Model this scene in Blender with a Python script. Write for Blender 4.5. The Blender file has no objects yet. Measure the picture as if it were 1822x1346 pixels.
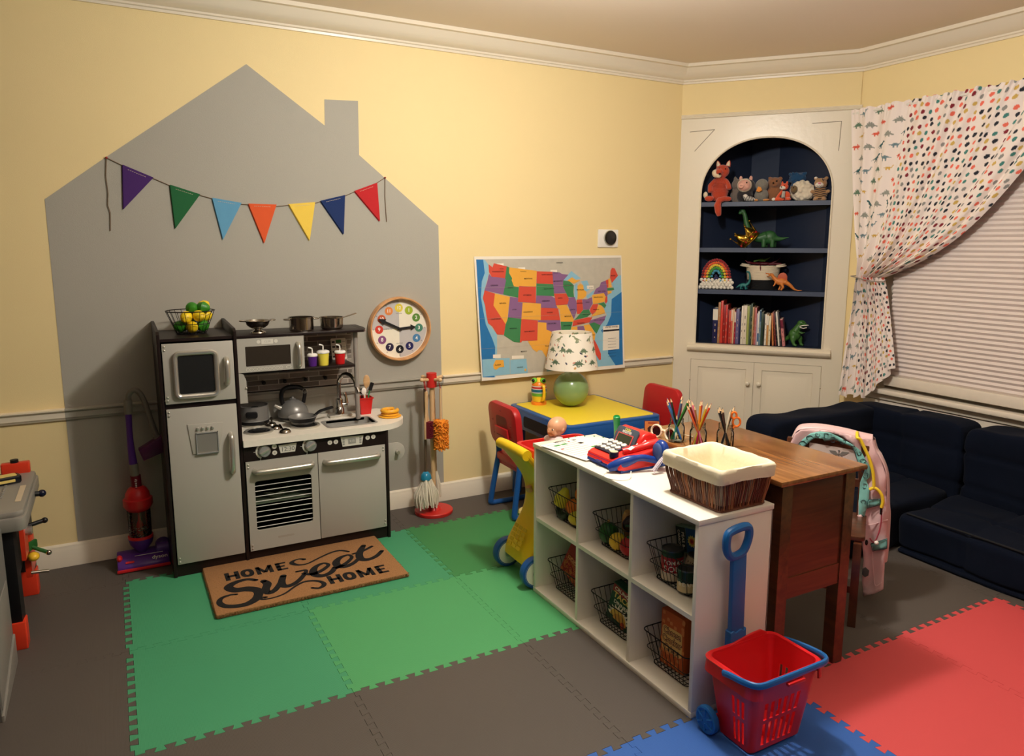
import bpy, bmesh, math, random
from mathutils import Matrix, Vector, Euler
import mathutils.geometry as mgeo
PI = math.pi
SC = bpy.context.scene
C = SC.collection
rnd = random.Random(7)

# ---------------------------------------------------------------- materials
def lin(c):
    out = []
    for v in c[:3]:
        v = v / 255.0
        out.append(v / 12.92 if v <= 0.04045 else ((v + 0.055) / 1.055) ** 2.4)
    return tuple(out) + (1.0,)

_M = {}
def mat(name, rgb=(200, 200, 200), rough=0.5, metal=0.0, var=0.04, nscale=30.0, bump=0.0, bscale=200.0,
        trans=0.0, coat=0.0, sheen=0.0, ior=1.45, stretch=None, spec=0.5):
    if name in _M:
        return _M[name]
    m = bpy.data.materials.new(name)
    m.use_nodes = True
    nt = m.node_tree
    N, L = nt.nodes, nt.links
    p = N['Principled BSDF']
    p.inputs['Roughness'].default_value = rough
    p.inputs['Metallic'].default_value = metal
    p.inputs['IOR'].default_value = ior
    p.inputs['Specular IOR Level'].default_value = spec
    p.inputs['Transmission Weight'].default_value = trans
    p.inputs['Coat Weight'].default_value = coat
    p.inputs['Coat Roughness'].default_value = 0.08
    p.inputs['Sheen Weight'].default_value = sheen
    tc = N.new('ShaderNodeTexCoord')
    mp = N.new('ShaderNodeMapping')
    if stretch:
        mp.inputs['Scale'].default_value = stretch
    L.new(tc.outputs['Object'], mp.inputs['Vector'])
    no = N.new('ShaderNodeTexNoise')
    no.inputs['Scale'].default_value = nscale
    no.inputs['Detail'].default_value = 3
    L.new(mp.outputs['Vector'], no.inputs['Vector'])
    mx = N.new('ShaderNodeMix')
    mx.data_type = 'RGBA'
    c = lin(rgb)
    mx.inputs['A'].default_value = tuple(max(0, v * (1 - var)) for v in c[:3]) + (1,)
    mx.inputs['B'].default_value = tuple(min(1, v * (1 + var)) for v in c[:3]) + (1,)
    L.new(no.outputs['Fac'], mx.inputs['Factor'])
    L.new(mx.outputs['Result'], p.inputs['Base Color'])
    if bump > 0:
        nb = N.new('ShaderNodeTexNoise')
        nb.inputs['Scale'].default_value = bscale
        nb.inputs['Detail'].default_value = 2
        L.new(mp.outputs['Vector'], nb.inputs['Vector'])
        b = N.new('ShaderNodeBump')
        b.inputs['Strength'].default_value = bump
        b.inputs['Distance'].default_value = 0.002
        L.new(nb.outputs['Fac'], b.inputs['Height'])
        L.new(b.outputs['Normal'], p.inputs['Normal'])
    _M[name] = m
    return m

def mat_wood(name, dark, light, scale=(1.5, 22, 22), rough=0.35, nscale=3.0, coat=0.3):
    if name in _M:
        return _M[name]
    m = bpy.data.materials.new(name)
    m.use_nodes = True
    nt = m.node_tree
    N, L = nt.nodes, nt.links
    p = N['Principled BSDF']
    tc = N.new('ShaderNodeTexCoord'); mp = N.new('ShaderNodeMapping')
    mp.inputs['Scale'].default_value = scale
    L.new(tc.outputs['Object'], mp.inputs['Vector'])
    no = N.new('ShaderNodeTexNoise'); no.inputs['Scale'].default_value = nscale
    no.inputs['Detail'].default_value = 6; no.inputs['Distortion'].default_value = 0.6
    L.new(mp.outputs['Vector'], no.inputs['Vector'])
    cr = N.new('ShaderNodeValToRGB')
    cr.color_ramp.elements[0].position = 0.3; cr.color_ramp.elements[1].position = 0.72
    cr.color_ramp.elements[0].color = lin(dark); cr.color_ramp.elements[1].color = lin(light)
    L.new(no.outputs['Fac'], cr.inputs['Fac'])
    L.new(cr.outputs['Color'], p.inputs['Base Color'])
    p.inputs['Roughness'].default_value = rough
    p.inputs['Coat Weight'].default_value = coat
    p.inputs['Coat Roughness'].default_value = 0.15
    _M[name] = m
    return m

def mat_vcol(name, rough=0.8, sheen=0.0):
    if name in _M:
        return _M[name]
    m = bpy.data.materials.new(name)
    m.use_nodes = True
    N, L = m.node_tree.nodes, m.node_tree.links
    a = N.new('ShaderNodeVertexColor'); a.layer_name = 'print'
    p = N['Principled BSDF']
    p.inputs['Roughness'].default_value = rough
    p.inputs['Sheen Weight'].default_value = sheen
    L.new(a.outputs['Color'], p.inputs['Base Color'])
    _M[name] = m
    return m

def mat_glass(name, rgb=(235, 245, 245), rough=0.02, blend=0.35):
    if name in _M:
        return _M[name]
    m = bpy.data.materials.new(name)
    m.use_nodes = True
    N, L = m.node_tree.nodes, m.node_tree.links
    out = N['Material Output']
    g = N.new('ShaderNodeBsdfGlossy'); g.inputs['Roughness'].default_value = rough
    t = N.new('ShaderNodeBsdfTransparent'); t.inputs['Color'].default_value = lin(rgb)
    lw = N.new('ShaderNodeLayerWeight'); lw.inputs['Blend'].default_value = blend
    mx = N.new('ShaderNodeMixShader')
    L.new(lw.outputs['Fresnel'], mx.inputs['Fac'])
    L.new(t.outputs['BSDF'], mx.inputs[1]); L.new(g.outputs['BSDF'], mx.inputs[2])
    L.new(mx.outputs['Shader'], out.inputs['Surface'])
    _M[name] = m
    return m

# ---------------------------------------------------------------- geometry builder
def T(x=0, y=0, z=0): return Matrix.Translation((x, y, z))
def RX(d): return Matrix.Rotation(math.radians(d), 4, 'X')
def RY(d): return Matrix.Rotation(math.radians(d), 4, 'Y')
def RZ(d): return Matrix.Rotation(math.radians(d), 4, 'Z')
def S(x, y=None, z=None):
    if y is None: y = z = x
    return Matrix.Diagonal((x, y, z, 1))
_TX = {}
class B:
    def __init__(s, M=None):
        s.v = []; s.f = []; s.mi = []; s.mats = []; s.M = M or Matrix()
    def slot(s, m):
        if m not in s.mats: s.mats.append(m)
        return s.mats.index(m)
    def add(s, vs, fs, m, M=None):
        X = s.M @ M if M is not None else s.M
        n = len(s.v); k = s.slot(m)
        flip = X.to_3x3().determinant() < 0
        s.v += [X @ Vector(v) for v in vs]
        for f in fs:
            f = [i + n for i in f]
            s.f.append(f[::-1] if flip else f); s.mi.append(k)
        return s
    def bm(s, bm, m, M=None):
        bm.verts.index_update()
        s.add([v.co.copy() for v in bm.verts], [[v.index for v in f.verts] for f in bm.faces], m, M)
        bm.free(); return s
    def box(s, x0, x1, y0, y1, z0, z1, m, M=None, bev=0.0, seg=2):
        bm = bmesh.new(); bmesh.ops.create_cube(bm, size=1)
        for v in bm.verts:
            v.co = Vector(((x0 + x1) / 2 + v.co.x * (x1 - x0), (y0 + y1) / 2 + v.co.y * (y1 - y0), (z0 + z1) / 2 + v.co.z * (z1 - z0)))
        if bev > 0:
            bmesh.ops.bevel(bm, geom=bm.edges[:], offset=bev, segments=seg, affect='EDGES', profile=0.5)
        return s.bm(bm, m, M)
    def prism(s, poly, z0, z1, m, M=None, bev=0.0, seg=2):
        """polygon in local XY extruded along Z"""
        a = sum(poly[i][0] * poly[(i + 1) % len(poly)][1] - poly[(i + 1) % len(poly)][0] * poly[i][1] for i in range(len(poly)))
        if a < 0: poly = poly[::-1]
        bm = bmesh.new()
        lo = [bm.verts.new((p[0], p[1], z0)) for p in poly]
        hi = [bm.verts.new((p[0], p[1], z1)) for p in poly]
        bm.faces.new(lo[::-1]); top = bm.faces.new(hi); n = len(poly)
        for i in range(n):
            bm.faces.new([lo[i], lo[(i + 1) % n], hi[(i + 1) % n], hi[i]])
        bm.normal_update()
        if bev > 0:
            es = [e for e in bm.edges if abs(e.verts[0].co.z - e.verts[1].co.z) < 1e-7]
            bmesh.ops.bevel(bm, geom=es, offset=bev, segments=seg, affect='EDGES', profile=0.5)
        bm.normal_update()
        bmesh.ops.triangulate(bm, faces=[f for f in bm.faces if len(f.verts) > 4])
        return s.bm(bm, m, M)
    def flat(s, poly, m, M=None, z=0.0):
        """flat polygon facing +Z"""
        a = sum(poly[i][0] * poly[(i + 1) % len(poly)][1] - poly[(i + 1) % len(poly)][0] * poly[i][1] for i in range(len(poly)))
        if a < 0: poly = poly[::-1]
        bm = bmesh.new()
        bm.faces.new([bm.verts.new((p[0], p[1], z)) for p in poly])
        bm.normal_update()
        if len(poly) > 4: bmesh.ops.triangulate(bm, faces=bm.faces[:])
        return s.bm(bm, m, M)
    def lathe(s, prof, m, seg=24, M=None, cap=True, arc=2 * PI):
        vs, fs = [], []
        full = abs(arc - 2 * PI) < 1e-6
        k = seg if full else seg + 1
        for r, z in prof:
            for i in range(k):
                a = arc * i / seg
                vs.append((r * math.cos(a), r * math.sin(a), z))
        for j in range(len(prof) - 1):
            for i in range(seg):
                i2 = (i + 1) % k
                fs.append([j * k + i, j * k + i2, (j + 1) * k + i2, (j + 1) * k + i])
        if cap and full:
            if prof[0][0] > 1e-5: fs.append([i for i in range(k)][::-1])
            if prof[-1][0] > 1e-5: fs.append([(len(prof) - 1) * k + i for i in range(k)])
        return s.add(vs, fs, m, M)
    def cyl(s, p0, p1, r0, m, r1=None, seg=16, cap=True):
        p0 = Vector(p0); p1 = Vector(p1); d = p1 - p0
        q = Vector((0, 0, 1)).rotation_difference(d.normalized()).to_matrix().to_4x4()
        return s.lathe([(r0, 0), (r0 if r1 is None else r1, d.length)], m, seg, Matrix.Translation(p0) @ q, cap)
    def sph(s, c, r, m, seg=20, M=None, rot=None, rings=None):
        if not hasattr(r, '__len__'): r = (r, r, r)
        n = rings or max(6, seg // 2)
        X = Matrix.Translation(c) @ (rot or Matrix()) @ S(*r)
        if M is not None: X = M @ X
        pr = [(max(1e-6, math.sin(PI * i / n)), -math.cos(PI * i / n)) for i in range(n + 1)]
        pr[0] = (1e-4, -1); pr[-1] = (1e-4, 1)
        return s.lathe(pr, m, seg, X)
    def tube(s, pts, r, m, seg=8, closed=False, M=None, cap=True, flat=None):
        pts = [Vector(p) for p in pts]; n = len(pts)
        if n < 2: return s
        R = r if hasattr(r, '__len__') else [r] * n
        tg = []
        for i in range(n):
            if closed: t = pts[(i + 1) % n] - pts[i - 1]
            else: t = pts[min(n - 1, i + 1)] - pts[max(0, i - 1)]
            tg.append(t.normalized() if t.length > 1e-9 else Vector((0, 0, 1)))
        u = tg[0].orthogonal().normalized()
        if abs(tg[0].z) < 0.9:
            u = Vector((0, 0, 1)) - tg[0] * tg[0].z; u.normalize()
        vs, fs = [], []
        for i in range(n):
            if i:
                u = tg[i - 1].rotation_difference(tg[i]) @ u
                u = (u - tg[i] * u.dot(tg[i])).normalized()
            w = tg[i].cross(u)
            for k in range(seg):
                a = 2 * PI * k / seg
                fx, fy = (1, 1) if flat is None else flat
                vs.append(pts[i] + (u * math.cos(a) * fx + w * math.sin(a) * fy) * R[i])
        for i in range(n if closed else n - 1):
            j = (i + 1) % n
            for k in range(seg):
                k2 = (k + 1) % seg
                fs.append([i * seg + k, i * seg + k2, j * seg + k2, j * seg + k])
        if cap and not closed:
            fs.append([k for k in range(seg)][::-1]); fs.append([(n - 1) * seg + k for k in range(seg)])
        return s.add(vs, fs, m, M)
    def grid(s, fn, nu, nv, m, M=None, cu=False, cv=False):
        vs = [fn(i / nu, j / nv) for j in range(nv + (0 if cv else 1)) for i in range(nu + (0 if cu else 1))]
        w = nu + (0 if cu else 1); hN = nv + (0 if cv else 1)
        fs = [[j * w + i, j * w + (i + 1) % w, ((j + 1) % hN) * w + (i + 1) % w, ((j + 1) % hN) * w + i] for j in range(nv) for i in range(nu)]
        return s.add(vs, fs, m, M)
    def text(s, txt, size, m, M=None, ext=0.0, align='CENTER', bold=0.0, sx=1.0):
        key = (txt, align, round(bold, 3), ext > 0)
        if key not in _TX:
            cu = bpy.data.curves.new('lettering_source', 'FONT')
            cu.body = txt; cu.size = 1; cu.align_x = align; cu.align_y = 'CENTER'; cu.offset = bold
            cu.resolution_u = 3
            if ext > 0: cu.extrude = 0.5
            o = bpy.data.objects.new('lettering_source', cu); C.objects.link(o)
            dg = bpy.context.evaluated_depsgraph_get(); dg.update()
            me = bpy.data.meshes.new_from_object(o.evaluated_get(dg))
            _TX[key] = ([v.co.copy() for v in me.vertices], [list(p.vertices) for p in me.polygons])
            bpy.data.objects.remove(o); bpy.data.curves.remove(cu); bpy.data.meshes.remove(me)
        vs, fs = _TX[key]
        X = S(size * sx, size, ext if ext > 0 else 1)
        return s.add(vs, fs, m, (M @ X) if M is not None else X)
    def build(s, name, parent=None, ang=35, sub=0, solid=0):
        me = bpy.data.meshes.new(name)
        me.from_pydata([tuple(v) for v in s.v], [], s.f)
        for m in s.mats: me.materials.append(m)
        me.polygons.foreach_set('material_index', s.mi)
        me.polygons.foreach_set('use_smooth', [True] * len(me.polygons))
        me.update()
        try: me.set_sharp_from_angle(angle=math.radians(ang))
        except Exception: pass
        o = bpy.data.objects.new(name, me)
        C.objects.link(o)
        if parent is not None: o.parent = parent
        if sub:
            md = o.modifiers.new('Subdivision', 'SUBSURF'); md.levels = sub; md.render_levels = sub
        if solid:
            md = o.modifiers.new('Solidify', 'SOLIDIFY'); md.thickness = solid
        return o

def thing(name, label, cat, loc=(0, 0, 0), rz=0, group=None, rot=None):
    o = bpy.data.objects.new(name, None); C.objects.link(o)
    o.empty_display_size = 0.05
    o.location = loc
    o.rotation_euler = rot if rot else (0, 0, math.radians(rz))
    o['label'] = label; o['category'] = cat
    if group: o['group'] = group
    return o
def tag(o, label, cat, group=None, kind=None):
    o['label'] = label; o['category'] = cat
    if group: o['group'] = group
    if kind: o['kind'] = kind
    return o
def place(o, loc, rz=0, rot=None):
    o.location = loc
    o.rotation_euler = rot if rot else (0, 0, math.radians(rz))
    return o
def struct(o, label=None):
    o['kind'] = 'structure'
    if label: o['label'] = label; o['category'] = label.split()[-1]
    return o
def dup(root, loc=None, rz=None, label=None, scale=None):
    r = root.copy(); C.objects.link(r)
    if loc is not None: r.location = loc
    if rz is not None: r.rotation_euler = (0, 0, math.radians(rz))
    if label: r['label'] = label
    if scale: r.scale = (scale,) * 3
    for ch in root.children:
        c = ch.copy(); C.objects.link(c); c.parent = r
        for g in ch.children:
            d = g.copy(); C.objects.link(d); d.parent = c
    return r
def sweep(b, path, prof, m, closed=False):
    """sweep profile [(offset to the room side, z)] along a plan path with mitred corners; room is on the right of the path"""
    n = len(path); rows = []
    for i, p in enumerate(path):
        p = Vector(p)
        def nrm(a, c):
            d = (Vector(c) - Vector(a)).normalized(); return Vector((d.y, -d.x))
        if i == 0: k = nrm(path[0], path[1])
        elif i == n - 1: k = nrm(path[-2], path[-1])
        else:
            a = nrm(path[i - 1], path[i]); c = nrm(path[i], path[i + 1])
            k = (a + c) / (1 + a.dot(c))
        rows.append([(p.x + k.x * o, p.y + k.y * o, z) for o, z in prof])
    w = len(prof)
    vs = [v for r in rows for v in r]
    fs = [[i * w + j, i * w + (j + 1) % w, (i + 1) * w + (j + 1) % w, (i + 1) * w + j] for i in range(n - 1) for j in range(w)]
    fs += [list(range(w))[::-1], [(n - 1) * w + j for j in range(w)]]
    b.add(vs, fs, m)
def catmull(pts, k=6, closed=False):
    pts = [Vector(p) for p in pts]; n = len(pts); out = []
    for i in range(n if closed else n - 1):
        g = (lambda j: pts[j % n]) if closed else (lambda j: pts[min(n - 1, max(0, j))])
        p0, p1, p2, p3 = g(i - 1), g(i), g(i + 1), g(i + 2)
        for t in range(k):
            t /= k
            out.append(0.5 * ((2 * p1) + (p2 - p0) * t + (2 * p0 - 5 * p1 + 4 * p2 - p3) * t * t + (3 * p1 - p0 - 3 * p2 + p3) * t ** 3))
    if not closed: out.append(pts[-1])
    return out
def rrect(x0, x1, y0, y1, r, k=5):
    out = []
    for cx, cy, a0 in ((x1 - r, y1 - r, 0), (x0 + r, y1 - r, 90), (x0 + r, y0 + r, 180), (x1 - r, y0 + r, 270)):
        for i in range(k + 1):
            a = math.radians(a0 + 90 * i / k)
            out.append((cx + r * math.cos(a), cy + r * math.sin(a)))
    return out
def ell(cx, cy, rx, ry, n=16, a0=0, a1=2 * PI):
    full = abs(a1 - a0 - 2 * PI) < 1e-6
    return [(cx + rx * math.cos(a0 + (a1 - a0) * i / n), cy + ry * math.sin(a0 + (a1 - a0) * i / n)) for i in range(n if full else n + 1)]
# frames that stand a drawing (local x right, local y up, local z to the viewer) upright
FRONT = RX(90)                      # faces -Y
# ---------------------------------------------------------------- camera, light
cam = bpy.data.cameras.new('camera'); camo = bpy.data.objects.new('camera', cam); C.objects.link(camo)
cam.sensor_fit = 'HORIZONTAL'; cam.sensor_width = 36.0; cam.lens = 1324.06 * 36 / 1822
cam.shift_x = -31.05 / 1822; cam.shift_y = -20.86 / 1822
cam.clip_start = 0.02
_R = Vector((0.87286325, -0.4879487, 0.0039757)); _U = Vector((0.07507426, 0.14233761, 0.986967)); _F = Vector((0.48215516, 0.86118875, -0.16087366))
_m = Matrix((_R, _U, -_F)).transposed().to_4x4(); _m.translation = (0, -3.6682, 1.3917)
camo.matrix_world = _m
SC.camera = camo
SC.view_settings.view_transform = 'Standard'
SC.view_settings.look = 'None'
SC.view_settings.exposure = 0.0
w = bpy.data.worlds.new('world'); SC.world = w; w.use_nodes = True
w.node_tree.nodes['Background'].inputs['Color'].default_value = (0.9, 0.75, 0.55, 1)
w.node_tree.nodes['Background'].inputs['Strength'].default_value = 0.05
def lamp(name, typ, loc, energy, color, size=0.1, rot=(0, 0, 0)):
    l = bpy.data.lights.new(name, typ); l.energy = energy; l.color = color
    if typ == 'POINT': l.shadow_soft_size = size
    else: l.shape = 'DISK'; l.size = size
    o = bpy.data.objects.new(name, l); C.objects.link(o); o.location = loc; o.rotation_euler = rot
    return o
lamp('ceiling_lamp', 'POINT', (1.45, -1.75, 2.18), 88, (1.0, 0.955, 0.885), 0.07)
lamp('room_fill', 'AREA', (-0.3, -4.2, 2.3), 2, (1.0, 0.96, 0.9), 0.6, (math.radians(35), 0, math.radians(-25)))  # weak fill added behind the camera, not a fixture of the room
lamp('ceiling_fill', 'AREA', (1.2, -3.7, 1.8), 26, (1.0, 0.96, 0.92), 1.0, (math.radians(180), 0, 0))  # added upward fill that brightens the ceiling, no real fixture

# ---------------------------------------------------------------- room
A = Vector((3.1104, 0, 0)); D2 = Vector((3.7456, -0.7828, 0)); TD = (D2 - A).normalized(); ND = Vector((-0.77651437, -0.63009955, 0))
def DGM(s, off, z):            # frame on the diagonal wall: local x along it, y up, z into the room
    p = A + TD * s + ND * off
    m = Matrix((TD, Vector((0, 0, 1)), ND)).transposed().to_4x4(); m.translation = (p.x, p.y, z)
    return m
XW = 3.7456; XL = -1.3; YB = -4.8; ZC = 2.452
yellow = mat('yellow wall paint', (240, 218, 162), 0.75, var=0.02, nscale=3, bump=0.25, bscale=350)
greyp = mat('grey mural paint', (170, 166, 154), 0.7, var=0.02, nscale=4, bump=0.25, bscale=350)
ceilp = mat('ceiling paint', (236, 222, 204), 0.85, var=0.02, nscale=2)
cream = mat('cream trim gloss', (233, 222, 200), 0.32, var=0.015, nscale=6, bump=0.08, bscale=60)
white_base = mat('white baseboard paint', (232, 222, 202), 0.35, var=0.02)
under = mat('subfloor', (70, 62, 55), 0.8)
ZF = -0.012
b = B(); b.box(XL - .1, XW + .1, YB - .1, .1, ZF - .1, ZF, under); struct(b.build('floor'))
b = B(); b.box(XL - .1, XW + .1, YB - .1, .1, ZC, ZC + .1, ceilp); struct(b.build('ceiling'))
mural = [(-.213, .09), (-.211, 1.568), (.019, 1.747), (.599, 2.184), (.938, 1.946), (.941, 2.065), (1.102, 2.073), (1.099, 1.821), (1.507, 1.489), (1.516, .09)]
b = B(); b.box(XL - .1, 3.1104, 0, .1, ZF, ZC, yellow)
b.prism(mural, 0, 0.0012, greyp, FRONT)
struct(b.build('wall_back'))
b = B(); b.box(XW, XW + .1, YB - .1, .1, ZF, 0.56, yellow); b.box(XW, XW + .1, YB - .1, .1, 2.06, ZC, yellow)
b.box(XW, XW + .1, -1.02, .1, .56, 2.06, yellow); b.box(XW, XW + .1, YB - .1, -2.75, .56, 2.06, yellow)
struct(b.build('wall_right'))
dimw = mat('dark unseen wall', (92, 76, 58), 0.8)  # unseen walls coloured dark so that less light bounces back
b = B(); b.box(XL - .1, XL, YB - .1, .1, ZF, ZC, dimw); struct(b.build('wall_left'))
b = B(); b.box(XL - .1, XW + .1, YB - .1, YB, ZF, ZC, dimw); struct(b.build('wall_front'))
# diagonal wall above the built-in cabinet
b = B(); b.box(0, .998, 2.16, ZC, -.02, 0, yellow, DGM(0, 0, 0)); struct(b.build('wall_corner'))
# crown moulding
crown = [(0, 2.352), (.012, 2.352), (.014, 2.362), (.02, 2.366), (.02, 2.374), (.03, 2.378), (.048, 2.392), (.066, 2.412), (.078, 2.428), (.082, 2.432), (.1, 2.434), (.1, ZC + .001), (0, ZC + .001)]
b = B(); sweep(b, [(XL, YB), (XL, 0), (A.x, 0), (D2.x, D2.y), (XW, YB)], crown, cream)
struct(b.build('trim_1'))
base = [(0, ZF), (.018, ZF), (.018, .072), (.014, .08), (.012, .092), (.006, .098), (0, .1)]
b = B(); sweep(b, [(XL, 0), (A.x, 0)], base, white_base); struct(b.build('baseboard_back'))
b = B(); sweep(b, [(XL, YB), (XL, 0)], base, white_base); struct(b.build('baseboard_left'))
b = B(); sweep(b, [(XW, D2.y), (XW, YB)], base, white_base); struct(b.build('baseboard_right'))
rail = [(0, .646), (.010, .648), (.014, .656), (.018, .66), (.018, .682), (.022, .686), (.03, .692), (.03, .697), (0, .699)]
b = B(); sweep(b, [(XL, 0), (-.213, 0)], rail, cream); sweep(b, [(1.516, 0), (3.09, 0)], rail, cream)
gr = [(o + .0006 if o else 0, z) for o, z in rail]
sweep(b, [(-.213, 0), (1.516, 0)], gr, greyp)
struct(b.build('trim_2'))

# ---------------------------------------------------------------- foam floor tiles
def foam(name, rgb):
    m = mat(name, rgb, 0.62, var=0.05, nscale=2.5)
    nt = m.node_tree; N, L = nt.nodes, nt.links
    if 'ridges' not in N:
        wv = N.new('ShaderNodeTexWave'); wv.name = 'ridges'; wv.inputs['Scale'].default_value = 95
        wv.inputs['Distortion'].default_value = 1.5; wv.inputs['Detail'].default_value = 1
        tc = N.new('ShaderNodeTexCoord'); L.new(tc.outputs['Object'], wv.inputs['Vector'])
        bp = N.new('ShaderNodeBump'); bp.inputs['Strength'].default_value = 0.35; bp.inputs['Distance'].default_value = 0.0006
        L.new(wv.outputs['Fac'], bp.inputs['Height']); L.new(bp.outputs['Normal'], N['Principled BSDF'].inputs['Normal'])
    return m
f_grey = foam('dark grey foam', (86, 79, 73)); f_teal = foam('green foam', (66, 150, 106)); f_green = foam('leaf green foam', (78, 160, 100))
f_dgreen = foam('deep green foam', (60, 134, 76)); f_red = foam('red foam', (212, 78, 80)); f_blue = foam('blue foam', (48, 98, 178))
TS = 0.61; GX, GY = -0.041, -1.528
def teeth(a, c):
    a = Vector(a); c = Vector(c); d = (c - a); L_ = d.length; d.normalize(); n = Vector((-d.y, d.x))
    H = 24; w_ = L_ / H; A_ = .0108; dl = .0035; out = [a]
    for h in range(1, H - 1):
        s = 1 if h % 2 else -1
        t0 = h * w_ - dl; t1 = (h + 1) * w_ + dl
        if h == 1: out.append(a + d * (t0 + dl)); t0 += dl
        if h == H - 2: t1 -= dl
        out.append(a + d * t0 + n * A_ * s); out.append(a + d * t1 + n * A_ * s)
    out.append(a + d * (H - 1) * w_)
    return out
def clipedge(a, c, toothed): return teeth(a, c) if toothed else [Vector(a)]
def tile(i, j, m, label, x0=None, x1=None, y0=None, y1=None, group='interlocking foam floor tiles'):
    X0, X1, Y0, Y1 = GX + i * TS, GX + (i + 1) * TS, GY + j * TS, GY + (j + 1) * TS
    cx0, cx1, cy0, cy1 = (x0 is None), (x1 is None), (y0 is None), (y1 is None)
    # canonical toothed lines, run in +x / +y
    bot = teeth((X0, Y0), (X1, Y0)); top = teeth((X0, Y1), (X1, Y1)); lef = teeth((X0, Y0), (X0, Y1)); rig = teeth((X1, Y0), (X1, Y1))
    p = []
    p += bot if cy0 else [Vector((X0, Y0))]
    p += rig if cx1 else [Vector((X1, Y0))]
    p += ([Vector((X1, Y1))] + top[1:][::-1]) if cy1 else [Vector((X1, Y1))]
    p += ([Vector((X0, Y1))] + lef[1:][::-1]) if cx0 else [Vector((X0, Y1))]
    lox = -9 if x0 is None else x0; hix = 9 if x1 is None else x1; loy = -9 if y0 is None else y0; hiy = 9 if y1 is None else y1
    p = [Vector((min(hix, max(lox, q.x)), min(hiy, max(loy, q.y)))) for q in p]
    q = [p[0]]
    for k in p[1:]:
        if (k - q[-1]).length > 1e-5: q.append(k)
    p = q; n = len(p); off = []
    for k in range(n):
        d = (p[(k + 1) % n] - p[k - 1])
        if d.length < 1e-9: d = Vector((1, 0))
        d.normalize(); off.append(p[k] + Vector((-d.y, d.x)) * 0.0008)
    bm = bmesh.new()
    zt = rnd.uniform(-.0006, 0)
    lo = [bm.verts.new((v.x, v.y, ZF + .0002)) for v in p]; hi = [bm.verts.new((v.x, v.y, zt)) for v in off]
    bm.faces.new(hi)
    for k in range(n):
        bm.faces.new([lo[k], lo[(k + 1) % n], hi[(k + 1) % n], hi[k]])
    bm.normal_update()
    bmesh.ops.triangulate(bm, faces=[f for f in bm.faces if len(f.verts) > 4])
    o = B().bm(bm, m).build('foam_floor_tile', ang=20)
    tag(o, label, 'floor mat', group)
G_ = 'dark grey foam floor tile '
tile(0, 1, f_teal, 'green foam floor tile under the toy fridge and left half of the doormat')
tile(1, 1, f_teal, 'green foam floor tile under the toy oven and right half of the doormat')
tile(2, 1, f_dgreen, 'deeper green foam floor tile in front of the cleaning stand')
tile(0, 0, f_teal, 'large green foam floor tile in front of the doormat, bordered by grey on two sides')
tile(1, 0, f_green, 'green foam floor tile between the doormat and the front grey tiles, second from left')
tile(2, 0, f_green, 'bright green foam floor tile beside the yellow push cart, partly under the white cube shelf')
for i, lb in enumerate(['trimmed along the wall behind the toy vacuum and fridge', 'trimmed along the wall behind the toy oven', 'trimmed along the wall under the red stand base', 'trimmed along the wall under the blue and yellow table', 'trimmed along the wall beside the corner cabinet']):
    tile(i, 2, f_grey, G_ + lb, y1=-.019, x1=(None if i < 4 else 3.0))
tile(-1, 2, f_grey, G_ + 'trimmed along the wall left of the toy vacuum', y1=-.019)
tile(-1, 1, f_grey, G_ + 'under the edge of the toy workbench beside the vacuum')
tile(-1, 0, f_grey, G_ + 'at the left edge beside the large green tile')
tile(-1, -1, f_grey, G_ + 'at the bottom left corner next to the workbench')
tile(0, -1, f_grey, G_ + 'just below the front edge of the large green tile')
tile(1, -1, f_grey, G_ + 'in the front row with faint crumbs on it, left of the cube shelf')
tile(2, -1, f_grey, G_ + 'in the shadow along the bottom of the white cube shelf')
tile(3, 1, f_grey, G_ + 'under the front legs of the blue and yellow table')
tile(4, 1, f_grey, G_ + 'under the red chair at the far side of the table')
tile(3, 0, f_grey, G_ + 'under the far end of the brown desk')
tile(4, 0, f_grey, G_ + 'between the brown desk and the navy sofa corner')
tile(3, -1, f_grey, G_ + 'under the brown desk legs and the chair')
tile(4, -1, f_grey, G_ + 'open between the coat on the chair and the navy sofa')
for j in (1, 0, -1, -2, -3):
    tile(5, j, f_grey, G_ + {1: 'under the arm of the navy sofa', 0: 'under the left seat of the navy sofa', -1: 'under the middle of the navy sofa', -2: 'beneath the sofa next to the red tile', -3: 'beneath the sofa at its near end'}[j], x1=3.72, y1=(-.80 if j == 1 else None))
tile(1, -2, f_blue, 'blue foam floor tile at the bottom edge left of the red shopping basket')
tile(2, -2, f_blue, 'blue foam floor tile under the red rolling shopping basket')
tile(3, -2, f_red, 'red foam floor tile touching the desk leg and the blue tile')
tile(4, -2, f_red, 'red foam floor tile in front of the navy sofa')
tile(0, -2, f_blue, 'blue foam floor tile in front of the front grey tiles, furthest left')
for i, m_, lb in ((2, f_blue, 'blue foam floor tile in the second blue row'), (3, f_red, 'red foam floor tile in the second red row, nearer the camera'), (4, f_red, 'red foam floor tile in the second red row beside the sofa')):
    tile(i, -3, m_, lb)
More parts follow.
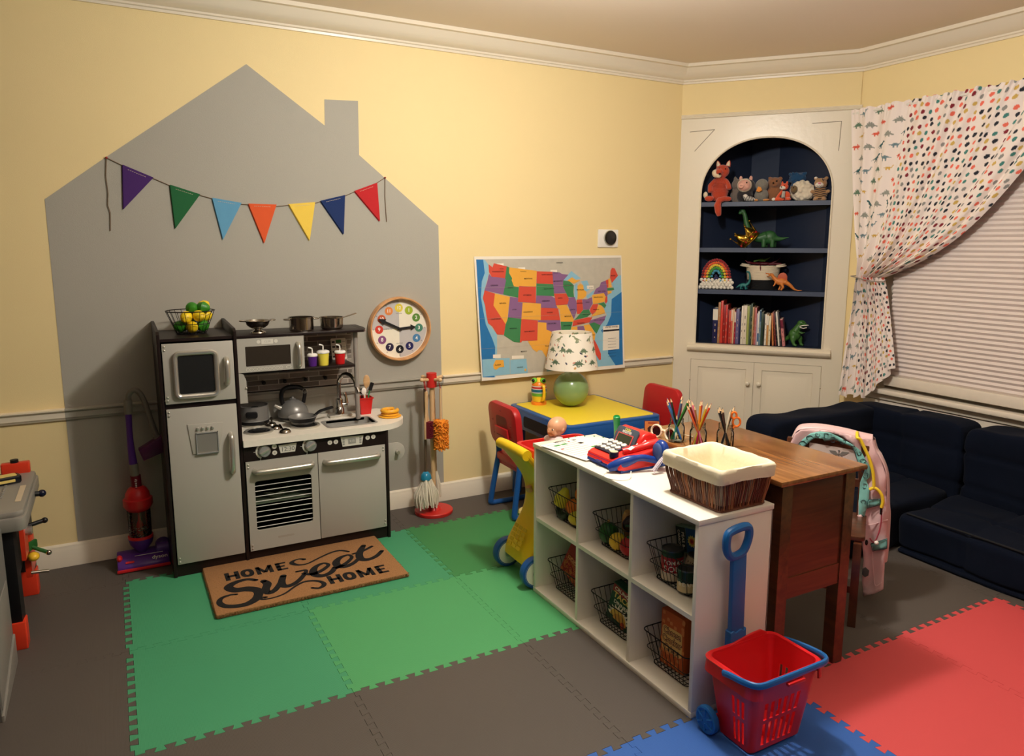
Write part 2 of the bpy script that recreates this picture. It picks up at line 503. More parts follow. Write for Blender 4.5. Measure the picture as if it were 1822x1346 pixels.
MAP_STATES = '''R 77,-42 100,-59 109,-37 187,-54 175,-120 122,-112 94,-110 78,-84
P 78,-94 94,-110 122,-112 175,-120 181,-131 161,-208 48,-182 65,-140
R 48,-182 111,-201 100,-266 172,-372 160,-430 118,-426 90,-380 64,-361 55,-315 49,-264 37,-224 45,-196
O 111,-201 203,-222 183,-350 172,-372 100,-266
G 187,-54 203,-60 201,-91 219,-120 216,-132 229,-164 260,-170 255,-228 161,-208 181,-131 175,-120
O 203,-60 377,-81 370,-170 262,-163 260,-170 229,-164 216,-132 219,-120 201,-91
R 262,-163 370,-171 367,-262 252,-251
P 203,-222 255,-229 252,-253 282,-256 272,-345 188,-335
O 282,-256 400,-266 397,-359 272,-348
G 188,-335 272,-347 259,-479 222,-474 160,-433 172,-372 183,-350
R 272,-348 378,-360 372,-474 272,-470 271,-478 259,-479
R 377,-84 479,-88 483,-158 373,-152
G 373,-152 483,-158 489,-226 371,-219
P 371,-219 468,-225 493,-238 507,-295 400,-290 400,-266 367,-262
R 400,-290 514,-297 526,-365 397,-359
P 380,-360 526,-366 532,-433 481,-435 434,-415 434,-376 379,-369
O 379,-370 434,-376 434,-415 481,-435 534,-441 538,-475 549,-518 485,-557 451,-597 430,-577 402,-533 381,-529 367,-540 343,-523 309,-474 372,-474
P 479,-88 529,-93 543,-102 586,-106 551,-138 548,-174 569,-210 487,-211
R 487,-212 569,-213 588,-241 580,-277 500,-279 493,-238
O 502,-280 570,-279 596,-320 620,-363 615,-381 529,-374 525,-305 514,-297
G 529,-374 611,-378 594,-434 533,-432
R 533,-433 594,-435 598,-466 642,-493 570,-501 540,-481
G 551,-138 593,-145 622,-167 619,-206 623,-236 580,-233 569,-210 548,-174
P 579,-238 627,-236 638,-261 643,-309 629,-345 618,-363 596,-320 577,-274 588,-247
O 647,-173 665,-158 687,-168 691,-195 710,-208 707,-232 685,-247 645,-249 648,-212
O 579,-139 611,-121 636,-137 668,-140 622,-158
R 640,-252 678,-250 684,-311 661,-335 641,-334
P 680,-250 714,-251 747,-240 752,-277 726,-313 684,-311
G 629,-364 661,-335 684,-314 726,-313 738,-338 713,-355 618,-369
R 617,-372 713,-358 750,-358 728,-387 608,-405
O 604,-408 643,-408 642,-493 594,-437
P 643,-408 686,-406 703,-453 701,-497 646,-497
O 688,-402 728,-399 770,-457 764,-494 723,-498 703,-453
R 649,-497 723,-498 764,-495 783,-527 808,-579 808,-614 796,-616 777,-589 754,-556 746,-524 727,-508 679,-511
G 728,-396 761,-389 807,-409 778,-457 759,-438
P 735,-375 847,-352 836,-379 807,-408 761,-389 724,-396
O 735,-355 768,-333 796,-284 811,-288 835,-317 839,-339
R 734,-307 752,-283 792,-281 778,-321 749,-344 733,-325
G 785,-281 833,-273 849,-292 838,-308 815,-291
O 750,-228 832,-218 848,-243 837,-270 755,-282
P 758,-222 776,-191 801,-180 812,-155 849,-144 858,-181 859,-231 848,-243 832,-218
R 844,-243 857,-237 858,-268 845,-283 839,-267
R 845,-144 866,-138 865,-187 856,-187
O 865,-135 879,-132 889,-185 867,-188
G 856,-190 903,-188 907,-201 858,-205
O 858,-206 885,-207 889,-219 862,-225
R 882,-86 892,-70 912,-74 936,-118 906,-145 891,-160 877,-126
O 89,-594 105,-566 153,-570 157,-608 127,-609 105,-622 92,-612
O 285,-630 296,-629 296,-643 285,-641'''
MAP_WATER = '''W 4,-16 54,-17 75,-42 77,-90 48,-182 37,-224 49,-264 64,-361 118,-426 115,-532 101,-663 24,-657
D 4,-16 46,-17 53,-89 34,-134 26,-218 33,-263 51,-366 89,-449 105,-496 95,-663 24,-657
W 626,-167 647,-155 649,-249 640,-252 627,-236
W 558,-132 607,-85 672,-128 636,-137 611,-121 579,-139 551,-139
W 672,-147 716,-141 739,-191 710,-208 691,-195 683,-159
W 707,-232 768,-197 758,-222 718,-251
W 936,-118 960,-115 971,-655 430,-657 444,-597 485,-557 549,-518 642,-503 727,-508 759,-438 807,-408 854,-349 834,-311 857,-237 907,-201 891,-160
D 963,-215 971,-656 916,-657 860,-582 866,-506 811,-441 856,-405 885,-350 890,-256
L 826,-416 944,-413 943,-559 823,-561
K 827,-438 944,-437 944,-447 827,-449
W 24,-558 193,-561 194,-653 27,-654
W 196,-573 299,-573 307,-656 196,-653
L 129,-39 169,-37 169,-57 129,-58
L 259,-61 303,-60 303,-80 259,-81
L 467,-77 511,-77 511,-96 467,-97
L 713,-172 760,-172 761,-192 715,-192
L 90,-536 137,-537 137,-558 90,-556
L 207,-550 283,-553 283,-571 207,-568'''
MAP_PAPER = [(-8, 0), (963, 3), (985, -676), (18, -677)]
MAP_INNER = [(4, -16), (958, -10), (971, -655), (24, -657)]
MAP_NAMES = [(132, -83, 'WASHINGTON'), (108, -157, 'OREGON'), (321, -124, 'MONTANA'), (207, -172, 'IDAHO'), (312, -216, 'WYOMING'), (157, -256, 'NEVADA'), (229, -293, 'UTAH'), (315, -310, 'COLORADO'), (219, -398, 'ARIZONA'), (322, -420, 'NEW MEXICO'), (443, -104, 'NORTH DAKOTA'), (455, -184, 'SOUTH DAKOTA'), (432, -252, 'NEBRASKA'), (457, -319, 'KANSAS'), (470, -382, 'OKLAHOMA'), (436, -510, 'TEXAS'), (514, -142, 'MINNESOTA'), (528, -239, 'IOWA'), (578, -346, 'MISSOURI'), (572, -399, 'ARKANSAS'), (583, -168, 'WISCONSIN'), (609, -308, 'ILLINOIS'), (666, -195, 'MICHIGAN'), (660, -273, 'INDIANA'), (715, -269, 'OHIO'), (709, -340, 'KENTUCKY'), (666, -390, 'TENNESSEE'), (743, -463, 'GEORGIA'), (775, -314, 'VIRGINIA'), (798, -377, 'NORTH CAROLINA'), (792, -242, 'PENNSYLVANIA'), (817, -208, 'NEW YORK'), (900, -117, 'MAINE'), (112, -341, 'CALIFORNIA'), (118, -595, 'ALASKA'), (256, -619, 'HAWAII'), (527, -37, 'CANADA'), (283, -531, 'MEXICO'), (885, -422, 'UNITED STATES')]
MAT_STROKES = [[(180, 239, 18.6), (153, 262, 18.6), (118, 262, 24.8), (85, 244, 31.0), (72, 218, 34.1), (92, 183, 37.2), (134, 173, 40.3), (165, 147, 37.2), (170, 112, 34.1), (152, 66, 34.1), (114, 38, 31.0), (72, 41, 27.9), (37, 62, 24.8), (23, 100, 21.7), (35, 136, 17.1), (68, 149, 14.0), (91, 143, 12.4)], [(206, 214, 24.8), (215, 179, 31.0), (199, 128, 31.0), (206, 95, 27.9), (233, 110, 24.8), (264, 166, 21.7), (287, 225, 24.8)], [(287, 225, 24.8), (270, 169, 27.9), (270, 129, 27.9), (296, 121, 24.8), (333, 148, 21.7), (371, 204, 18.6), (382, 235, 15.5), (364, 240, 15.5), (345, 240, 12.4)], [(367, 207, 18.6), (395, 185, 21.7), (429, 194, 21.7), (463, 220, 18.6), (481, 247, 15.5), (465, 271, 15.5), (430, 253, 21.7), (408, 213, 31.0), (407, 170, 31.0), (434, 148, 27.9), (471, 164, 24.8), (500, 207, 21.7)], [(497, 194, 18.6), (534, 211, 21.7), (567, 239, 18.6), (592, 276, 15.5), (583, 306, 15.5), (544, 293, 21.7), (517, 255, 31.0), (515, 214, 31.0), (540, 193, 27.9), (579, 209, 21.7), (613, 244, 18.6)], [(675, 375, 21.7), (652, 336, 27.9), (628, 284, 31.0), (623, 234, 31.0), (650, 216, 24.8), (691, 234, 21.7), (730, 277, 18.6)], [(607, 307, 14.0), (651, 316, 15.5), (706, 349, 15.5)], [(401, 353, 15.5), (383, 367, 9.3), (356, 358, 12.4), (346, 336, 18.6), (367, 305, 12.4), (405, 301, 9.3), (464, 337, 9.3), (524, 369, 10.8), (566, 372, 12.4), (596, 342, 10.8)], [(189, 61, 14.0), (174, 66, 10.8), (172, 51, 12.4), (206, 42, 9.3), (258, 57, 9.3), (308, 101, 10.8), (349, 126, 12.4), (390, 117, 14.0), (416, 85, 17.1), (414, 56, 18.6), (390, 41, 15.5), (367, 56, 12.4)]]
COAT_PINK = [(374, 598), (355, 649), (333, 668), (281, 676), (230, 675), (164, 668), (119, 660), (72, 654), (65, 630), (57, 611), (40, 586), (14, 520), (2, 402), (-4, 358), (-7, 268), (-8, 228), (-6, 170), (-9, 64), (20, 38), (59, 12), (70, 80), (70, 168), (80, 241), (99, 307), (102, 352), (109, 482), (90, 535), (118, 576), (142, 634), (183, 657), (229, 668), (295, 650), (347, 590)]
COAT_TEAL = [(347, 590), (325, 630), (296, 659), (260, 671), (225, 671), (183, 652), (142, 634), (110, 610), (88, 574), (69, 543), (69, 510), (82, 494), (68, 459), (69, 408), (78, 356), (85, 315), (99, 335), (104, 409), (104, 482), (90, 535), (117, 565), (130, 602), (141, 623), (161, 629), (208, 643), (243, 634), (251, 644), (279, 641), (299, 622), (318, 599), (325, 587)]
COAT_LABEL = [(298, 619), (135, 607), (116, 554), (223, 574), (299, 587)]
COAT_WOOD = [(295, 639), (207, 641), (131, 622), (134, 607), (298, 619)]
COAT_POCKET1 = [(70, 420), (29, 431), (23, 410), (72, 386)]
COAT_POCKET2 = [(49, 244), (-7, 276), (-9, 237), (41, 216)]
COAT_BADGE = [(60, 143), (46, 132), (48, 111), (60, 101), (72, 112), (71, 135)]
COAT_STETH = [(126, 664), (114, 657), (96, 623), (76, 581), (60, 528), (54, 475)]
COAT_STETH2 = [(68, 464), (54, 474), (36, 464), (23, 444), (19, 422), (22, 399)]
COAT_TUBE = [(22, 399), (19, 354), (22, 308), (32, 267), (41, 255), (54, 269)]
COAT_SEAM = [(64, 316), (41, 325), (-4, 349)]
CADU = [(181, 588), (180, 568)]
# ---------------------------------------------------------------- built-in corner cabinet
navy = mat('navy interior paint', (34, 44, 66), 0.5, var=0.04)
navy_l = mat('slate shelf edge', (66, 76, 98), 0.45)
cabw = mat('cream cabinet gloss', (232, 222, 200), 0.3, var=0.02, nscale=8, bump=0.3, bscale=45)
seam = mat('seam shadow', (120, 108, 88), 0.7)
brass = mat('brass hinge', (150, 120, 70), 0.35, 0.9)
def rings(b, x0, x1, y0, y1, rs, m, M=None):
    vs, fs = [], []
    for i, z in rs:
        vs += [(x0 + i, y0 + i, z), (x1 - i, y0 + i, z), (x1 - i, y1 - i, z), (x0 + i, y1 - i, z)]
    for k in range(len(rs) - 1):
        for j in range(4):
            fs.append([k * 4 + j, k * 4 + (j + 1) % 4, (k + 1) * 4 + (j + 1) % 4, (k + 1) * 4 + j])
    n = (len(rs) - 1) * 4
    fs.append([n, n + 1, n + 2, n + 3])
    b.add(vs, fs, m, M)
DG0 = DGM(0, 0, 0)
cab = thing('corner_cabinet', 'built-in cream corner cabinet with arched dark blue shelves and two panelled doors', 'cabinet', (A.x, A.y, 0))
CI = cab.matrix_basis.inverted() if False else Matrix.Translation((-A.x, -A.y, 0))
CM = CI @ DG0
arch = []
for i in range(41):
    t = PI - PI * i / 40
    c_, s_ = math.cos(t), math.sin(t)
    arch.append((.508 + .375 * math.copysign(abs(c_) ** (2 / 2.1), c_), 1.70 + .325 * abs(s_) ** (2 / 2.1)))
b = B(CM)
b.prism([(0, .785), (.133, .785)] + [(.133, 1.70)] + arch[1:-1] + [(.883, 1.70), (.883, .785), (.998, .785), (.998, 2.16), (0, 2.16)], -.018, 0, cabw)
b.prism([(0, 0), (.111, 0), (.111, .683), (.888, .683), (.888, 0), (.998, 0), (.998, .785), (0, .785)], -.018, 0, cabw)
b.box(.111, .888, 0, .05, -.018, 0, cabw)
# arch edge bead
b.tube([(x, y, .001) for x, y in arch], .006, cabw, 6)
b.tube([(.133, .785, .001), (.133, 1.70, .001)], .006, cabw, 6); b.tube([(.883, .785, .001), (.883, 1.70, .001)], .006, cabw, 6)
for pl in ([(.052, 2.075), (.2, 2.082)], [(.2, 2.082), (.085, 1.96)], [(.75, 2.088), (.905, 2.092)], [(.905, 2.092), (.9, 1.93)]):
    b.tube([(x, y, .0) for x, y in pl], .0016, seam, 4)
b.build('face_frame', cab, sub=0)
b = B(CI)
sweep(b, [(A.x + TD.x * -.0, A.y), (D2.x, D2.y)], [(0, 2.150), (.012, 2.152), (.014, 2.158), (.008, 2.163), (.012, 2.168), (.008, 2.174), (0, 2.176)], cabw)
b.build('top_moulding', cab)
b = B(CM)
b.prism([(0, 0), (.012, .0), (.028, .01), (.034, .02), (.034, .03), (.02, .036), (.02, .048), (0, .05)], .09, .93, cabw, T(0, .735, 0) @ Matrix(((0, 0, 1, 0), (0, 1, 0, 0), (1, 0, 0, 0), (0, 0, 0, 1))))
b.build('sill_moulding', cab)
# interior (plan in world coordinates)
def dgp(s, off): p = A + TD * s + ND * off; return (p.x, p.y)
plan = [dgp(.118, -.019), (3.30, -.02), (3.692, -.02), (3.73, -.217), (3.73, -.60), dgp(.898, -.019)]
b = B(CI)
for k in range(5):
    (xa, ya), (xb, yb) = plan[k], plan[k + 1]
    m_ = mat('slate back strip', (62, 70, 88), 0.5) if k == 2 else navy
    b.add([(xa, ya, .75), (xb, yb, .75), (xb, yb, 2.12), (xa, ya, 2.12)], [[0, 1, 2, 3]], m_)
b.prism(plan, 2.115, 2.13, navy)
b.prism(plan, .760, .785, navy)
b.build('interior', cab)
for z in (1.655, 1.379, 1.122):
    b = B(CI); b.prism(plan, z - .024, z, navy)
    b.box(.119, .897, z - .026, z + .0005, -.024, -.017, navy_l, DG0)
    b.build('shelf', cab)
for k, (x0, x1) in enumerate(((.113, .4995), (.5015, .886))):
    b = B(CM)
    rings(b, x0, x1, .052, .681, [(0, -.016), (0, .001), (.045, .001), (.049, -.004), (.066, -.006), (.082, .001)], cabw)
    d = b.build('door', cab)
    kx = .468 if k == 0 else .533
    b = B(CM); b.lathe([(.004, 0), (.004, .008), (.011, .012), (.0135, .018), (.011, .025), (.004, .028), (0, .0285)], cabw, 16, T(kx, .55, .001), cap=False)
    b.build('knob', d)
    b = B(CM)
    hx = x0 - .002 if k == 0 else x1 + .002
    for hz in (.55, .12):
        b = B(CM); b.cyl((hx, hz, .002), (hx, hz + .05, .002), .003, cabw, seg=8); b.sph((hx, hz - .002, .002), .0035, brass, 8)
        b.build('hinge', d)

# ---------------------------------------------------------------- window, blind
wtrim = mat('white window trim', (228, 218, 202), 0.35)
b = B()
b.box(XW, XW + .06, -1.06, -1.02, .60, 2.06, wtrim); b.box(XW - .018, XW, -2.84, -2.75, .50, 2.10, wtrim, bev=.003)
b.box(XW - .075, XW + .1, -2.88, -.90, .585, .612, wtrim, bev=.006)
b.box(XW - .03, XW, -2.86, -.92, .545, .585, wtrim, bev=.005)
b.box(XW - .016, XW, -2.84, -.94, .47, .54, wtrim, bev=.004)
b.box(XW + .03, XW + .07, -2.75, -.93, .612, .65, wtrim); b.box(XW + .03, XW + .07, -1.85, -1.81, .612, 2.22, wtrim)
struct(b.build('window_1'))
gl = mat_glass('window glass')
b = B(); b.box(XW + .048, XW + .052, -2.75, -.93, .65, 2.22, gl); struct(b.build('window_2'))
nightm = mat('dark night outside', (14, 16, 24), 0.9)
b = B(); b.box(XW + .095, XW + .1, -2.78, -.9, .55, 2.24, nightm); struct(b.build('window_3'))
blindm = mat('pale pleated blind fabric', (222, 210, 203), 0.85, var=0.02, nscale=12)
bl = thing('window_blind', 'pale pinkish white pleated blind drawn down over the window', 'blind', (3.70, -1.87, .64))
b = B(); N_ = 57; vs = []; fs = []
for i in range(N_ * 2 + 1):
    z = .05 + i * (1.42 / (N_ * 2)); x = .0 if i % 2 else .0085
    vs += [(x, -.90, z), (x, .78, z)]
for i in range(N_ * 2): fs.append([2 * i, 2 * i + 2, 2 * i + 3, 2 * i + 1])
b.add(vs, fs, blindm); b.build('pleats', bl, ang=10)
b = B(); b.box(-.012, .012, -.90, .78, -.005, .05, wtrim, bev=.004); b.build('bottom_rail', bl)
b = B(); b.box(-.02, .03, -.90, .78, 1.43, 1.46, wtrim, bev=.003); b.build('head_rail', bl)

# ---------------------------------------------------------------- curtain
import numpy as np
LCOL = lambda c: np.array(lin(c)[:3])
DINOS = {
 'long': [(0, .42), (.1, .5), (.22, .55), (.34, .66), (.5, .7), (.62, .62), (.7, .6), (.78, .68), (.84, .85), (.84, .97), (.9, 1), (.99, .95), (1, .9), (.92, .88), (.9, .75), (.85, .58), (.74, .45), (.66, .36), (.64, .1), (.56, .1), (.55, .34), (.42, .34), (.38, .1), (.3, .1), (.3, .38), (.2, .42), (.1, .42)],
 'spiky': [(0, .3), (.15, .38), (.2, .55), (.27, .5), (.3, .75), (.38, .65), (.45, .95), (.52, .7), (.6, .9), (.65, .62), (.74, .72), (.76, .5), (.88, .4), (1, .3), (.98, .22), (.85, .25), (.72, .28), (.7, .05), (.62, .05), (.6, .25), (.38, .25), (.36, .05), (.28, .05), (.26, .28), (.12, .28)],
 'rex': [(0, .2), (.15, .35), (.3, .5), (.45, .62), (.6, .7), (.7, .88), (.82, 1), (.97, .95), (1, .85), (.9, .8), (.82, .75), (.76, .62), (.82, .5), (.74, .52), (.68, .45), (.6, .38), (.66, .15), (.6, .0), (.55, .0), (.52, .22), (.48, .3), (.38, .12), (.34, .0), (.28, .02), (.36, .3), (.25, .35), (.12, .25)],
 'horn': [(0, .35), (.1, .5), (.25, .68), (.45, .75), (.6, .7), (.66, .95), (.74, .88), (.78, .7), (.88, .82), (.86, .62), (1, .62), (.94, .5), (.98, .4), (.86, .35), (.78, .3), (.76, .05), (.66, .05), (.64, .28), (.4, .28), (.38, .05), (.28, .05), (.26, .35), (.1, .4)]}
def inpoly(px, py, poly):
    r = np.zeros(px.shape, bool); n = len(poly)
    for i in range(n):
        x0, y0 = poly[i]; x1, y1 = poly[(i + 1) % n]
        if y0 == y1: continue
        c = ((y0 > py) != (y1 > py)) & (px < (x1 - x0) * (py - y0) / (y1 - y0) + x0)
        r ^= c
    return r
def paint_dinos(U, V_, col, u0, u1, v1, w=.058, seed=3, dx=.1, dy=.066, extras=False, cols=None):
    """dinosaur print over fabric coordinates in metres"""
    r = random.Random(seed)
    kinds = [('long', (112, 138, 146)), ('rex', (30, 88, 92)), ('spiky', (150, 152, 142)), ('horn', (226, 96, 72)), ('long', (214, 172, 72)), ('spiky', (96, 126, 104))]
    if cols: kinds = cols
    k = 0; row = 0; y = .01
    while y < v1:
        x = u0 + (.0 if row % 2 else dx * .5) - .01
        while x < u1:
            nm, c = kinds[(k * 5 + row * 3) % len(kinds)] if r.random() < .8 else kinds[r.randrange(len(kinds))]; k += 1
            ww = w * r.uniform(.85, 1.05) * (.72 if c[0] > 200 else 1); hh = ww * .62; ox = x + r.uniform(-.006, .006); oy = y + r.uniform(-.005, .005); fl = r.random() < .15
            sel = np.where((U > ox) & (U < ox + ww) & (V_ > oy) & (V_ < oy + hh))
            if len(sel[0]):
                a = (U[sel] - ox) / ww; bb = 1 - (V_[sel] - oy) / hh
                if fl: a = 1 - a
                hit = inpoly(a, bb, DINOS[nm])
                idx = tuple(s[hit] for s in sel); col[idx] = LCOL(c) * (.85 + .3 * (np.sin(a[hit] * 40) > .2)[:, None] * .5)
            x += dx
        y += dy; row += 1
def paint_dots(U, V_, col, u0, u1, v1, seed=5):
    r = random.Random(seed); pal = [(26, 32, 44), (26, 32, 44), (128, 24, 40), (236, 110, 88), (236, 110, 88), (206, 172, 88), (62, 128, 120), (140, 140, 136)]
    s_ = .041; j = 0; y = 0.0
    while y < v1:
        x = u0 + (s_ / 2 if j % 2 else 0) + .012; j += 1
        while x < u1:
            cx, cy = x + r.uniform(-.008, .008), y + r.uniform(-.008, .008); R_ = r.uniform(.0092, .0112)
            d = (U - cx) ** 2 + (V_ - cy) ** 2 if False else None
            i0 = np.searchsorted(U[0], cx - R_); i1 = np.searchsorted(U[0], cx + R_)
            j0 = np.searchsorted(V_[:, 0], cy - R_); j1 = np.searchsorted(V_[:, 0], cy + R_)
            if i1 > i0 and j1 > j0:
                d = np.sqrt((U[j0:j1, i0:i1] - cx) ** 2 + (V_[j0:j1, i0:i1] - cy) ** 2)
                col[j0:j1, i0:i1][d < R_] = LCOL(pal[r.randrange(len(pal))])
            x += s_
        y += s_ * .86
def painted(name, fn, nu, nv, U, V_, col, m, parent, cu=False):
    """numpy grid (nv+1, nu+1) of points from fn with a colour per vertex"""
    P = fn(); h_, w_ = P.shape[:2]
    me = bpy.data.meshes.new(name)
    idx = np.arange(h_ * w_).reshape(h_, w_)
    q = np.stack([idx[:-1, :-1], idx[:-1, 1:], idx[1:, 1:], idx[1:, :-1]], -1).reshape(-1, 4)
    me.vertices.add(h_ * w_); me.vertices.foreach_set('co', P.reshape(-1).astype(np.float32))
    me.loops.add(q.size); me.loops.foreach_set('vertex_index', q.reshape(-1).astype(np.int32))
    me.polygons.add(len(q)); me.polygons.foreach_set('loop_start', (np.arange(len(q)) * 4).astype(np.int32))
    me.polygons.foreach_set('use_smooth', np.ones(len(q), bool))
    me.update(calc_edges=True); me.validate()
    ca = me.color_attributes.new('print', 'FLOAT_COLOR', 'POINT')
    ca.data.foreach_set('color', np.concatenate([col, np.ones((h_, w_, 1))], -1).reshape(-1).astype(np.float32))
    me.materials.append(m)
    o = bpy.data.objects.new(name, me); C.objects.link(o); o.parent = parent
    return o
fabric = mat_vcol('printed cotton', 0.85, 0.1)
cur = thing('curtain', 'white curtain with dinosaur and multicoloured dot prints tied back over the window blind', 'curtain', (3.64, -1.4, 1.2))
FW, FH = 1.27, 1.62
def curtain_pts(U, V_):
    u = U / FW; v = V_ / FH
    vt = .585                                  # tie height along the cloth
    top_y = -.80 - 1.20 * u; tie_y = -.915 - .155 * u
    t = np.clip(v / vt, 0, 1)
    wgt = .73 * t + .27 * t ** 6
    z_up = 2.135 - (2.135 - 1.225) * t + .03 * (1 - u) * 0
    # the right side hangs to the tie a little lower than straight
    y_up = top_y + (tie_y - top_y) * (wgt * (.35 + .65 * u) + t ** 1.2 * (.65 - .65 * u))
    z_up = z_up - .035 * np.sin(PI * t) * u
    t2 = np.clip((v - vt) / (1 - vt), 0, 1)
    bot_y = -.845 - .335 * u
    bot_z = .535 + .05 * np.clip(u, 0, 1) + .16 * np.clip((u - .55) / .45, 0, 1)
    y_lo = tie_y + (bot_y - tie_y) * (t2 ** .75)
    z_lo = 1.225 + (bot_z - 1.225) * t2
    lo = v > vt
    y = np.where(lo, y_lo, y_up); z = np.where(lo, z_lo, z_up)
    spread = np.where(lo, .35 + .65 * t2, 1 - .62 * t ** 1.5)
    ph = 2 * PI * u
    tight = np.exp(-((v - vt) / .14) ** 2)
    x = 3.650 + (.013 * np.sin(ph * 8 + 1.2 * np.sin(ph * 2.0) + v * .8) + .004 * np.sin(ph * 15 + 2 + v * 2)) * (spread * (1 - tight) + 1.75 * tight)
    x = x - .018 * np.exp(-((v - vt) / .06) ** 2) * np.sin(PI * np.clip(u, 0, 1)) - .012
    # ruffled header above the rod
    x = x + .004 * np.sin(ph * 45) * np.clip(1 - v / .05, 0, 1)
    z = z + .004 * np.sin(ph * 23) * np.clip(1 - v / .03, 0, 1) + .01 * np.sin(ph * 5.5) * (t2 ** 3)
    y = y + .006 * np.cos(ph * 9.5) * spread
    return np.stack([x - 3.64, y + 1.4, z - 1.2], -1)
for nm, ua, ub in (('dinosaur_print_panel', 0.0, .29), ('dotted_panel', .29, 1.0)):
    st = .0034
    us = np.linspace(ua * FW, ub * FW, int((ub - ua) * FW / st)); vs_ = np.linspace(0, FH, int(FH / st))
    U, V_ = np.meshgrid(us, vs_)
    col = np.ones(U.shape + (3,)) * LCOL((240, 228, 220))
    if nm[0] == 'd' and ua == 0: paint_dinos(U, V_, col, 0.01, .37, FH, w=.075, dx=.095, dy=.062)
    else: paint_dots(U, V_, col, ua * FW, FW, FH)
    painted(nm, lambda: curtain_pts(U, V_), 0, 0, U, V_, col, fabric, cur)
cord = mat('grey tie cord', (150, 140, 130), 0.8)
b = B(T(-3.64, 1.4, -1.2))
b.tube([(3.60, -.90, 1.228), (3.585, -.97, 1.218), (3.59, -1.05, 1.205), (3.62, -1.09, 1.205), (3.68, -1.07, 1.215), (3.70, -.98, 1.225), (3.66, -.90, 1.23)], .003, cord, 6, closed=True)
b.build('tieback_cord', cur)
rodm = mat('white curtain rod', (225, 220, 210), 0.4)
b = B(); b.cyl((3.652, -.80, 2.115), (3.652, -2.6, 2.115), .007, rodm); b.cyl((3.652, -.8, 2.115), (3.745, -.8, 2.115), .006, rodm); b.cyl((3.652, -2.6, 2.115), (3.745, -2.6, 2.115), .006, rodm)
tag(b.build('curtain_rod'), 'thin white rod through the top hem of the patterned curtain', 'curtain rod')

# ---------------------------------------------------------------- wall map
pap = mat('white map paper', (238, 230, 214), 0.55, var=0.02, nscale=5)
MC = {'R': mat('map red', (214, 78, 58), 0.5, var=.03), 'O': mat('map orange', (236, 172, 66), 0.5, var=.03), 'G': mat('map green', (62, 132, 82), 0.5, var=.03), 'P': mat('map purple', (138, 98, 142), 0.5, var=.03),
      'W': mat('map shallow water', (140, 190, 212), 0.5, var=.08), 'D': mat('map deep water', (36, 116, 178), 0.5, var=.08), 'L': pap, 'K': mat('map black ink', (22, 22, 26), 0.5), 'B': mat('map land grey', (192, 186, 170), 0.5, var=.12, nscale=25)}
mp = thing('wall_map', 'coloured wall map of the United States with a white border, taped above the chair rail', 'map', (1.716, -.003, 1.33), rot=(math.radians(-2.75), 0, 0))
FRT = RX(90)
def pp(s):
    out = []
    for l in s.split('\n'):
        k, *ps = l.split(); out.append((k, [tuple(int(q) / 1000 for q in p.split(',')) for p in ps]))
    return out
b = B(FRT)
def fold(x, y):    # gentle paper folds
    return .0025 * abs(math.sin((x) * PI / .24)) + .002 * abs(math.sin(y * PI / .168))
x0, x1, y0, y1 = -.006, .968, -.677, 0
b.prism([(p[0] / 1000, p[1] / 1000) for p in MAP_PAPER], .0, .0012, pap)
b.flat([(p[0] / 1000, p[1] / 1000) for p in MAP_INNER], MC['B'], z=.0015)
for n_, (k, pl) in enumerate(pp(MAP_WATER)): b.flat(pl, MC[k], z=.0017 + n_ * .00003)
for n_, (k, pl) in enumerate(pp(MAP_STATES)): b.flat(pl, MC[k], z=.0030 + n_ * .00002)
for x, y, t in MAP_NAMES:
    sz = .0105 if len(t) < 12 else .009
    if t == 'UNITED STATES': sz = .013
    b.text(t, sz, MC['K'], T(x / 1000, y / 1000, .0045), bold=.01)
for t, x, y in (('PACIFIC', .155, -.068), ('MOUNTAIN', .29, -.084), ('CENTRAL', .5, -.095), ('EASTERN', .74, -.185)):
    b.text(t, .007, MC['K'], T(x, y, .0046))
for i in range(7): b.box(.86, .92, -.492 - i * .018, -.4905 - i * .018, .0026, .0028, MC['K'])
for y in (-.168, -.335, -.5): b.box(0, .962, y - .0004, y + .0004, .0046, .0048, mat('fold shade', (176, 168, 150), .6))
b.build('printed_sheet', mp)

# ---------------------------------------------------------------- thermostat
blk = mat('glossy black plastic', (16, 16, 18), 0.15, coat=.4); wp = mat('white plastic', (240, 236, 226), 0.35)
t_ = thing('thermostat', 'round black thermostat on a white square wall plate', 'thermostat', (2.578, -.001, 1.432))
b = B(FRONT); b.prism(rrect(-.072, .072, -.052, .052, .006), 0, .008, wp, bev=.002); b.build('wall_plate', t_)
b = B(FRONT @ T(.008, .004, 0)); b.lathe([(.040, .008), (.041, .02), (.038, .026), (.034, .027), (0, .0275)], blk, 32, cap=False)
b.lathe([(.0415, .010), (.043, .012), (.043, .018), (.0415, .022)], mat('steel ring', (190, 190, 185), .25, 1), 32, cap=False); b.build('dial', t_)

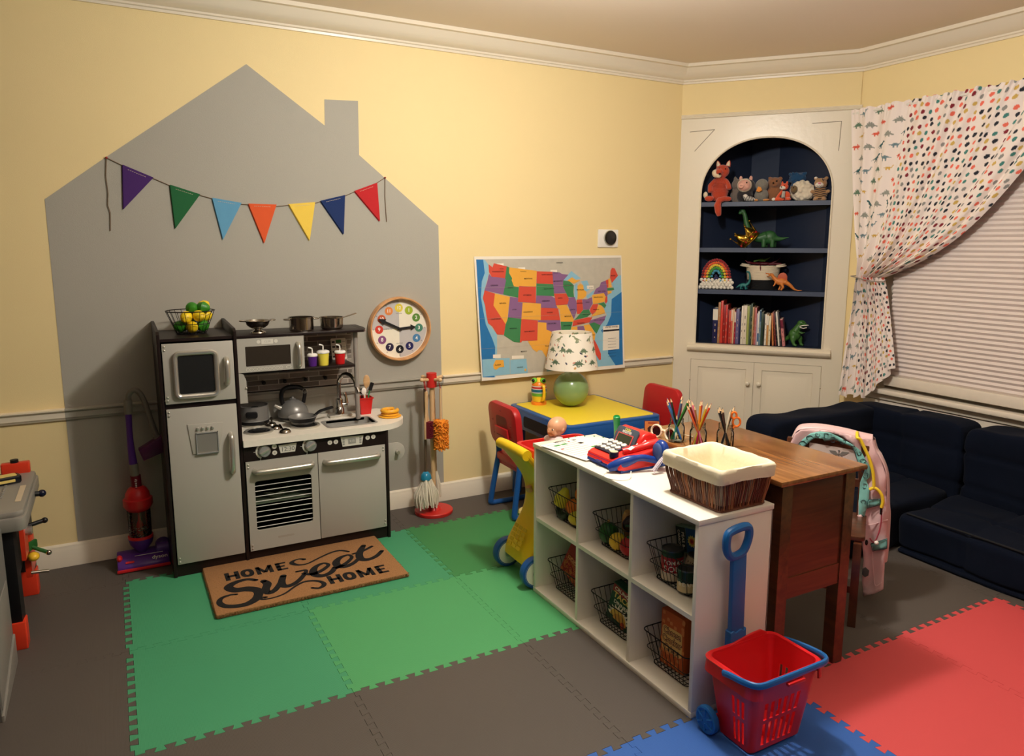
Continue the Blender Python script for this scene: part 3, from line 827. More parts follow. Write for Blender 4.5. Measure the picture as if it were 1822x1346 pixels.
# ---------------------------------------------------------------- wall clock
bamboo = mat_wood('pale bamboo', (196, 138, 84), (226, 172, 118), (6, 6, 6), .4)
t_ = thing('wall_clock', 'round learning clock with rainbow numbered discs and a pale wood rim', 'clock', (1.277, -.001, .964))
b = B(FRONT); b.lathe([(.150, 0), (.163, 0), (.165, .01), (.164, .04), (.161, .046), (.156, .046), (.152, .04), (.151, .01)], bamboo, 64, cap=False); b.build('rim', t_)
b = B(FRONT)
fc = mat('clock face ivory', (244, 236, 216), .5); fg = mat('clock face grey', (196, 192, 190), .5)
b.lathe([(.152, .006), (.152, .012), (0, .012)], fc, 48, cap=False)
b.flat([(0, 0)] + ell(0, 0, .148, .148, 16, PI / 2, PI), fg, z=.0124); b.flat([(0, 0)] + ell(0, 0, .148, .148, 16, -PI / 2, 0), fg, z=.0124)
cols = {12: (232, 208, 70), 1: (166, 184, 44), 2: (94, 140, 56), 3: (72, 132, 108), 4: (76, 132, 178), 5: (30, 32, 92), 6: (18, 20, 30), 7: (44, 32, 66), 8: (136, 78, 128), 9: (216, 66, 50), 10: (204, 94, 50), 11: (226, 136, 70)}
wh = mat('white numeral ink', (250, 248, 240), .5); ink = mat('black ink', (24, 22, 24), .5)
for n_ in range(1, 13):
    a = PI / 2 - n_ * PI / 6; x, y = .107 * math.cos(a), .107 * math.sin(a)
    b.lathe([(.0215, .0126), (.0215, .0132), (0, .0132)], mat('clock disc %d' % n_, cols[n_], .5), 20, T(x, y, 0), cap=False)
    b.text(str(n_), .026 if n_ < 10 else .023, wh, T(x, y, .0136), bold=.02)
    a = PI / 2 - n_ * PI / 6; b.text(str(n_ * 5), .008, ink, T(.137 * math.cos(a), .137 * math.sin(a), .0136))
for t, x, y in (("O'CLOCK", 0, .078), ('HALF PAST', 0, -.076), ('QUARTER TO', -.062, 0), ('QUARTER PAST', .06, -.002)): b.text(t, .0075, ink, T(x, y, .0128))
b.build('face', t_)
def hand(name, ang, L_, hw, z):
    b = B(FRONT @ RZ(ang)); b.prism([(-.012, -hw), (L_ * .68, -hw), (L_ * .68, -hw * 2.6), (L_, 0), (L_ * .68, hw * 2.6), (L_ * .68, hw), (-.012, hw)], z, z + .0015, ink); b.build(name, t_)
hand('minute_hand', 154, .128, .0062, .022); hand('hour_hand', 4, .088, .0062, .018)
b = B(FRONT); b.cyl((0, 0, .012), (0, 0, .026), .006, ink); b.build('centre_pin', t_)

# ---------------------------------------------------------------- bunting
bt = thing('felt_bunting', 'string of seven coloured felt pennants hung across the grey painted house', 'bunting', (.36, -.004, 1.5))
FI = T(-.36, .004, -1.5)
def wp_(px_pts): return px_pts
twine = mat('brown twine', (120, 100, 80), .9)
b = B(FI)
stc = [(0.022, 1.745), (0.079, 1.716), (0.193, 1.668), (0.255, 1.641), (0.373, 1.604), (0.422, 1.591), (0.545, 1.57), (0.574, 1.569), (0.698, 1.565), (0.752, 1.571), (0.876, 1.584), (0.902, 1.593), (1.021, 1.623), (1.067, 1.644), (1.183, 1.692), (1.225, 1.719)]
b.tube([(x, -.005, z) for x, z in stc], .0017, twine, 6)
b.tube([(x, -.006, z) for x, z in [(0.022, 1.745), (0.014, 1.67), (0.017, 1.6), (0.012, 1.551), (0.019, 1.52), (0.014, 1.444)]], .0017, twine, 6)
b.tube([(x, -.006, z) for x, z in [(1.225, 1.719), (1.222, 1.63), (1.225, 1.549), (1.228, 1.504)]], .0017, twine, 6)
for x, z in ((.022, 1.745), (1.225, 1.719)): b.sph((x, -.007, z), .005, mat('red push pin', (150, 40, 34), .4), 10)
b.build('twine', bt)
fl = [('purple', (70, 34, 104), [(0.079, 1.72), (0.193, 1.672), (0.069, 1.535)]), ('green', (30, 100, 56), [(0.255, 1.645), (0.374, 1.608), (0.264, 1.457)]), ('sky blue', (98, 160, 196), [(0.422, 1.595), (0.545, 1.576), (0.457, 1.411)]),
      ('orange', (228, 92, 46), [(0.574, 1.574), (0.698, 1.573), (0.635, 1.396)]), ('yellow', (244, 208, 84), [(0.753, 1.577), (0.876, 1.59), (0.843, 1.409)]), ('navy', (24, 48, 100), [(0.902, 1.597), (1.021, 1.628), (1.008, 1.44)]), ('red', (192, 34, 40), [(1.068, 1.649), (1.183, 1.693), (1.192, 1.506)])]
for n_, c_, p in fl:
    fm = mat(n_ + ' felt', c_, .95, bump=.4, bscale=900, sheen=.3)
    b = B(FI @ FRONT); b.prism(p, .008, .0105, fm)
    b.prism([(q[0] - .003, q[1] - .002) for q in p], .003, .005, fm)
    a, c2 = Vector(p[0]), Vector(p[1]); d = c2 - a; dn = Vector((d.y, -d.x)).normalized()
    if dn.y > 0: dn = -dn
    for k in range(9):
        s0 = a + d * (.2 + k * .066) + dn * .011; s1 = s0 + d * .045
        b.tube([(s0.x, s0.y, .011), (s1.x, s1.y, .011)], .0009, mat('stitch light', (214, 200, 176), .8), 4)
    o = b.build('pennant', bt); o['label'] = n_ + ' felt pennant'
# ---------------------------------------------------------------- toy kitchen
esp = mat('espresso painted wood', (30, 19, 17), 0.4, var=.06, spec=.35)
kg = mat('warm grey kitchen door', (174, 170, 160), 0.42, var=.01, nscale=5)
silv = mat('satin silver plastic', (205, 202, 192), .28, .75)
slab = mat('white speckled worktop', (236, 230, 216), .35, var=.04, nscale=60)
chalk = mat('black chalk panel', (14, 14, 14), .5)
prt = mat('printed light grey', (216, 212, 200), .5)
K = thing('toy_kitchen', 'grey and dark brown wooden play kitchen with fridge, microwave, oven and sink', 'play kitchen', (.62, -.19, 0))
KI = T(-.62, .19, 0)
def kb(): return B(KI)
b = kb()
YF = -.36
sidep = [(0, 0), (YF, 0), (YF, 1.03), (YF + .02, 1.042), (-.02, 1.055), (0, 1.055)]
ZY = Matrix(((0, 0, 1, 0), (1, 0, 0, 0), (0, 1, 0, 0), (0, 0, 0, 1)))      # local (x,y) -> world (y,z), extrude along x
b.prism([(y - .008, z) for y, z in sidep], 0, .013, esp, T(.139, 0, 0) @ ZY, bev=.002)
b.prism([(y - .008, z) for y, z in sidep], 0, .013, esp, T(.428, 0, 0) @ ZY, bev=.002)
b.box(.152, .428, YF, -.008, 1.0, 1.012, esp)
b.box(.152, .428, -.02, -.008, .05, 1.0, esp)
b.box(.152, .428, YF + .01, -.008, .05, .062, esp); b.box(.152, .428, YF + .004, -.3, .722, .744, esp)
b.box(.152, 1.072, YF, YF + .012, .0, .055, esp)
b.box(.441, 1.072, YF + .012, -.02, .045, .055, esp)
b.box(1.072, 1.085, YF - .012, -.02, 0, .53, esp, bev=.002)
b.box(.441, 1.072, -.03, -.02, .05, .525, esp)
b.build('cabinet_body', K, ang=25)
def rivets(b, pts, y, m=silv):
    for x, z in pts: b.sph((x, y, z), (.0042, .0028, .0042), m, 10)
def bar_handle(parent, p0, p1, y, r=.011, name='handle'):
    p0 = Vector((p0[0], y, p0[1])); p1 = Vector((p1[0], y, p1[1])); d = (p1 - p0).normalized(); off = Vector((0, -.028, 0))
    b = kb(); pts = [p0, p0 + off * .6 + d * .004, p0 + off + d * .018, (p0 + p1) / 2 + off * 1.12, p1 + off - d * .018, p1 + off * .6 - d * .004, p1]
    b.tube(catmull(pts, 5), r, silv, 12); return b.build(name, parent)
# fridge doors
b = kb(); b.box(.156, .424, YF - .012, YF, .745, .993, kg, bev=.0025); rivets(b, [(.165, .982), (.165, .967), (.165, .775), (.165, .76)], YF - .0135)
fz = b.build('freezer_door', K)
b = kb(); F_ = FRONT @ T(0, 0, 0)
fr = rrect(.200, .354, .775, .952, .018, 4)
b.tube([(x, YF - .02, z) for x, z in fr], .011, silv, 10, closed=True, flat=(.9, 1))
b.build('window_frame', fz)
b = kb(); b.prism(rrect(.207, .347, .782, .945, .008), 0, .018, chalk, T(0, YF - .002, 0) @ FRONT); b.build('window_pane', fz)
bar_handle(fz, (.392, .815), (.395, .92), YF - .01)
b = kb(); b.box(.156, .424, YF - .012, YF, .056, .724, kg, bev=.0025); rivets(b, [(.165, .712), (.165, .697), (.165, .084), (.165, .068)], YF - .0135)
fd = b.build('fridge_door', K)
b = kb()
b.prism([(.229, .655), (.367, .651), (.348, .524), (.243, .526)], 0, .006, kg, T(0, YF - .011, 0) @ FRONT, bev=.003)
b.prism(rrect(.262, .342, .53, .612, .003), 0, .0004, mat('dispenser recess', (150, 146, 138), .35, .4), T(0, YF - .0185, 0) @ FRONT)
b.box(.258, .262, YF - .022, YF - .016, .528, .616, silv); b.box(.258, .344, YF - .024, YF - .016, .525, .53, silv); b.box(.258, .344, YF - .022, YF - .016, .612, .616, silv)
b.box(.341, .345, YF - .022, YF - .016, .528, .616, silv)
for k in range(4): b.box(.262 + k * .019, .272 + k * .019, YF - .025, YF - .016, .628, .640, silv, bev=.002)
b.build('ice_dispenser', fd)
bar_handle(fd, (.393, .43), (.394, .595), YF - .01)
# worktop
b = kb()
wt = [(.441, -.02), (.441, -.388), (1.03, -.388)] + [(1.03 + .175 * math.sin(t), -.213 - .175 * math.cos(t)) for t in [i * PI / 20 for i in range(1, 13)]] + [(1.185, -.06), (1.14, -.02)]
def hole_slab(b, outer, hx0, hx1, hy0, hy1, z0, z1, m):
    # slab split round a rectangular hole
    yl = min(p[1] for p in outer); yh = max(p[1] for p in outer)
    xl = min(p[0] for p in outer)
    b.box(xl, hx0, -.388, -.02, z0, z1, m)
    b.box(hx0, hx1, -.388, hy0, z0, z1, m); b.box(hx0, hx1, hy1, -.02, z0, z1, m)
    rp = [(hx1, -.388)] + [p for p in outer if p[0] >= hx1] + [(hx1, -.02)]
    b.prism(rp, z0, z1, m)
hole_slab(b, wt, .825, 1.045, -.325, -.185, .532, .56, slab)
b.build('worktop', K, ang=20)
b = kb(); inn = rrect(.825, 1.045, -.325, -.185, .018, 4); n_ = len(inn)
sinkm = mat('brushed steel sink', (170, 168, 162), .4, .35)
lo = [(x * .94 + .935 * .06, y * .94 - .255 * .06) for x, y in inn]
out_ = rrect(.815, 1.055, -.335, -.175, .024, 4)
vs = [(x, y, .5615) for x, y in out_] + [(x, y, .564) for x, y in inn] + [(x, y, .548) for x, y in inn] + [(x, y, .505) for x, y in lo]
fs = [[k * n_ + i, k * n_ + (i + 1) % n_, (k + 1) * n_ + (i + 1) % n_, (k + 1) * n_ + i] for k in range(3) for i in range(n_)] + [[3 * n_ + i for i in range(n_)]]
b.add(vs, fs, sinkm); b.build('sink_basin', K)
# faucet
chrome = mat('chrome', (205, 202, 196), .12, 1.0, var=.0)
b = kb(); b.box(.875, .985, -.135, -.075, .56, .572, silv, bev=.004); b.lathe([(.024, .57), (.022, .60), (.017, .607), (.017, .645), (.012, .65)], chrome, 20, T(.93, -.105, 0))
b.tube(catmull([(.93, -.105, .64), (.93, -.105, .70), (.932, -.107, .735), (.947, -.125, .765), (.967, -.155, .772), (.984, -.185, .752), (.992, -.2, .715), (.998, -.21, .69)], 6), .0105, chrome, 12)
b.cyl((.93, -.105, .615), (.968, -.105, .617), .011, chrome); b.tube([(.965, -.105, .62), (.965, -.1, .65), (.96, -.098, .675)], [.009, .007, .009], chrome, 10)
b.build('faucet', K)
# front panel strip with knobs
b = kb(); b.box(.441, 1.072, YF - .01, YF + .01, .463, .531, esp)
P_ = T(0, YF - .0108, 0) @ FRONT
for x, z in ((.569, .517), (.569, .489), (.811, .504), (.838, .504), (.986, .505), (1.013, .506)):
    b.lathe([(.0105, 0), (.0105, .0008), (0, .0008)], prt, 16, P_ @ T(x, z, 0), cap=False); b.lathe([(.004, .0009), (0, .0009)], kg, 8, P_ @ T(x, z, 0.0002), cap=False)
for x in (.526, .724):
    b.lathe([(.036, 0), (.036, .0005), (.028, .0005)], prt, 24, P_ @ T(x, .502, 0) @ RZ(115), cap=False, arc=math.radians(130))
    for a in (115, 180, 245): b.box(.0365, .044, -.001, .001, 0, .0006, prt, P_ @ T(x, .502, 0) @ RZ(a))
b.prism([(.586, .520), (.664, .522), (.656, .484), (.594, .484)], 0, .001, prt, P_)
b.text('12:30', .027, mat('display grey text', (120, 122, 116), .5), P_ @ T(.625, .499, .0015), bold=.01)
b.text('PM', .008, mat('display grey text'), P_ @ T(.625, .516, .0015))
b.prism([(.860, .523), (.966, .519), (.958, .477), (.868, .477)], 0, .001, prt, P_)
dgt = mat('display grey block', (150, 150, 142), .5)
b.prism(rrect(.894, .930, .486, .512, .002), 0, .0004, dgt, P_ @ T(0, 0, .0012))
for x in (.868, .946):
    for k in range(3): b.prism(rrect(x, x + .010, .484 + k * .011, .492 + k * .011, .001), 0, .0004, dgt, P_ @ T(0, 0, .0012))
b.text('9:15', .014, prt, P_ @ T(.912, .499, .0018)); b.text('AM', .006, dgt, P_ @ T(.937, .508, .0015)); b.text('COOK', .006, dgt, P_ @ T(.885, .508, .0015))
b.build('control_panel', K)
for x in (.526, .724):
    b = kb(); b.lathe([(.026, 0), (.026, .008), (.022, .014), (0, .014)], silv, 28, P_ @ T(x, .502, 0), cap=False)
    b.prism(rrect(-.005, .005, -.021, .021, .004), .012, .022, silv, P_ @ T(x, .502, 0) @ RZ(-60), bev=.002); b.build('control_knob', K)
# lower doors
def frame_door(name, x0, x1, z0, z1, wx0, wx1, wz0, wz1):
    b = kb()
    for a in ((x0, wx0, z0, z1), (wx1, x1, z0, z1), (wx0, wx1, z0, wz0), (wx0, wx1, wz1, z1)): b.box(a[0], a[1], YF - .012, YF, a[2], a[3], kg)
    return b
b = frame_door('oven_door', .447, .752, .057, .462, .479, .722, .146, .371)
for cx, cz, q in ((.479, .146, 0), (.722, .146, 1), (.722, .371, 2), (.479, .371, 3)):
    r_ = .012; sx = 1 if q in (0, 3) else -1; sz = 1 if q < 2 else -1
    b.prism([(cx, cz)] + [(cx + sx * r_ - sx * r_ * math.sin(t), cz + sz * r_ - sz * r_ * math.cos(t)) for t in [i * PI / 10 for i in range(6)]], -.0, .012, kg, T(0, YF, 0) @ FRONT)
rivets(b, [(.456, .45), (.456, .436), (.456, .083), (.456, .069)], YF - .0135)
b.prism(rrect(.565, .635, .097, .107, .003), 0, .0006, mat('embossed door grey', (166, 158, 146), .45), T(0, YF - .0121, 0) @ FRONT)
od = b.build('oven_door', K, ang=25)
bar_handle(od, (.482, .418), (.728, .418), YF - .01, .012)
b = kb(); rackm = mat('white wire', (226, 226, 220), .35)
for k in range(9): z = .348 - k * .0235; b.cyl((.477, YF - .006, z), (.724, YF - .006, z), .0017, rackm, seg=6)
b.build('window_bars', od)
b = kb(); b.box(.479, .722, YF - .002, YF - .001, .146, .371, mat_glass('oven glass', (205, 212, 205), .02, .08)); b.build('window_pane', od)
b = kb(); b.box(.455, .745, -.34, -.03, .255, .263, slab); b.build('oven_shelf', K)
b = kb(); b.box(.441, .452, -.35, -.03, .06, .46, mat('oven inside', (36, 40, 34), .7)); b.box(.745, .755, -.35, -.03, .06, .46, mat('oven inside')); b.box(.452, .745, -.045, -.03, .06, .46, mat('oven inside')); b.build('oven_lining', K)
b = kb(); b.box(.755, 1.068, YF - .012, YF, .057, .463, kg, bev=.0025); rivets(b, [(1.058, .45), (1.058, .436), (1.058, .09), (1.058, .074)], YF - .0135)
cd = b.build('cupboard_door', K); bar_handle(cd, (.785, .418), (1.033, .418), YF - .01, .012)
# side bracket
b = kb(); b.prism([(1.085, .373), (1.12, .373)] + [(1.125 + .044 * math.sin(t), .417 - .044 * math.cos(t)) for t in [i * PI / 12 for i in range(13)]] + [(1.085, .461)], 0, .008, kg, T(0, -.352, 0) @ FRONT, bev=.002)
b.cyl((1.13, -.36, .416), (1.13, -.386, .416), .009, silv, seg=12); b.build('side_bracket', K)
# burners and burner bits
coil = mat('black burner', (18, 18, 18), .4)
for i, (x, y, r_) in enumerate(((.528, -.245, .063), (.533, -.085, .062), (.735, -.235, .066), (.72, -.07, .062))):
    b = kb(); b.lathe([(r_, .0), (r_, .006), (r_ - .004, .009), (r_ - .012, .007), (r_ - .014, .004), (0, .004)], silv, 36, T(x, y, .56), cap=False)
    b.lathe([(r_ - .014, .0045), (r_ - .022, .009), (r_ - .032, .006), (r_ - .038, .009), (r_ - .046, .006), (.008, .009), (0, .009)], coil, 32, T(x, y, .56), cap=False)
    b.build('burner', K)
# upper unit
b = kb(); YU = -.245
b.box(.441, 1.02, YU - .005, -.008, .985, .997, esp, bev=.002); b.prism([(1.02, YU - .005), (1.04, -.21), (1.05, -.15), (1.05, -.008), (1.02, -.008)], .985, .997, esp)
b.box(.441, .975, YU, -.02, .822, .834, esp, bev=.001)
b.box(.441, 1.035, -.02, -.008, .697, .985, mat('grey kitchen back', (150, 142, 132), .5)); b.box(.441, 1.035, -.022, -.02, .697, .702, esp)
b.build('upper_shelf_frame', K, ang=25)
b = kb(); br = [mat('brick print dark', (112, 102, 92), .5), mat('brick print grey', (136, 126, 116), .5), mat('brick print pale', (160, 150, 138), .5)]; mort = mat('brick print mortar', (196, 186, 172), .5)
b.box(.453, 1.02, -.0235, -.0225, .705, .984, mort); r2 = random.Random(4); row = 0; z = .707
while z < .982:
    x = .453 - (.07 if row % 2 else .02)
    while x < 1.02:
        xx0, xx1 = max(.453, x), min(1.02, x + .137)
        if xx1 - xx0 > .004: b.box(xx0, xx1, -.0243, -.0234, z, min(.983, z + .0205), br[r2.randrange(3)])
        x += .142
    z += .0245; row += 1
b.build('brick_backsplash', K)
for x in (.592, .688, .785, .881):
    b = kb(); b.cyl((x, -.024, .748), (x, -.046, .745), .006, coil, seg=10); b.sph((x, -.05, .745), .010, coil, 12); b.build('utensil_hook', K)
b = kb(); b.cyl((.993, -.2, .56), (.993, -.2, .985), .011, mat('grey post', (150, 142, 134), .4), seg=16); b.build('post', K)
b = kb(); b.prism([(.452, .697), (.488, .697), (.486, .80), (.476, .826), (.452, .834)], 0, .01, kg, T(0, YU + .002, 0) @ FRONT); b.sph((.484, YU - .01, .765), .005, silv, 8); b.build('left_bracket', K)
b = kb()
for a in ((.453, .488, .834, .983), (.68, .740, .834, .983), (.488, .68, .834, .860), (.488, .68, .948, .983)): b.box(a[0], a[1], YU - .012, YU, a[2], a[3], kg)
b.box(.453, .74, YU - .0, -.03, .834, .84, kg); b.box(.735, .74, YU, -.03, .84, .983, kg)
M2 = T(0, YU - .0123, 0) @ FRONT
b.prism(rrect(.557, .607, .956, .977, .002), 0, .0005, prt, M2); b.text('12:30', .013, kg, M2 @ T(.582, .967, .001))
for x in (.545, .619): b.lathe([(.008, 0), (.008, .0005), (0, .0005)], prt, 14, M2 @ T(x, .967, 0), cap=False)
for k in range(10):
    b.lathe([(.0074, 0), (.0074, .0005), (.0058, .0005)], prt, 14, M2 @ T(.494 + k * .0158, .8465, 0), cap=False); b.text(str((k + 1) % 10), .009, prt, M2 @ T(.494 + k * .0158, .8465, .0006))
b.lathe([(.0072, 0), (.0072, .0005), (.0055, .0005)], prt, 14, M2 @ T(.669, .8465, 0) @ S(1.6, 1, 1), cap=False)
mw = b.build('microwave', K, ang=25)
b = kb(); b.prism(rrect(.487, .681, .859, .949, .008), 0, .002, mat('smoked window', (52, 46, 40), .1, coat=.5), T(0, YU - .009, 0) @ FRONT); b.build('window_pane', mw)
bar_handle(mw, (.714, .848), (.713, .952), YU - .01, .010)

# ---------------------------------------------------------------- cookware and food on the kitchen
steel = mat('polished steel', (176, 170, 160), .16, 1.0, var=.02)
greyen = mat('grey enamel', (132, 130, 126), .32, .25); rub = mat('black rubber handle', (20, 20, 22), .4)
t_ = thing('colander', 'small footed steel colander on top of the toy kitchen', 'colander', (.562, -.155, .997))
b = B(); b.lathe([(.034, 0), (.032, .004), (.018, .010), (.015, .015), (.026, .020), (.044, .032), (.053, .050), (.060, .053), (.060, .0555), (.051, .0545), (.042, .036), (.024, .024), (0, .020)], steel, 36, cap=False); b.build('bowl', t_)
b = B()
for r_ in range(3):
    for k in range(14): a = 2 * PI * (k + r_ * .5) / 14; rr = .034 + r_ * .0065; b.sph((rr * math.cos(a), rr * math.sin(a), .0255 + r_ * .0065), .0018, rub, 6)
b.build('drain_holes', t_)
for s in (-1, 1):
    b = B(); b.tube(catmull([(s * .056, -.018, .054), (s * .072, -.012, .055), (s * .076, 0, .055), (s * .072, .012, .055), (s * .056, .018, .054)], 4), .003, steel, 8); b.build('handle', t_)
t_ = thing('stock_pot', 'polished steel toy pot with two loop handles between the colander and the saucepan', 'pot', (.755, -.155, .997))
b = B(); b.lathe([(0, .0), (.052, .0), (.055, .004), (.055, .058), (.059, .06), (.059, .063), (.053, .062), (.052, .006), (0, .005)], steel, 40, cap=False); b.build('pot_body', t_)
for s in (-1, 1):
    b = B(); b.tube(catmull([(s * .054, -.018, .052), (s * .074, -.012, .053), (s * .078, 0, .053), (s * .074, .012, .053), (s * .054, .018, .052)], 4), .003, steel, 8); b.build('handle', t_)
t_ = thing('saucepan', 'polished steel toy saucepan with one long handle at the right end of the kitchen top', 'saucepan', (.895, -.155, .997))
b = B(); b.lathe([(0, .0), (.044, .0), (.051, .008), (.054, .052), (.058, .054), (.058, .057), (.052, .056), (.049, .01), (0, .005)], steel, 40, cap=False); b.build('pot_body', t_)
b = B(); b.tube([(.054, .008, .05), (.08, .015, .056), (.125, .03, .066)], [.004, .0045, .0055], steel, 8, flat=(.6, 1.3)); b.build('handle', t_)
t_ = thing('cooking_pot', 'matte grey toy stew pot with a black side grip on the rear left burner', 'pot', (.533, -.085, .569))
b = B(); b.lathe([(0, .0), (.064, .0), (.068, .004), (.068, .016), (.0665, .018), (.0665, .082), (.069, .085), (.065, .085), (.063, .02), (0, .008)], greyen, 40, cap=False); b.lathe([(.0684, .0), (.0688, .012), (.0684, .014)], rub, 40, cap=False); b.build('pot_body', t_)
for a in (-105, 75):
    b = B(RZ(a)); b.prism(rrect(-.026, .026, .034, .064, .01), 0, .012, rub, T(.062, 0, 0) @ RZ(90) @ RX(90), bev=.003); b.build('grip', t_)
t_ = thing('toy_kettle', 'matte grey toy kettle with a black arched handle bearing a smiley button', 'kettle', (.715, -.075, .569))
b = B(); b.lathe([(0, 0), (.066, 0), (.069, .004), (.069, .012)], rub, 36, cap=False); b.lathe([(.069, .012), (.071, .02), (.070, .035), (.062, .055), (.046, .074), (.028, .085), (.014, .089), (0, .09)], greyen, 36, cap=False)
b.lathe([(.016, .088), (.016, .093), (.009, .096), (.006, .104), (0, .105)], greyen, 20, cap=False); b.build('kettle_body', t_)
b = B(); b.tube([(-.058, -.01, .055), (-.075, -.012, .065), (-.088, -.014, .073)], [.011, .008, .0065], silv, 12); b.build('spout', t_)
b = B(); b.tube(catmull([(-.046, 0, .07), (-.052, 0, .10), (-.045, 0, .135), (-.02, 0, .15), (.02, -.002, .15), (.045, -.002, .14), (.058, -.002, .118), (.05, 0, .07)], 5), .0085, rub, 10, flat=(1, 1.3)); b.build('handle', t_)
b = B(T(.056, -.013, .128) @ FRONT); b.lathe([(.0105, 0), (.0115, .0006), (.0105, .0012)], wp, 20, cap=False)
for x in (-.004, .004): b.sph((x, .003, .0008), .0014, wp, 8)
b.tube([(.006 * math.cos(a), .001 + .006 * math.sin(a), .0008) for a in [math.radians(200 + 14 * i) for i in range(11)]], .0008, wp, 5); b.build('smiley_badge', t_)
t_ = thing('frying_pan', 'small grey and black toy frying pan on the front right burner', 'frying pan', (.728, -.215, .569))
b = B(); b.lathe([(0, .0), (.046, .0), (.052, .006), (.056, .014)], greyen, 36, cap=False); b.lathe([(.056, .014), (.062, .03), (.065, .034)], rub, 36, cap=False); b.lathe([(.065, .034), (.062, .036), (.054, .018), (.045, .012), (0, .011)], greyen, 36, cap=False); b.build('pan_body', t_)
b = B(); b.tube(catmull([(.06, .012, .03), (.085, .03, .042), (.12, .05, .046), (.155, .068, .048)], 5), [.007] * 5 + [.008] * 6 + [.0085] * 5, rub, 10, flat=(.8, 1.3)); b.build('handle', t_)
t_ = thing('toy_skillet', 'shiny grey toy skillet stacked under the frying pan', 'skillet', (.728, -.218, .5695))
t_.location = (.74, -.218, .569); C.objects.unlink(t_); bpy.data.objects.remove(t_)
for i, (x, y, ry, lb) in enumerate(((.628, -.315, 0, 'overturned at the front of the worktop'), (.605, -.225, 25, 'leaning between the two burners'), (.597, -.15, -20, 'lying near the grey stew pot'))):
    t_ = thing('measuring_spoon', 'shiny steel toy measuring spoon ' + lb, 'spoon', (x, y, .561), rz=ry, group=None)
    b = B(); b.lathe([(.026, .0), (.026, .003), (.020, .012), (.008, .018), (0, .0185)], steel, 24, cap=False); b.build('bowl', t_)
    b = B(); b.tube([(0, .02, .003), (-.004, .045, .010), (-.01, .07, .022)], [.004, .003, .004], steel, 8, flat=(.6, 1.4)); b.build('handle', t_)
# cups on the shelf
for x, y, h_, r_, c_, nm in ((.787, -.205, .047, .0215, (84, 36, 128), 'purple'), (.838, -.20, .058, .0265, (238, 220, 80), 'yellow'), (.918, -.195, .052, .0245, (206, 32, 34), 'red')):
    t_ = thing('toy_cup', nm + ' toy drinks cup with a white lid and bent straw on the small kitchen shelf', 'cup', (x, y, .834))
    cm = mat(nm + ' cup plastic', c_, .3)
    b = B(); b.lathe([(0, 0), (r_ * .82, 0), (r_ * .86, .004), (r_, h_), (0, h_)], cm, 28, cap=False); b.build('cup_body', t_)
    b = B(); b.lathe([(r_ * 1.08, h_ - .001), (r_ * 1.12, h_ + .004), (r_ * 1.02, h_ + .009), (r_ * .8, h_ + .012), (0, h_ + .012)], wp, 28, cap=False); b.build('lid', t_)
    b = B(); b.tube(catmull([(0, 0, h_ + .01), (0, 0, h_ + .03), (-.004, 0, h_ + .036), (-.018, 0, h_ + .04)], 4), .0032, wp, 8); b.build('straw', t_)
t_ = thing('recipe_card', 'white printed recipe card with small food pictures leaning on the brick backsplash', 'card', (.952, -.06, .834), rot=(math.radians(-12), 0, 0))
b = B(FRONT); b.prism(rrect(-.037, .037, 0, .104, .006), 0, .002, pap)
for k, c_ in enumerate(((150, 30, 30), (220, 160, 60), (70, 40, 30), (60, 120, 60))): b.prism(rrect(-.012, .014, .008 + k * .024, .024 + k * .024, .002), .0021, .0025, mat('food picture %d' % k, c_, .5))
for k in range(4): b.prism(rrect(-.032, -.018, .010 + k * .024, .018 + k * .024, .001), .0021, .0023, MC['K'])
for k in range(4): b.box(.017, .033, .012 + k * .024, .0132 + k * .024, .002, .0023, MC['K'])
b.build('printed_card', t_)
# utensil cup
redp = mat('red plastic', (212, 36, 34), .28); woodl = mat_wood('light wood', (196, 150, 98), (222, 182, 130), (3, 20, 20), .5)
t_ = thing('utensil_pot', 'square red plastic pot standing at the sink holding toy utensils', 'pot', (1.055, -.105, .56))
b = B(); vs = []; lv = [(.0, .024), (.078, .033), (.078, .037), (.084, .037), (.084, .033), (.006, .021)]
for z, h_ in lv: vs += [(-h_, -h_, z), (h_, -h_, z), (h_, h_, z), (-h_, h_, z)]
fs = [[k * 4 + i, k * 4 + (i + 1) % 4, k * 4 + 4 + (i + 1) % 4, k * 4 + 4 + i] for k in range(5) for i in range(4)] + [[20, 21, 22, 23], [3, 2, 1, 0]]
b.add(vs, fs, redp); b.build('pot_body', t_, ang=20)
def utensil(name, label, base, tip, headfn, sm):
    u = thing(name, label, 'utensil', (1.055, -.105, .575)); b = B(); b.tube([base, tip], .0035, sm, 8); b.build('handle', u); headfn(u); return u
utensil('wooden_spoon', 'pale wooden toy spoon tallest in the red utensil pot', (-.002, .004, 0), (.012, .006, .115), lambda u: B().sph((.016, .006, .145), (.017, .004, .033), woodl, 20).build('spoon_head', u), woodl)
greenp = mat('green plastic', (40, 140, 84), .3)
utensil('toy_spatula', 'black toy spatula with a green handle leaning right in the red utensil pot', (.006, -.004, 0), (.026, -.006, .1), lambda u: B(T(.034, -.006, .118) @ RY(20)).prism(rrect(-.009, .009, -.02, .022, .004), -.002, .002, rub, FRONT).build('spatula_blade', u), greenp)
utensil('toy_ladle', 'white slotted toy spoon leaning forward in the red utensil pot', (0, -.01, 0), (-.004, -.016, .085), lambda u: B(T(-.006, -.017, .10)).sph((0, 0, 0), (.013, .004, .019), wp, 16).build('spoon_head', u), wp)
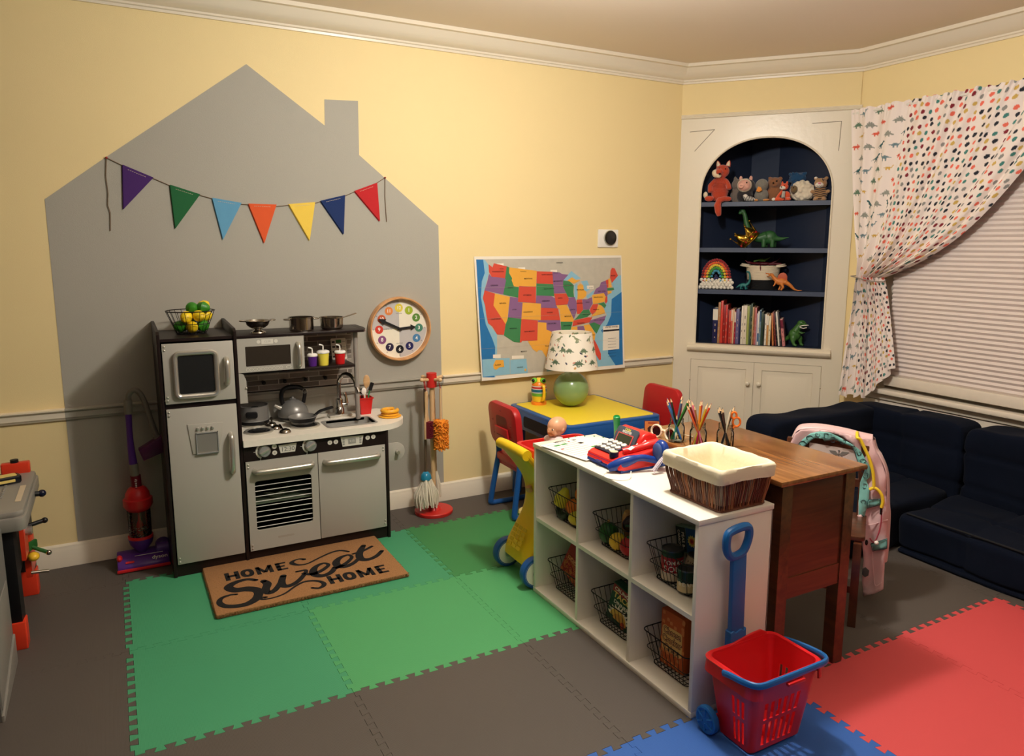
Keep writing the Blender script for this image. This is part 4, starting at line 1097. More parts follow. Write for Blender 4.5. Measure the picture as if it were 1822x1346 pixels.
utensil('toy_whisk', 'thin steel toy whisk leaning left in the red utensil pot', (-.006, 0, 0), (-.035, -.002, .105), lambda u: B().tube([(-.035, -.002, .1), (-.048, -.002, .12), (-.05, -.002, .14), (-.038, -.002, .135), (-.035, -.002, .1)], .0016, steel, 6).tube([(-.035, -.002, .1), (-.042, -.01, .12), (-.046, -.01, .138), (-.043, .006, .12), (-.035, -.002, .1)], .0016, steel, 6).build('wire_loops', u), steel)
utensil('basting_brush', 'black toy brush with a white tuft in the red utensil pot', (-.008, .004, 0), (-.014, -.006, .08), lambda u: B().sph((-.014, -.01, .1), (.010, .007, .016), rub, 12).build('brush_head', u), rub)
# waffle maker
yel = mat('orange yellow plastic', (244, 178, 50), .3)
t_ = thing('toy_waffle_maker', 'round yellow toy waffle piece on the rounded end of the worktop', 'toy food', (1.142, -.232, .56))
b = B(); b.lathe([(.048, 0), (.055, .002), (.055, .006), (.048, .008)], yel, 32); b.build('plate', t_)
b = B(RZ(20)); b.lathe([(.036, .008), (.044, .011), (.044, .017), (.036, .02)], yel, 30)
b.tube([(.037 * math.cos(a), .037 * math.sin(a), .031) for a in [math.radians(i * 10 + 20) for i in range(33)]], .009, yel, 10)
for k in range(3): a = k * PI / 3; b.cyl((-.036 * math.cos(a), -.036 * math.sin(a), .026), (.036 * math.cos(a), .036 * math.sin(a), .026), .004, yel, seg=8)
b.build('waffle_ring', t_)
# glass dish in the oven
b = B(); b.lathe([(0, .0), (.035, .0), (.055, .02), (.062, .035), (.060, .035), (.052, .02), (.033, .003), (0, .003)], steel, 32, cap=False)
tag(place(b.build('oven_dish'), (.575, -.27, .2632)), 'shiny round dish on the white shelf behind the oven window', 'dish')
# fruit basket
wire = mat('black wire', (18, 16, 16), .4, .3)
t_ = thing('wire_fruit_basket', 'black wire bowl on top of the toy fridge holding lemons and limes', 'basket', (.285, -.195, 1.012))
b = B(); NB = 20; ro = .096; ri = .058; hb = .098
for z, r_ in ((0.002, ri), (hb * .45, ri + (ro - ri) * .45), (hb, ro)): b.tube([(r_ * math.cos(2 * PI * i / 40), r_ * math.sin(2 * PI * i / 40), z) for i in range(40)], .0016 if z < hb else .0022, wire, 6, closed=True)
for i in range(NB): a = 2 * PI * i / NB; b.cyl((ri * math.cos(a), ri * math.sin(a), .002), (ro * math.cos(a), ro * math.sin(a), hb), .0012, wire, seg=5)
for k in range(5): a = PI * k / 5; b.cyl((ri * math.cos(a), ri * math.sin(a), .002), (-ri * math.cos(a), -ri * math.sin(a), .002), .0012, wire, seg=5)
b.build('wire_frame', t_)
lem = mat('lemon skin', (240, 206, 34), .4, bump=.3, bscale=300, var=.06); lim = mat('lime skin', (52, 128, 30), .38, bump=.3, bscale=300, var=.1)
def citrus(kind, label, loc, rz, s=1.0, tilt=70):
    b = B(RZ(rz) @ RX(tilt)); b.lathe([(.0, -.034), (.004, -.032), (.012, -.027), (.022, -.015), (.0255, 0), (.022, .015), (.012, .027), (.005, .032), (0, .035)] if kind == 'lemon' else [(.0, -.029), (.008, -.027), (.019, -.018), (.0265, 0), (.019, .018), (.008, .027), (0, .0295)], lem if kind == 'lemon' else lim, 22, cap=False)
    o = b.build(kind); o.location = loc; o.scale = (s,) * 3
    tag(o, label, kind); return o
fx, fy, fz_ = .285, -.195, 1.012
for k, (kd, dx, dy, dz, lb) in enumerate([
    ('lemon', .0, -.036, .031, 'yellow toy lemon at the bottom centre front of the wire bowl'), ('lime', .044, -.012, .033, 'green toy lime at the bottom right of the wire bowl'), ('lime', -.042, -.014, .034, 'green toy lime at the bottom left of the wire bowl'),
    ('lemon', -.020, -.038, .074, 'yellow toy lemon left of centre in the middle layer of the bowl'), ('lemon', .029, -.036, .077, 'yellow toy lemon right of centre in the middle layer of the bowl'), ('lemon', .058, .012, .072, 'yellow toy lemon against the right side wires of the bowl'),
    ('lime', .0, .038, .034, 'green toy lime hidden at the bottom back of the bowl'), ('lime', .008, -.004, .108, 'dark green toy lime on top of the pile, left one'), ('lime', .05, -.012, .11, 'dark green toy lime on top of the pile, right one'),
    ('lemon', .055, .035, .112, 'yellow toy lemon peeking over the back right rim of the bowl'), ('lemon', .01, .045, .078, 'yellow toy lemon in the middle of the pile behind the others')]):
    citrus(kd, lb, (fx + dx, fy + dy, fz_ + dz), k * 53, .96 if kd == 'lemon' else 1.0, 60 + 20 * (k % 3))

# ---------------------------------------------------------------- doormat
coir = mat('coir fibre', (156, 112, 70), .95, var=.35, nscale=160, bump=1.0, bscale=260); coirs = mat('coir edge', (140, 100, 56), .95, var=.3, nscale=120)
mink = mat('black coir print', (18, 16, 16), .95, bump=.8, bscale=260)
t_ = thing('doormat', 'tan coir doormat printed HOME Sweet HOME in black, lying on the green tiles', 'doormat', (.25, -.83, 0.0))
b = B(); b.prism(rrect(0, .757, 0, .472, .006), .001, .018, coir, bev=.003)
r3 = random.Random(2)
for k in range(900):   # ragged pile along the edges
    e = r3.random(); 
    if e < .6: x, y, dx, dy = r3.uniform(0, .757), 0, 0, -1
    elif e < .8: x, y, dx, dy = 0, r3.uniform(0, .472), -1, 0
    else: x, y, dx, dy = .757, r3.uniform(0, .472), 1, 0
    l_ = r3.uniform(.002, .006); w_ = .0016; z0 = r3.uniform(.001, .014)
    b.add([(x - dy * w_, y + dx * w_, z0), (x + dy * w_, y - dx * w_, z0), (x + dx * l_, y + dy * l_, z0 + .001), (x, y, z0 + .004)], [[0, 1, 2], [1, 3, 2], [3, 0, 2]], coirs)
b.build('coir_pad', t_)
b = B()
def ribbon(pts, z, wf=1.0):
    P = catmull([(x / 1000, y / 1000, 0) for x, y, w in pts], 8); W_ = catmull([(w, 0, 0) for x, y, w in pts], 8)
    vs, fs = [], []
    for i, p in enumerate(P):
        d = (P[min(len(P) - 1, i + 1)] - P[max(0, i - 1)]).normalized(); w_ = W_[i].x / 1000 * .60 * wf
        # broad-nib pen: heavier on upright strokes
        n2 = Vector((-d.y, d.x, 0)); vs += [p + n2 * w_, p - n2 * w_]
        if i: fs.append([2 * i - 2, 2 * i - 1, 2 * i + 1, 2 * i])
    b.add([(v.x, v.y, z) for v in vs], fs, mink)
    for e in (0, -1): b.flat(ell(P[e].x, P[e].y, W_[e].x / 1000 * .60 * wf, W_[e].x / 1000 * .60 * wf, 14), mink, z=z)
for k, s_ in enumerate(MAT_STROKES): ribbon(s_, .0186 + k * .00002, .9 if k != 7 else 1)
for ox, oz in ((.073, .287), (.443, .053)):
    w1 = .0185; h1 = .080
    def bar(x0, y0, x1, y1, w_=w1): 
        d = Vector((x1 - x0, y1 - y0)).normalized(); n = Vector((-d.y, d.x)) * w_ / 2
        b.flat([(ox + x0 + n.x, oz + y0 + n.y), (ox + x0 - n.x, oz + y0 - n.y), (ox + x1 - n.x, oz + y1 - n.y), (ox + x1 + n.x, oz + y1 + n.y)], mink, z=.0184)
    bar(.008, 0, .008, h1); bar(.046, 0, .046, h1); bar(.008, h1 / 2, .046, h1 / 2, .020)
    oo = [(ox + .087 + .0265 * math.copysign(abs(math.cos(t)) ** .8, math.cos(t)), oz + h1 / 2 + h1 / 2 * math.copysign(abs(math.sin(t)) ** .8, math.sin(t))) for t in [2 * PI * i / 28 for i in range(28)]]
    oi = [(ox + .087 + .0085 * math.cos(t), oz + h1 / 2 + .019 * math.sin(t)) for t in [2 * PI * i / 28 for i in range(28)]]
    b.add([(x, y, .0184) for x, y in oo + oi], [[i, (i + 1) % 28, 28 + (i + 1) % 28, 28 + i] for i in range(28)], mink)
    bar(.131, 0, .131, h1, .017); bar(.181, 0, .181, h1, .017); bar(.130, h1 - .004, .156, .012, .016); bar(.182, h1 - .004, .156, .012, .016)
    bar(.213, 0, .213, h1); bar(.206, h1 - .007, .248, h1 - .007, .015); bar(.206, h1 / 2, .240, h1 / 2, .014); bar(.206, .007, .248, .007, .015)
b.build('lettering', t_)
# ---------------------------------------------------------------- play table, chairs, lamp
bluep = mat('royal blue plastic', (28, 84, 152), .35, var=.03); ytop = mat('yellow table top', (238, 212, 54), .45, var=.02, nscale=6, bump=.15, bscale=120)
redc = mat('red chair plastic', (190, 36, 38), .38, var=.03); redd = mat('dark red recess', (132, 24, 26), .5)
t_ = thing('play_table', 'square blue plastic play table with a yellow top, pushed against the wall below the map', 'table', (2.2, -.34, 0))
b = B(); bm = None
b.prism(rrect(-.297, .297, -.315, .315, .04, 6), .39, .505, bluep, bev=.012); b.prism(rrect(-.297, .297, -.315, .315, .04, 6), .488, .508, bluep, bev=.008)
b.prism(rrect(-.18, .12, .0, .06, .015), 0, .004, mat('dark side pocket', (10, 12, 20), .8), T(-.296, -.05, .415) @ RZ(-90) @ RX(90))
b.build('table_frame', t_, ang=40)
b = B(); b.prism(rrect(-.268, .268, -.286, .286, .022, 5), .505, .511, ytop, bev=.002); b.build('table_top', t_)
for sx in (-1, 1):
    for sy in (-1, 1):
        b = B(); b.cyl((sx * .25, sy * .26, .40), (sx * .262, sy * .275, 0), .034, bluep, r1=.026, seg=20); b.build('leg', t_)
def toy_chair(label, loc, rz):
    t = thing('toy_chair', label, 'chair', loc, rz)
    # faces +x : backrest at -x
    b = B(); b.prism(rrect(-.14, .14, -.14, .14, .035), .262, .305, redc, bev=.01); b.prism(rrect(-.13, .13, -.13, .13, .03), .240, .265, redc, bev=.004); b.build('seat', t)
    BK = T(-.135, 0, .36) @ RY(-6) @ Matrix(((0, 0, 1, 0), (1, 0, 0, 0), (0, 1, 0, 0), (0, 0, 0, 1)))
    b = B(); b.prism(rrect(-.155, .155, .0, .225, .055, 7), -.02, .02, redc, BK, bev=.01)
    b.prism(rrect(-.06, .06, .07, .165, .02, 4), -.0215, -.019, redd, BK); 
    b.prism([(-.075, .035), (.075, .035), (.068, .105), (-.068, .105)], -.032, -.02, redc, BK, bev=.004)
    b.box(-.045, .045, .062, .068, -.0335, -.032, redd, BK)
    for y, z in ((-.09, .06), (.09, .06), (-.1, .13), (.1, .13), (0, .195)): b.sph((y, z, -.0205), .005, redd, 8, M=BK)
    b.build('backrest', t)
    for s in (-1, 1):
        b = B(); b.tube(catmull([(-.135, s * .115, .375), (-.125, s * .118, .30), (-.14, s * .125, .20), (-.165, s * .135, .04), (-.16, s * .138, .014), (-.12, s * .138, .012), (.06, s * .138, .012), (.13, s * .137, .014), (.145, s * .132, .04), (.12, s * .12, .18), (.105, s * .115, .262)], 5), .0135, bluep, 12, flat=(1, 1.15)); b.build('side_frame', t)
    return t
toy_chair('red toy chair with blue legs left of the yellow table, back pocket showing', (1.872, -.335, 0), 0)
toy_chair('red toy chair at the far right of the yellow table, above the desk', (2.57, -.38, .012), 180)
# lamp
t_ = thing('table_lamp', 'table lamp with a round green ceramic base and a dinosaur print shade', 'lamp', (2.175, -.255, .511))
gc = mat('green ceramic', (132, 162, 106), .22, var=.03, coat=.4)
b = B(); b.sph((0, 0, .097), (.098, .098, .097), gc, 48); b.build('lamp_base', t_)
b = B(); b.cyl((0, 0, .19), (0, 0, .235), .012, silv); b.cyl((0, 0, .235), (0, 0, .38), .005, silv)
for k in range(3): a = 2 * PI * k / 3; b.cyl((0, 0, .375), (.11 * math.cos(a), .11 * math.sin(a), .40), .0018, silv, seg=6)
b.build('lamp_stem', t_)
us = np.linspace(0, .82, 380); vs_ = np.linspace(0, .2, 96); U, V_ = np.meshgrid(us, vs_)
col = np.ones(U.shape + (3,)) * LCOL((246, 238, 222))
r4 = random.Random(8)
leafc = [(84, 110, 82), (214, 150, 130), (40, 48, 74), (210, 160, 90), (120, 140, 110)]
for k in range(70):
    cx, cy = r4.uniform(0, .82), r4.uniform(.008, .19); c_ = leafc[r4.randrange(5)]; an = r4.uniform(0, PI); rx_, ry_ = r4.uniform(.007, .0105), r4.uniform(.003, .0055)
    dx, dy = U - cx, V_ - cy; a_ = dx * math.cos(an) + dy * math.sin(an); b_ = -dx * math.sin(an) + dy * math.cos(an)
    col[(a_ / rx_) ** 2 + (b_ / ry_) ** 2 < 1] = LCOL(c_)
paint_dinos(U, V_, col, .0, .82, .18, w=.062, seed=12, dx=.088, dy=.062, cols=[('rex', (150, 158, 120)), ('spiky', (92, 116, 90)), ('long', (222, 150, 84)), ('spiky', (110, 130, 100)), ('rex', (96, 120, 96))])
def shade_pts():
    t = V_ / .2; r = .108 + .038 * t; a = U / .82 * 2 * PI - 2.4
    return np.stack([r * np.cos(a), r * np.sin(a), .412 - t * .197], -1)
o = painted('lamp_shade', shade_pts, 0, 0, U, V_, col, mat_vcol('printed shade paper', .7), t_)
o.modifiers.new('Solidify', 'SOLIDIFY').thickness = .0015
# caterpillar toy
t_ = thing('caterpillar_toy', 'striped toy jug creature with bulging green eyes on the yellow table', 'toy', (2.045, -.125, .511))
def pm(n, c=(128, 128, 128), r=.32): return mat(n, c, r)
b = B(RZ(-35))
for z0, z1, r0, r1, c_ in ((0, .018, .043, .043, (244, 140, 40)), (.018, .05, .036, .041, (240, 206, 50)), (.05, .068, .041, .043, (110, 180, 60)), (.068, .073, .042, .042, (245, 240, 228)), (.073, .088, .043, .043, (30, 110, 140)), (.088, .093, .042, .042, (245, 240, 228)), (.093, .103, .042, .041, (200, 40, 44)), (.103, .108, .041, .04, (245, 240, 228)), (.108, .128, .041, .030, (244, 140, 40)), (.128, .150, .026, .012, (244, 200, 50))):
    b.lathe([(0, z0), (r0, z0), (r1 * 1.01 if False else r0 * 1.0, z0 + .002), (r1, z1 - .001), (0, z1)], pm('toy colour %d %d %d' % c_, c_), 28, cap=False)
b.build('toy_body', t_)
for s in (-1, 1):
    b = B(RZ(-35)); b.sph((s * .024, -.014, .135), (.017, .017, .017), pm('lime eye plastic', (120, 200, 60)), 18); b.sph((s * .028, -.024, .137), .010, pm('black eye', (14, 14, 20), .15), 14); b.build('eye', t_)
b = B(RZ(-20)); b.tube(catmull([(.012, -.042, .108), (.016, -.062, .11), (.018, -.066, .08), (.016, -.062, .045), (.01, -.045, .03)], 5), .0085, pm('yellow handle', (246, 196, 40)), 10); b.build('handle', t_)

# ---------------------------------------------------------------- push cart with doll
yc = mat('bright yellow plastic', (238, 198, 24), .38, var=.03); wht = mat('cream wheel plastic', (238, 232, 214), .4)
t_ = thing('push_cart', 'yellow push cart with red tub and blue wheels, half hidden behind the shelf', 'cart', (1.43, -1.045, 0))
YZ = Matrix(((0, 0, 1, 0), (1, 0, 0, 0), (0, 1, 0, 0), (0, 0, 0, 1)))
cv = catmull([(-.010, 0, .075), (.0, 0, .12), (.035, 0, .19), (.072, 0, .27), (.082, 0, .35), (.066, 0, .42), (.030, 0, .48), (-.004, 0, .525), (-.034, 0, .56)], 4)
hw = catmull([(.112, 0, 0), (.114, 0, 0), (.106, 0, 0), (.096, 0, 0), (.094, 0, 0), (.098, 0, 0), (.108, 0, 0), (.116, 0, 0), (.118, 0, 0)], 4)
b = B(); vs = []; n_ = len(cv); ring = 16
for i in range(n_):
    d = (cv[min(n_ - 1, i + 1)] - cv[max(0, i - 1)]).normalized(); nx = Vector((d.z, 0, -d.x))
    for k in range(ring):
        a_ = 2 * PI * k / ring; c_, s_ = math.cos(a_), math.sin(a_)
        p_ = cv[i] + nx * (.017 * math.copysign(abs(s_) ** .6, s_)); vs.append((p_.x, hw[i].x * math.copysign(abs(c_) ** .35, c_), p_.z))
b.add(vs, [[i * ring + k, i * ring + (k + 1) % ring, (i + 1) * ring + (k + 1) % ring, (i + 1) * ring + k] for i in range(n_ - 1) for k in range(ring)] + [list(range(ring))[::-1], [(n_ - 1) * ring + k for k in range(ring)]], yc)
GRM = T(-.004, 0, .165) @ RY(24) @ T(-.0165, 0, -.165)
for k in range(5):
    for j in range(3): b.prism(rrect(-.05 + j * .036, -.022 + j * .036, .125 + k * .02, .14 + k * .02, .004), -.002, .0, mat('grille yellow', (206, 168, 16), .45), GRM @ YZ)
b.tube([(-.036, -.118, .562), (-.038, -.06, .566), (-.038, .06, .566), (-.036, .118, .562)], .022, yc, 14)
b.build('handle_panel', t_)
b = B(); b.prism(rrect(.03, .34, -.085, .085, .03), .09, .16, yc, bev=.02); b.build('chassis', t_)
b = B(); vs = []; rp0 = rrect(.10, .32, -.10, .10, .03); rp1 = rrect(.05, .36, -.125, .125, .03); n_ = len(rp0)
for P__, z in ((rp0, .16), (rp1, .53), (rrect(.04, .372, -.137, .137, .035), .53), (rrect(.04, .372, -.137, .137, .035), .55), (rrect(.054, .358, -.123, .123, .03), .55), (rrect(.104, .316, -.096, .096, .028), .17)): vs += [(x, y, z) for x, y in P__]
fs = [[k * n_ + i, k * n_ + (i + 1) % n_, (k + 1) * n_ + (i + 1) % n_, (k + 1) * n_ + i] for k in range(5) for i in range(n_)] + [[5 * n_ + i for i in range(n_)], [i for i in range(n_)][::-1]]
b.add(vs, fs, redp); b.build('red_tub', t_)
for x in (0.0, .29):
    for s in (-1, 1):
        b = B(T(x, s * .122, .066) @ RX(90)); b.lathe([(.05, -.018), (.064, -.016), (.066, -.008), (.066, .008), (.064, .016), (.05, .018)], bluep, 32, cap=False)
        b.lathe([(.0, -.0175), (.054, -.0175), (.055, 0), (.054, .0175), (0, .0175)], wht, 32, cap=False)
        for z in (-.019, .019):
            b.lathe([(.02, z), (.017, z * 1.12), (0, z * 1.12)], mat('grey hub', (170, 168, 160), .4), 16, cap=False)
        b.build('wheel', t_)
# doll
skin = mat('doll vinyl skin', (222, 166, 128), .38, var=.03, coat=.2); dress = mat('pink doll dress', (230, 206, 204), .85, bump=.4, bscale=120)
t_ = thing('baby_doll', 'bald baby doll in a pale pink dress sitting in the cart, looking left', 'doll', (1.602, -1.035, .416), rz=11)
b = B(); b.sph((.010, 0, .215), (.045, .038, .041), skin, 28); b.sph((-.012, 0, .200), (.027, .027, .026), skin, 20); b.sph((-.036, 0, .196), (.0065, .006, .0055), skin, 12)
b.sph((-.029, .0, .182), (.008, .010, .006), skin, 12); b.sph((-.018, .015, .19), (.012, .012, .012), skin, 12); b.sph((-.018, -.015, .19), (.012, .012, .012), skin, 12)
for s in (-1, 1): b.sph((.012, s * .036, .203), (.007, .005, .010), skin, 12)
b.cyl((.008, 0, .14), (.006, 0, .185), .016, skin)
o = b.build('head', t_); md = o.modifiers.new('Remesh', 'REMESH'); md.mode = 'VOXEL'; md.voxel_size = .0022; md.use_smooth_shade = True
sm = o.modifiers.new('Smooth', 'SMOOTH'); sm.factor = .5; sm.iterations = 5
for s in (-1, 1):
    b = B(); b.sph((-.0295, s * .0155, .208), (.0042, .005, .004), wp, 12); b.sph((-.0315, s * .0158, .2083), (.0034, .0040, .0038), mat('brown eye', (52, 30, 20), .1), 10); b.build('eye', t_)
b = B(); b.sph((-.0355, 0, .1825), (.002, .0055, .0022), mat('doll lips', (196, 92, 86), .4), 10); b.build('mouth', t_)
b = B(); b.lathe([(.018, .176), (.034, .170), (.046, .15), (.05, .11), (.055, .03), (.06, -.06), (0, -.06)], dress, 28, S(.8, 1, 1), cap=False)
for s in (-1, 1): b.sph((0, s * .042, .152), (.022, .022, .018), dress, 14)
b.build('dress', t_)
for s in (-1, 1):
    b = B(); b.tube(catmull([(0, s * .055, .12), (-.01, s * .075, .09), (-.035, s * .07, .06), (-.055, s * .06, .055)], 4), [.012, .012, .012, .011, .011, .011, .010, .010, .010, .009, .009, .0085, .012], skin, 10); b.build('arm', t_)
    b = B(); b.tube(catmull([(-.01, s * .03, -.05), (-.06, s * .035, -.045), (-.11, s * .035, -.05), (-.12, s * .035, -.035)], 4), .014, skin, 10); b.build('leg', t_)

# ---------------------------------------------------------------- cleaning stand
redw = mat('red painted wood', (206, 44, 38), .4); beech = mat_wood('beech dowel', (204, 164, 116), (226, 192, 146), (20, 20, 2), .45)
sx, sy = 1.393, -.155
t_ = thing('cleaning_stand', 'red and natural wood stand with a round base for toy cleaning tools', 'stand', (sx, sy, 0))
b = B(); b.lathe([(0, .0), (.098, 0), (.1, .004), (.1, .016), (.097, .019), (.04, .02), (.034, .032), (.024, .04), (0, .04)], redw, 48, cap=False); b.build('base', t_)
b = B(); b.cyl((0, 0, .035), (0, 0, .68), .0125, beech, seg=18); b.build('pole', t_)
b = B(); b.cyl((0, 0, .672), (0, 0, .745), .0265, redw, seg=28); b.build('hub', t_)
PEG = []
for k in range(4):
    a = math.radians(200 + 90 * k); dx, dy = math.cos(a), math.sin(a)
    b = B(); b.cyl((dx * .02, dy * .02, .712), (dx * .062, dy * .062, .716), .0085, beech, seg=14); b.sph((dx * .066, dy * .066, .7165), .0105, beech, 12); b.build('peg', t_); PEG.append((dx * .052, dy * .052))
cordm = mat('red hanging cord', (170, 40, 36), .8)
mopm = mat('white mop cotton', (226, 216, 196), .95, bump=.8, bscale=300); tealk = mat('blue mop cap', (40, 132, 168), .2, coat=.3)
def hang(b, top, x, y, z): b.tube([(x, y, z), (top[0] - .003, top[1], .722), (top[0] + .003, top[1], .722), (x + .002, y, z)], .0013, cordm, 5)
p = (-.05, -.018)
t_ = thing('toy_mop', 'toy mop with a blue cap and white cotton strings hanging on the cleaning stand', 'mop', (sx, sy, 0))
b = B(); hang(b, p, -.047, -.022, .67); b.cyl((-.05, -.024, .225), (-.047, -.022, .67), .0065, mat('dark mop pole', (92, 74, 56), .4), seg=12); b.build('pole', t_)
b = B(T(-.05, -.026, .195)); b.lathe([(.001, .042), (.012, .04), (.024, .028), (.029, .008), (.028, 0), (0, 0)], tealk, 28, cap=False); b.build('cap', t_)
b = B(); r5 = random.Random(3)
for k in range(64):
    a = r5.uniform(0, 2 * PI); r0 = r5.uniform(.008, .026); r1 = r5.uniform(.03, .056); zb = r5.uniform(.04, .075); wv = r5.uniform(-.008, .008)
    dx, dy = math.cos(a), math.sin(a)
    b.tube(catmull([(-.05 + dx * r0, -.026 + dy * r0, .198), (-.05 + dx * (r0 + r1) / 2, -.026 + dy * (r0 + r1) / 2, .16), (-.05 + dx * r1 + wv, -.026 + dy * r1, .11), (-.05 + dx * r1 * 1.02, -.026 + dy * r1, zb)], 4), .0042, mopm, 6)
o = b.build('mop_strings', t_); 
t_ = thing('toy_scrub_brush', 'wooden hand brush with dark red bristles hanging on the left of the cleaning stand', 'brush', (sx - .048, sy - .045, 0))
b = B(); hang(b, (-.002, .025), 0, 0, .665); b.prism([(-.0075, .66), (.0075, .66), (.009, .62), (.0075, .57), (.012, .53), (.019, .51), (.019, .415), (-.019, .415), (-.019, .51), (-.012, .53), (-.0075, .57), (-.009, .62)], -.006, .006, beech, RZ(38) @ FRONT, bev=.003); b.build('wooden_back', t_)
b = B(RZ(38)); r6 = random.Random(5); brm = mat('dark red bristles', (110, 18, 34), .8)
b.box(-.016, .016, -.026, -.004, .42, .505, brm)
for k in range(150):
    x, z = r6.uniform(-.016, .016), r6.uniform(.42, .505); b.cyl((x, -.02, z), (x + r6.uniform(-.002, .002), -.031, z + r6.uniform(-.002, .002)), .0014, brm, seg=4)
b.build('bristles', t_)
t_ = thing('toy_duster', 'orange shaggy toy duster on a wooden stick hanging at the front of the stand', 'duster', (sx + .028, sy - .048, 0))
b = B(); hang(b, (-.012, 0), 0, 0, .665); b.cyl((0, 0, .48), (0, 0, .67), .0065, beech, seg=12); b.build('stick', t_)
orm = mat('orange chenille', (236, 144, 40), .95, var=.2, nscale=90); b = B(); r7 = random.Random(6)
b.lathe([(0, .35), (.024, .352), (.031, .37), (.031, .49), (.022, .505), (0, .508)], orm, 20, cap=False)
for k in range(620):
    a = r7.uniform(0, 2 * PI); z = r7.uniform(.354, .505); rr = .029; dx, dy = math.cos(a), math.sin(a); e = r7.uniform(.007, .013)
    b.tube([(dx * rr, dy * rr, z), (dx * (rr + e), dy * (rr + e), z + r7.uniform(-.009, .004))], [.0034, .0026], orm, 5)
b.build('shaggy_head', t_)
t_ = thing('toy_broom', 'second toy handle with white strings hanging behind the pole of the cleaning stand', 'mop', (sx, sy, 0))
b = B(); b.cyl((.03, .038, .2), (.024, .034, .68), .0062, beech, seg=12); b.build('pole', t_)
b = B()
for k in range(26):
    a = r5.uniform(0, 2 * PI); r1 = r5.uniform(.01, .03); dx, dy = math.cos(a), math.sin(a)
    b.tube([(.03 + dx * .006, .038 + dy * .006, .21), (.032 + dx * r1, .038 + dy * r1 * .7, .14), (.034 + dx * r1 * 1.2, .038 + dy * r1 * .8, r5.uniform(.06, .09))], .004, mopm, 6)
b.build('mop_strings', t_)

b = B(); b.lathe([(0, 0), (.034, 0), (.042, .012), (.038, .026), (.02, .034), (0, .035)], pm('pale yellow plastic', (232, 210, 130), .4), 24, S(1.3, .8, 1), cap=False)
tag(place(b.build('toy_block'), (1.815, -.40, 0), 20), 'pale yellow rounded toy piece on the floor behind the red chair leg', 'toy')
# ---------------------------------------------------------------- white cube shelf
lam = mat('white laminate', (240, 234, 220), .38, var=.01, nscale=4)
SX0, SX1, SY1, SY0, SH = 1.41, 1.705, -1.19, -2.143, .62
t_ = thing('cube_shelf', 'low white cube shelf with six open compartments standing beside the desk', 'shelf', (1.5575, -1.6665, 0))
SI = T(-1.5575, 1.6665, 0)
def sb(): return B(SI)
b = sb(); b.box(SX0 - .004, SX1, SY0 - .004, SY1 + .004, SH - .016, SH, lam, bev=.001); b.build('top_panel', t_)
b = sb(); b.box(SX0 - .002, SX1, SY0, SY1, 0.0, .018, lam, bev=.001); b.build('bottom_panel', t_)
for y in (SY0, SY1 - .015): b = sb(); b.box(SX0, SX1, y, y + .015, .018, SH - .016, lam, bev=.0008); b.build('side_panel', t_)
DV = [-1.8255, -1.5075]
for y in DV: b = sb(); b.box(SX0 + .002, SX1 - .004, y - .0075, y + .0075, .018, SH - .016, lam); b.build('divider', t_)
CELLS = [(-1.5, -1.205), (-1.818, -1.515), (-2.128, -1.833)]
for y0, y1 in CELLS: b = sb(); b.box(SX0 + .002, SX1 - .004, y0 - .0, y1 + .0, .304, .319, lam); b.build('middle_panel', t_)
b = sb(); b.box(SX1 - .004, SX1, SY0, SY1, .0, SH - .016, lam); b.build('back_panel', t_)
# wire baskets
def wire_basket():
    b = B(); W0, W1, D0, D1, Hh = .088, .112, .085, .112, .118   # half sizes bottom/top along y, x
    def ring(z): t = z / Hh; return D0 + (D1 - D0) * t, W0 + (W1 - W0) * t
    for z, r_ in ((.004, .0014), (.058, .0014), (Hh, .002)):
        dx, dy = ring(z); dx = dx if z > .1 else dx + (.005 if z > .05 else 0); dy = dy if z > .1 else dy + (.005 if z > .05 else 0)
        b.tube([(x, y, z) for x, y in rrect(-dx, dx, -dy, dy, .02, 4)], r_, wire, 6, closed=True)
    for k in range(9):
        f = -1 + 2 * (k + .5) / 9
        for s in (-1, 1):
            b.tube([(s * D1, f * W1 * .9, Hh), (s * D0, f * W0 * .9, .004)], .0011, wire, 5); b.tube([(f * D1 * .9, s * W1, Hh), (f * D0 * .9, s * W0, .004)], .0011, wire, 5)
        b.tube([(-D0, f * W0 * .9, .003), (D0, f * W0 * .9, .003)], .0011, wire, 5); b.tube([(f * D0 * .9, -W0, .003), (f * D0 * .9, W0, .003)], .0011, wire, 5)
    return b
bmsh = wire_basket().build('wire_basket')
BX = 1.567
spots = []
names = {(0, 1): 'holding a yellow squash and oranges in the upper far cube', (1, 1): 'holding toy vegetables in the upper middle cube', (2, 1): 'holding toy food cans in the upper near cube',
         (0, 0): 'holding a red snack box in the lower far cube', (1, 0): 'holding taco and pasta boxes in the lower middle cube', (2, 0): 'holding the cracker box in the lower near cube'}
first = True
for i in range(3):
    for lvl in (1, 0):
        o = bmsh if first else bmsh.copy()
        if not first: C.objects.link(o)
        first = False
        cy = (CELLS[i][0] + CELLS[i][1]) / 2; z0 = .319 if lvl else .018
        o.location = (BX, cy + .026, z0); tag(o, 'black wire basket ' + names[(i, lvl)], 'wire basket', 'wire baskets in the cube shelf'); spots.append((i, lvl, cy, z0))
def food(name, label, b, loc, rot=(0, 0, 0), cat='toy food'):
    o = b.build(name) if isinstance(b, B) else b
    o.location = loc; o.rotation_euler = [math.radians(a) for a in rot]; tag(o, label, cat); return o
def cy_(i): return (CELLS[i][0] + CELLS[i][1]) / 2
Zt, Zb = .319 + .006, .018 + .006
pear = [(0, -.04), (.016, -.038), (.03, -.026), (.034, -.008), (.028, .012), (.018, .028), (.014, .04), (.006, .046), (0, .047)]
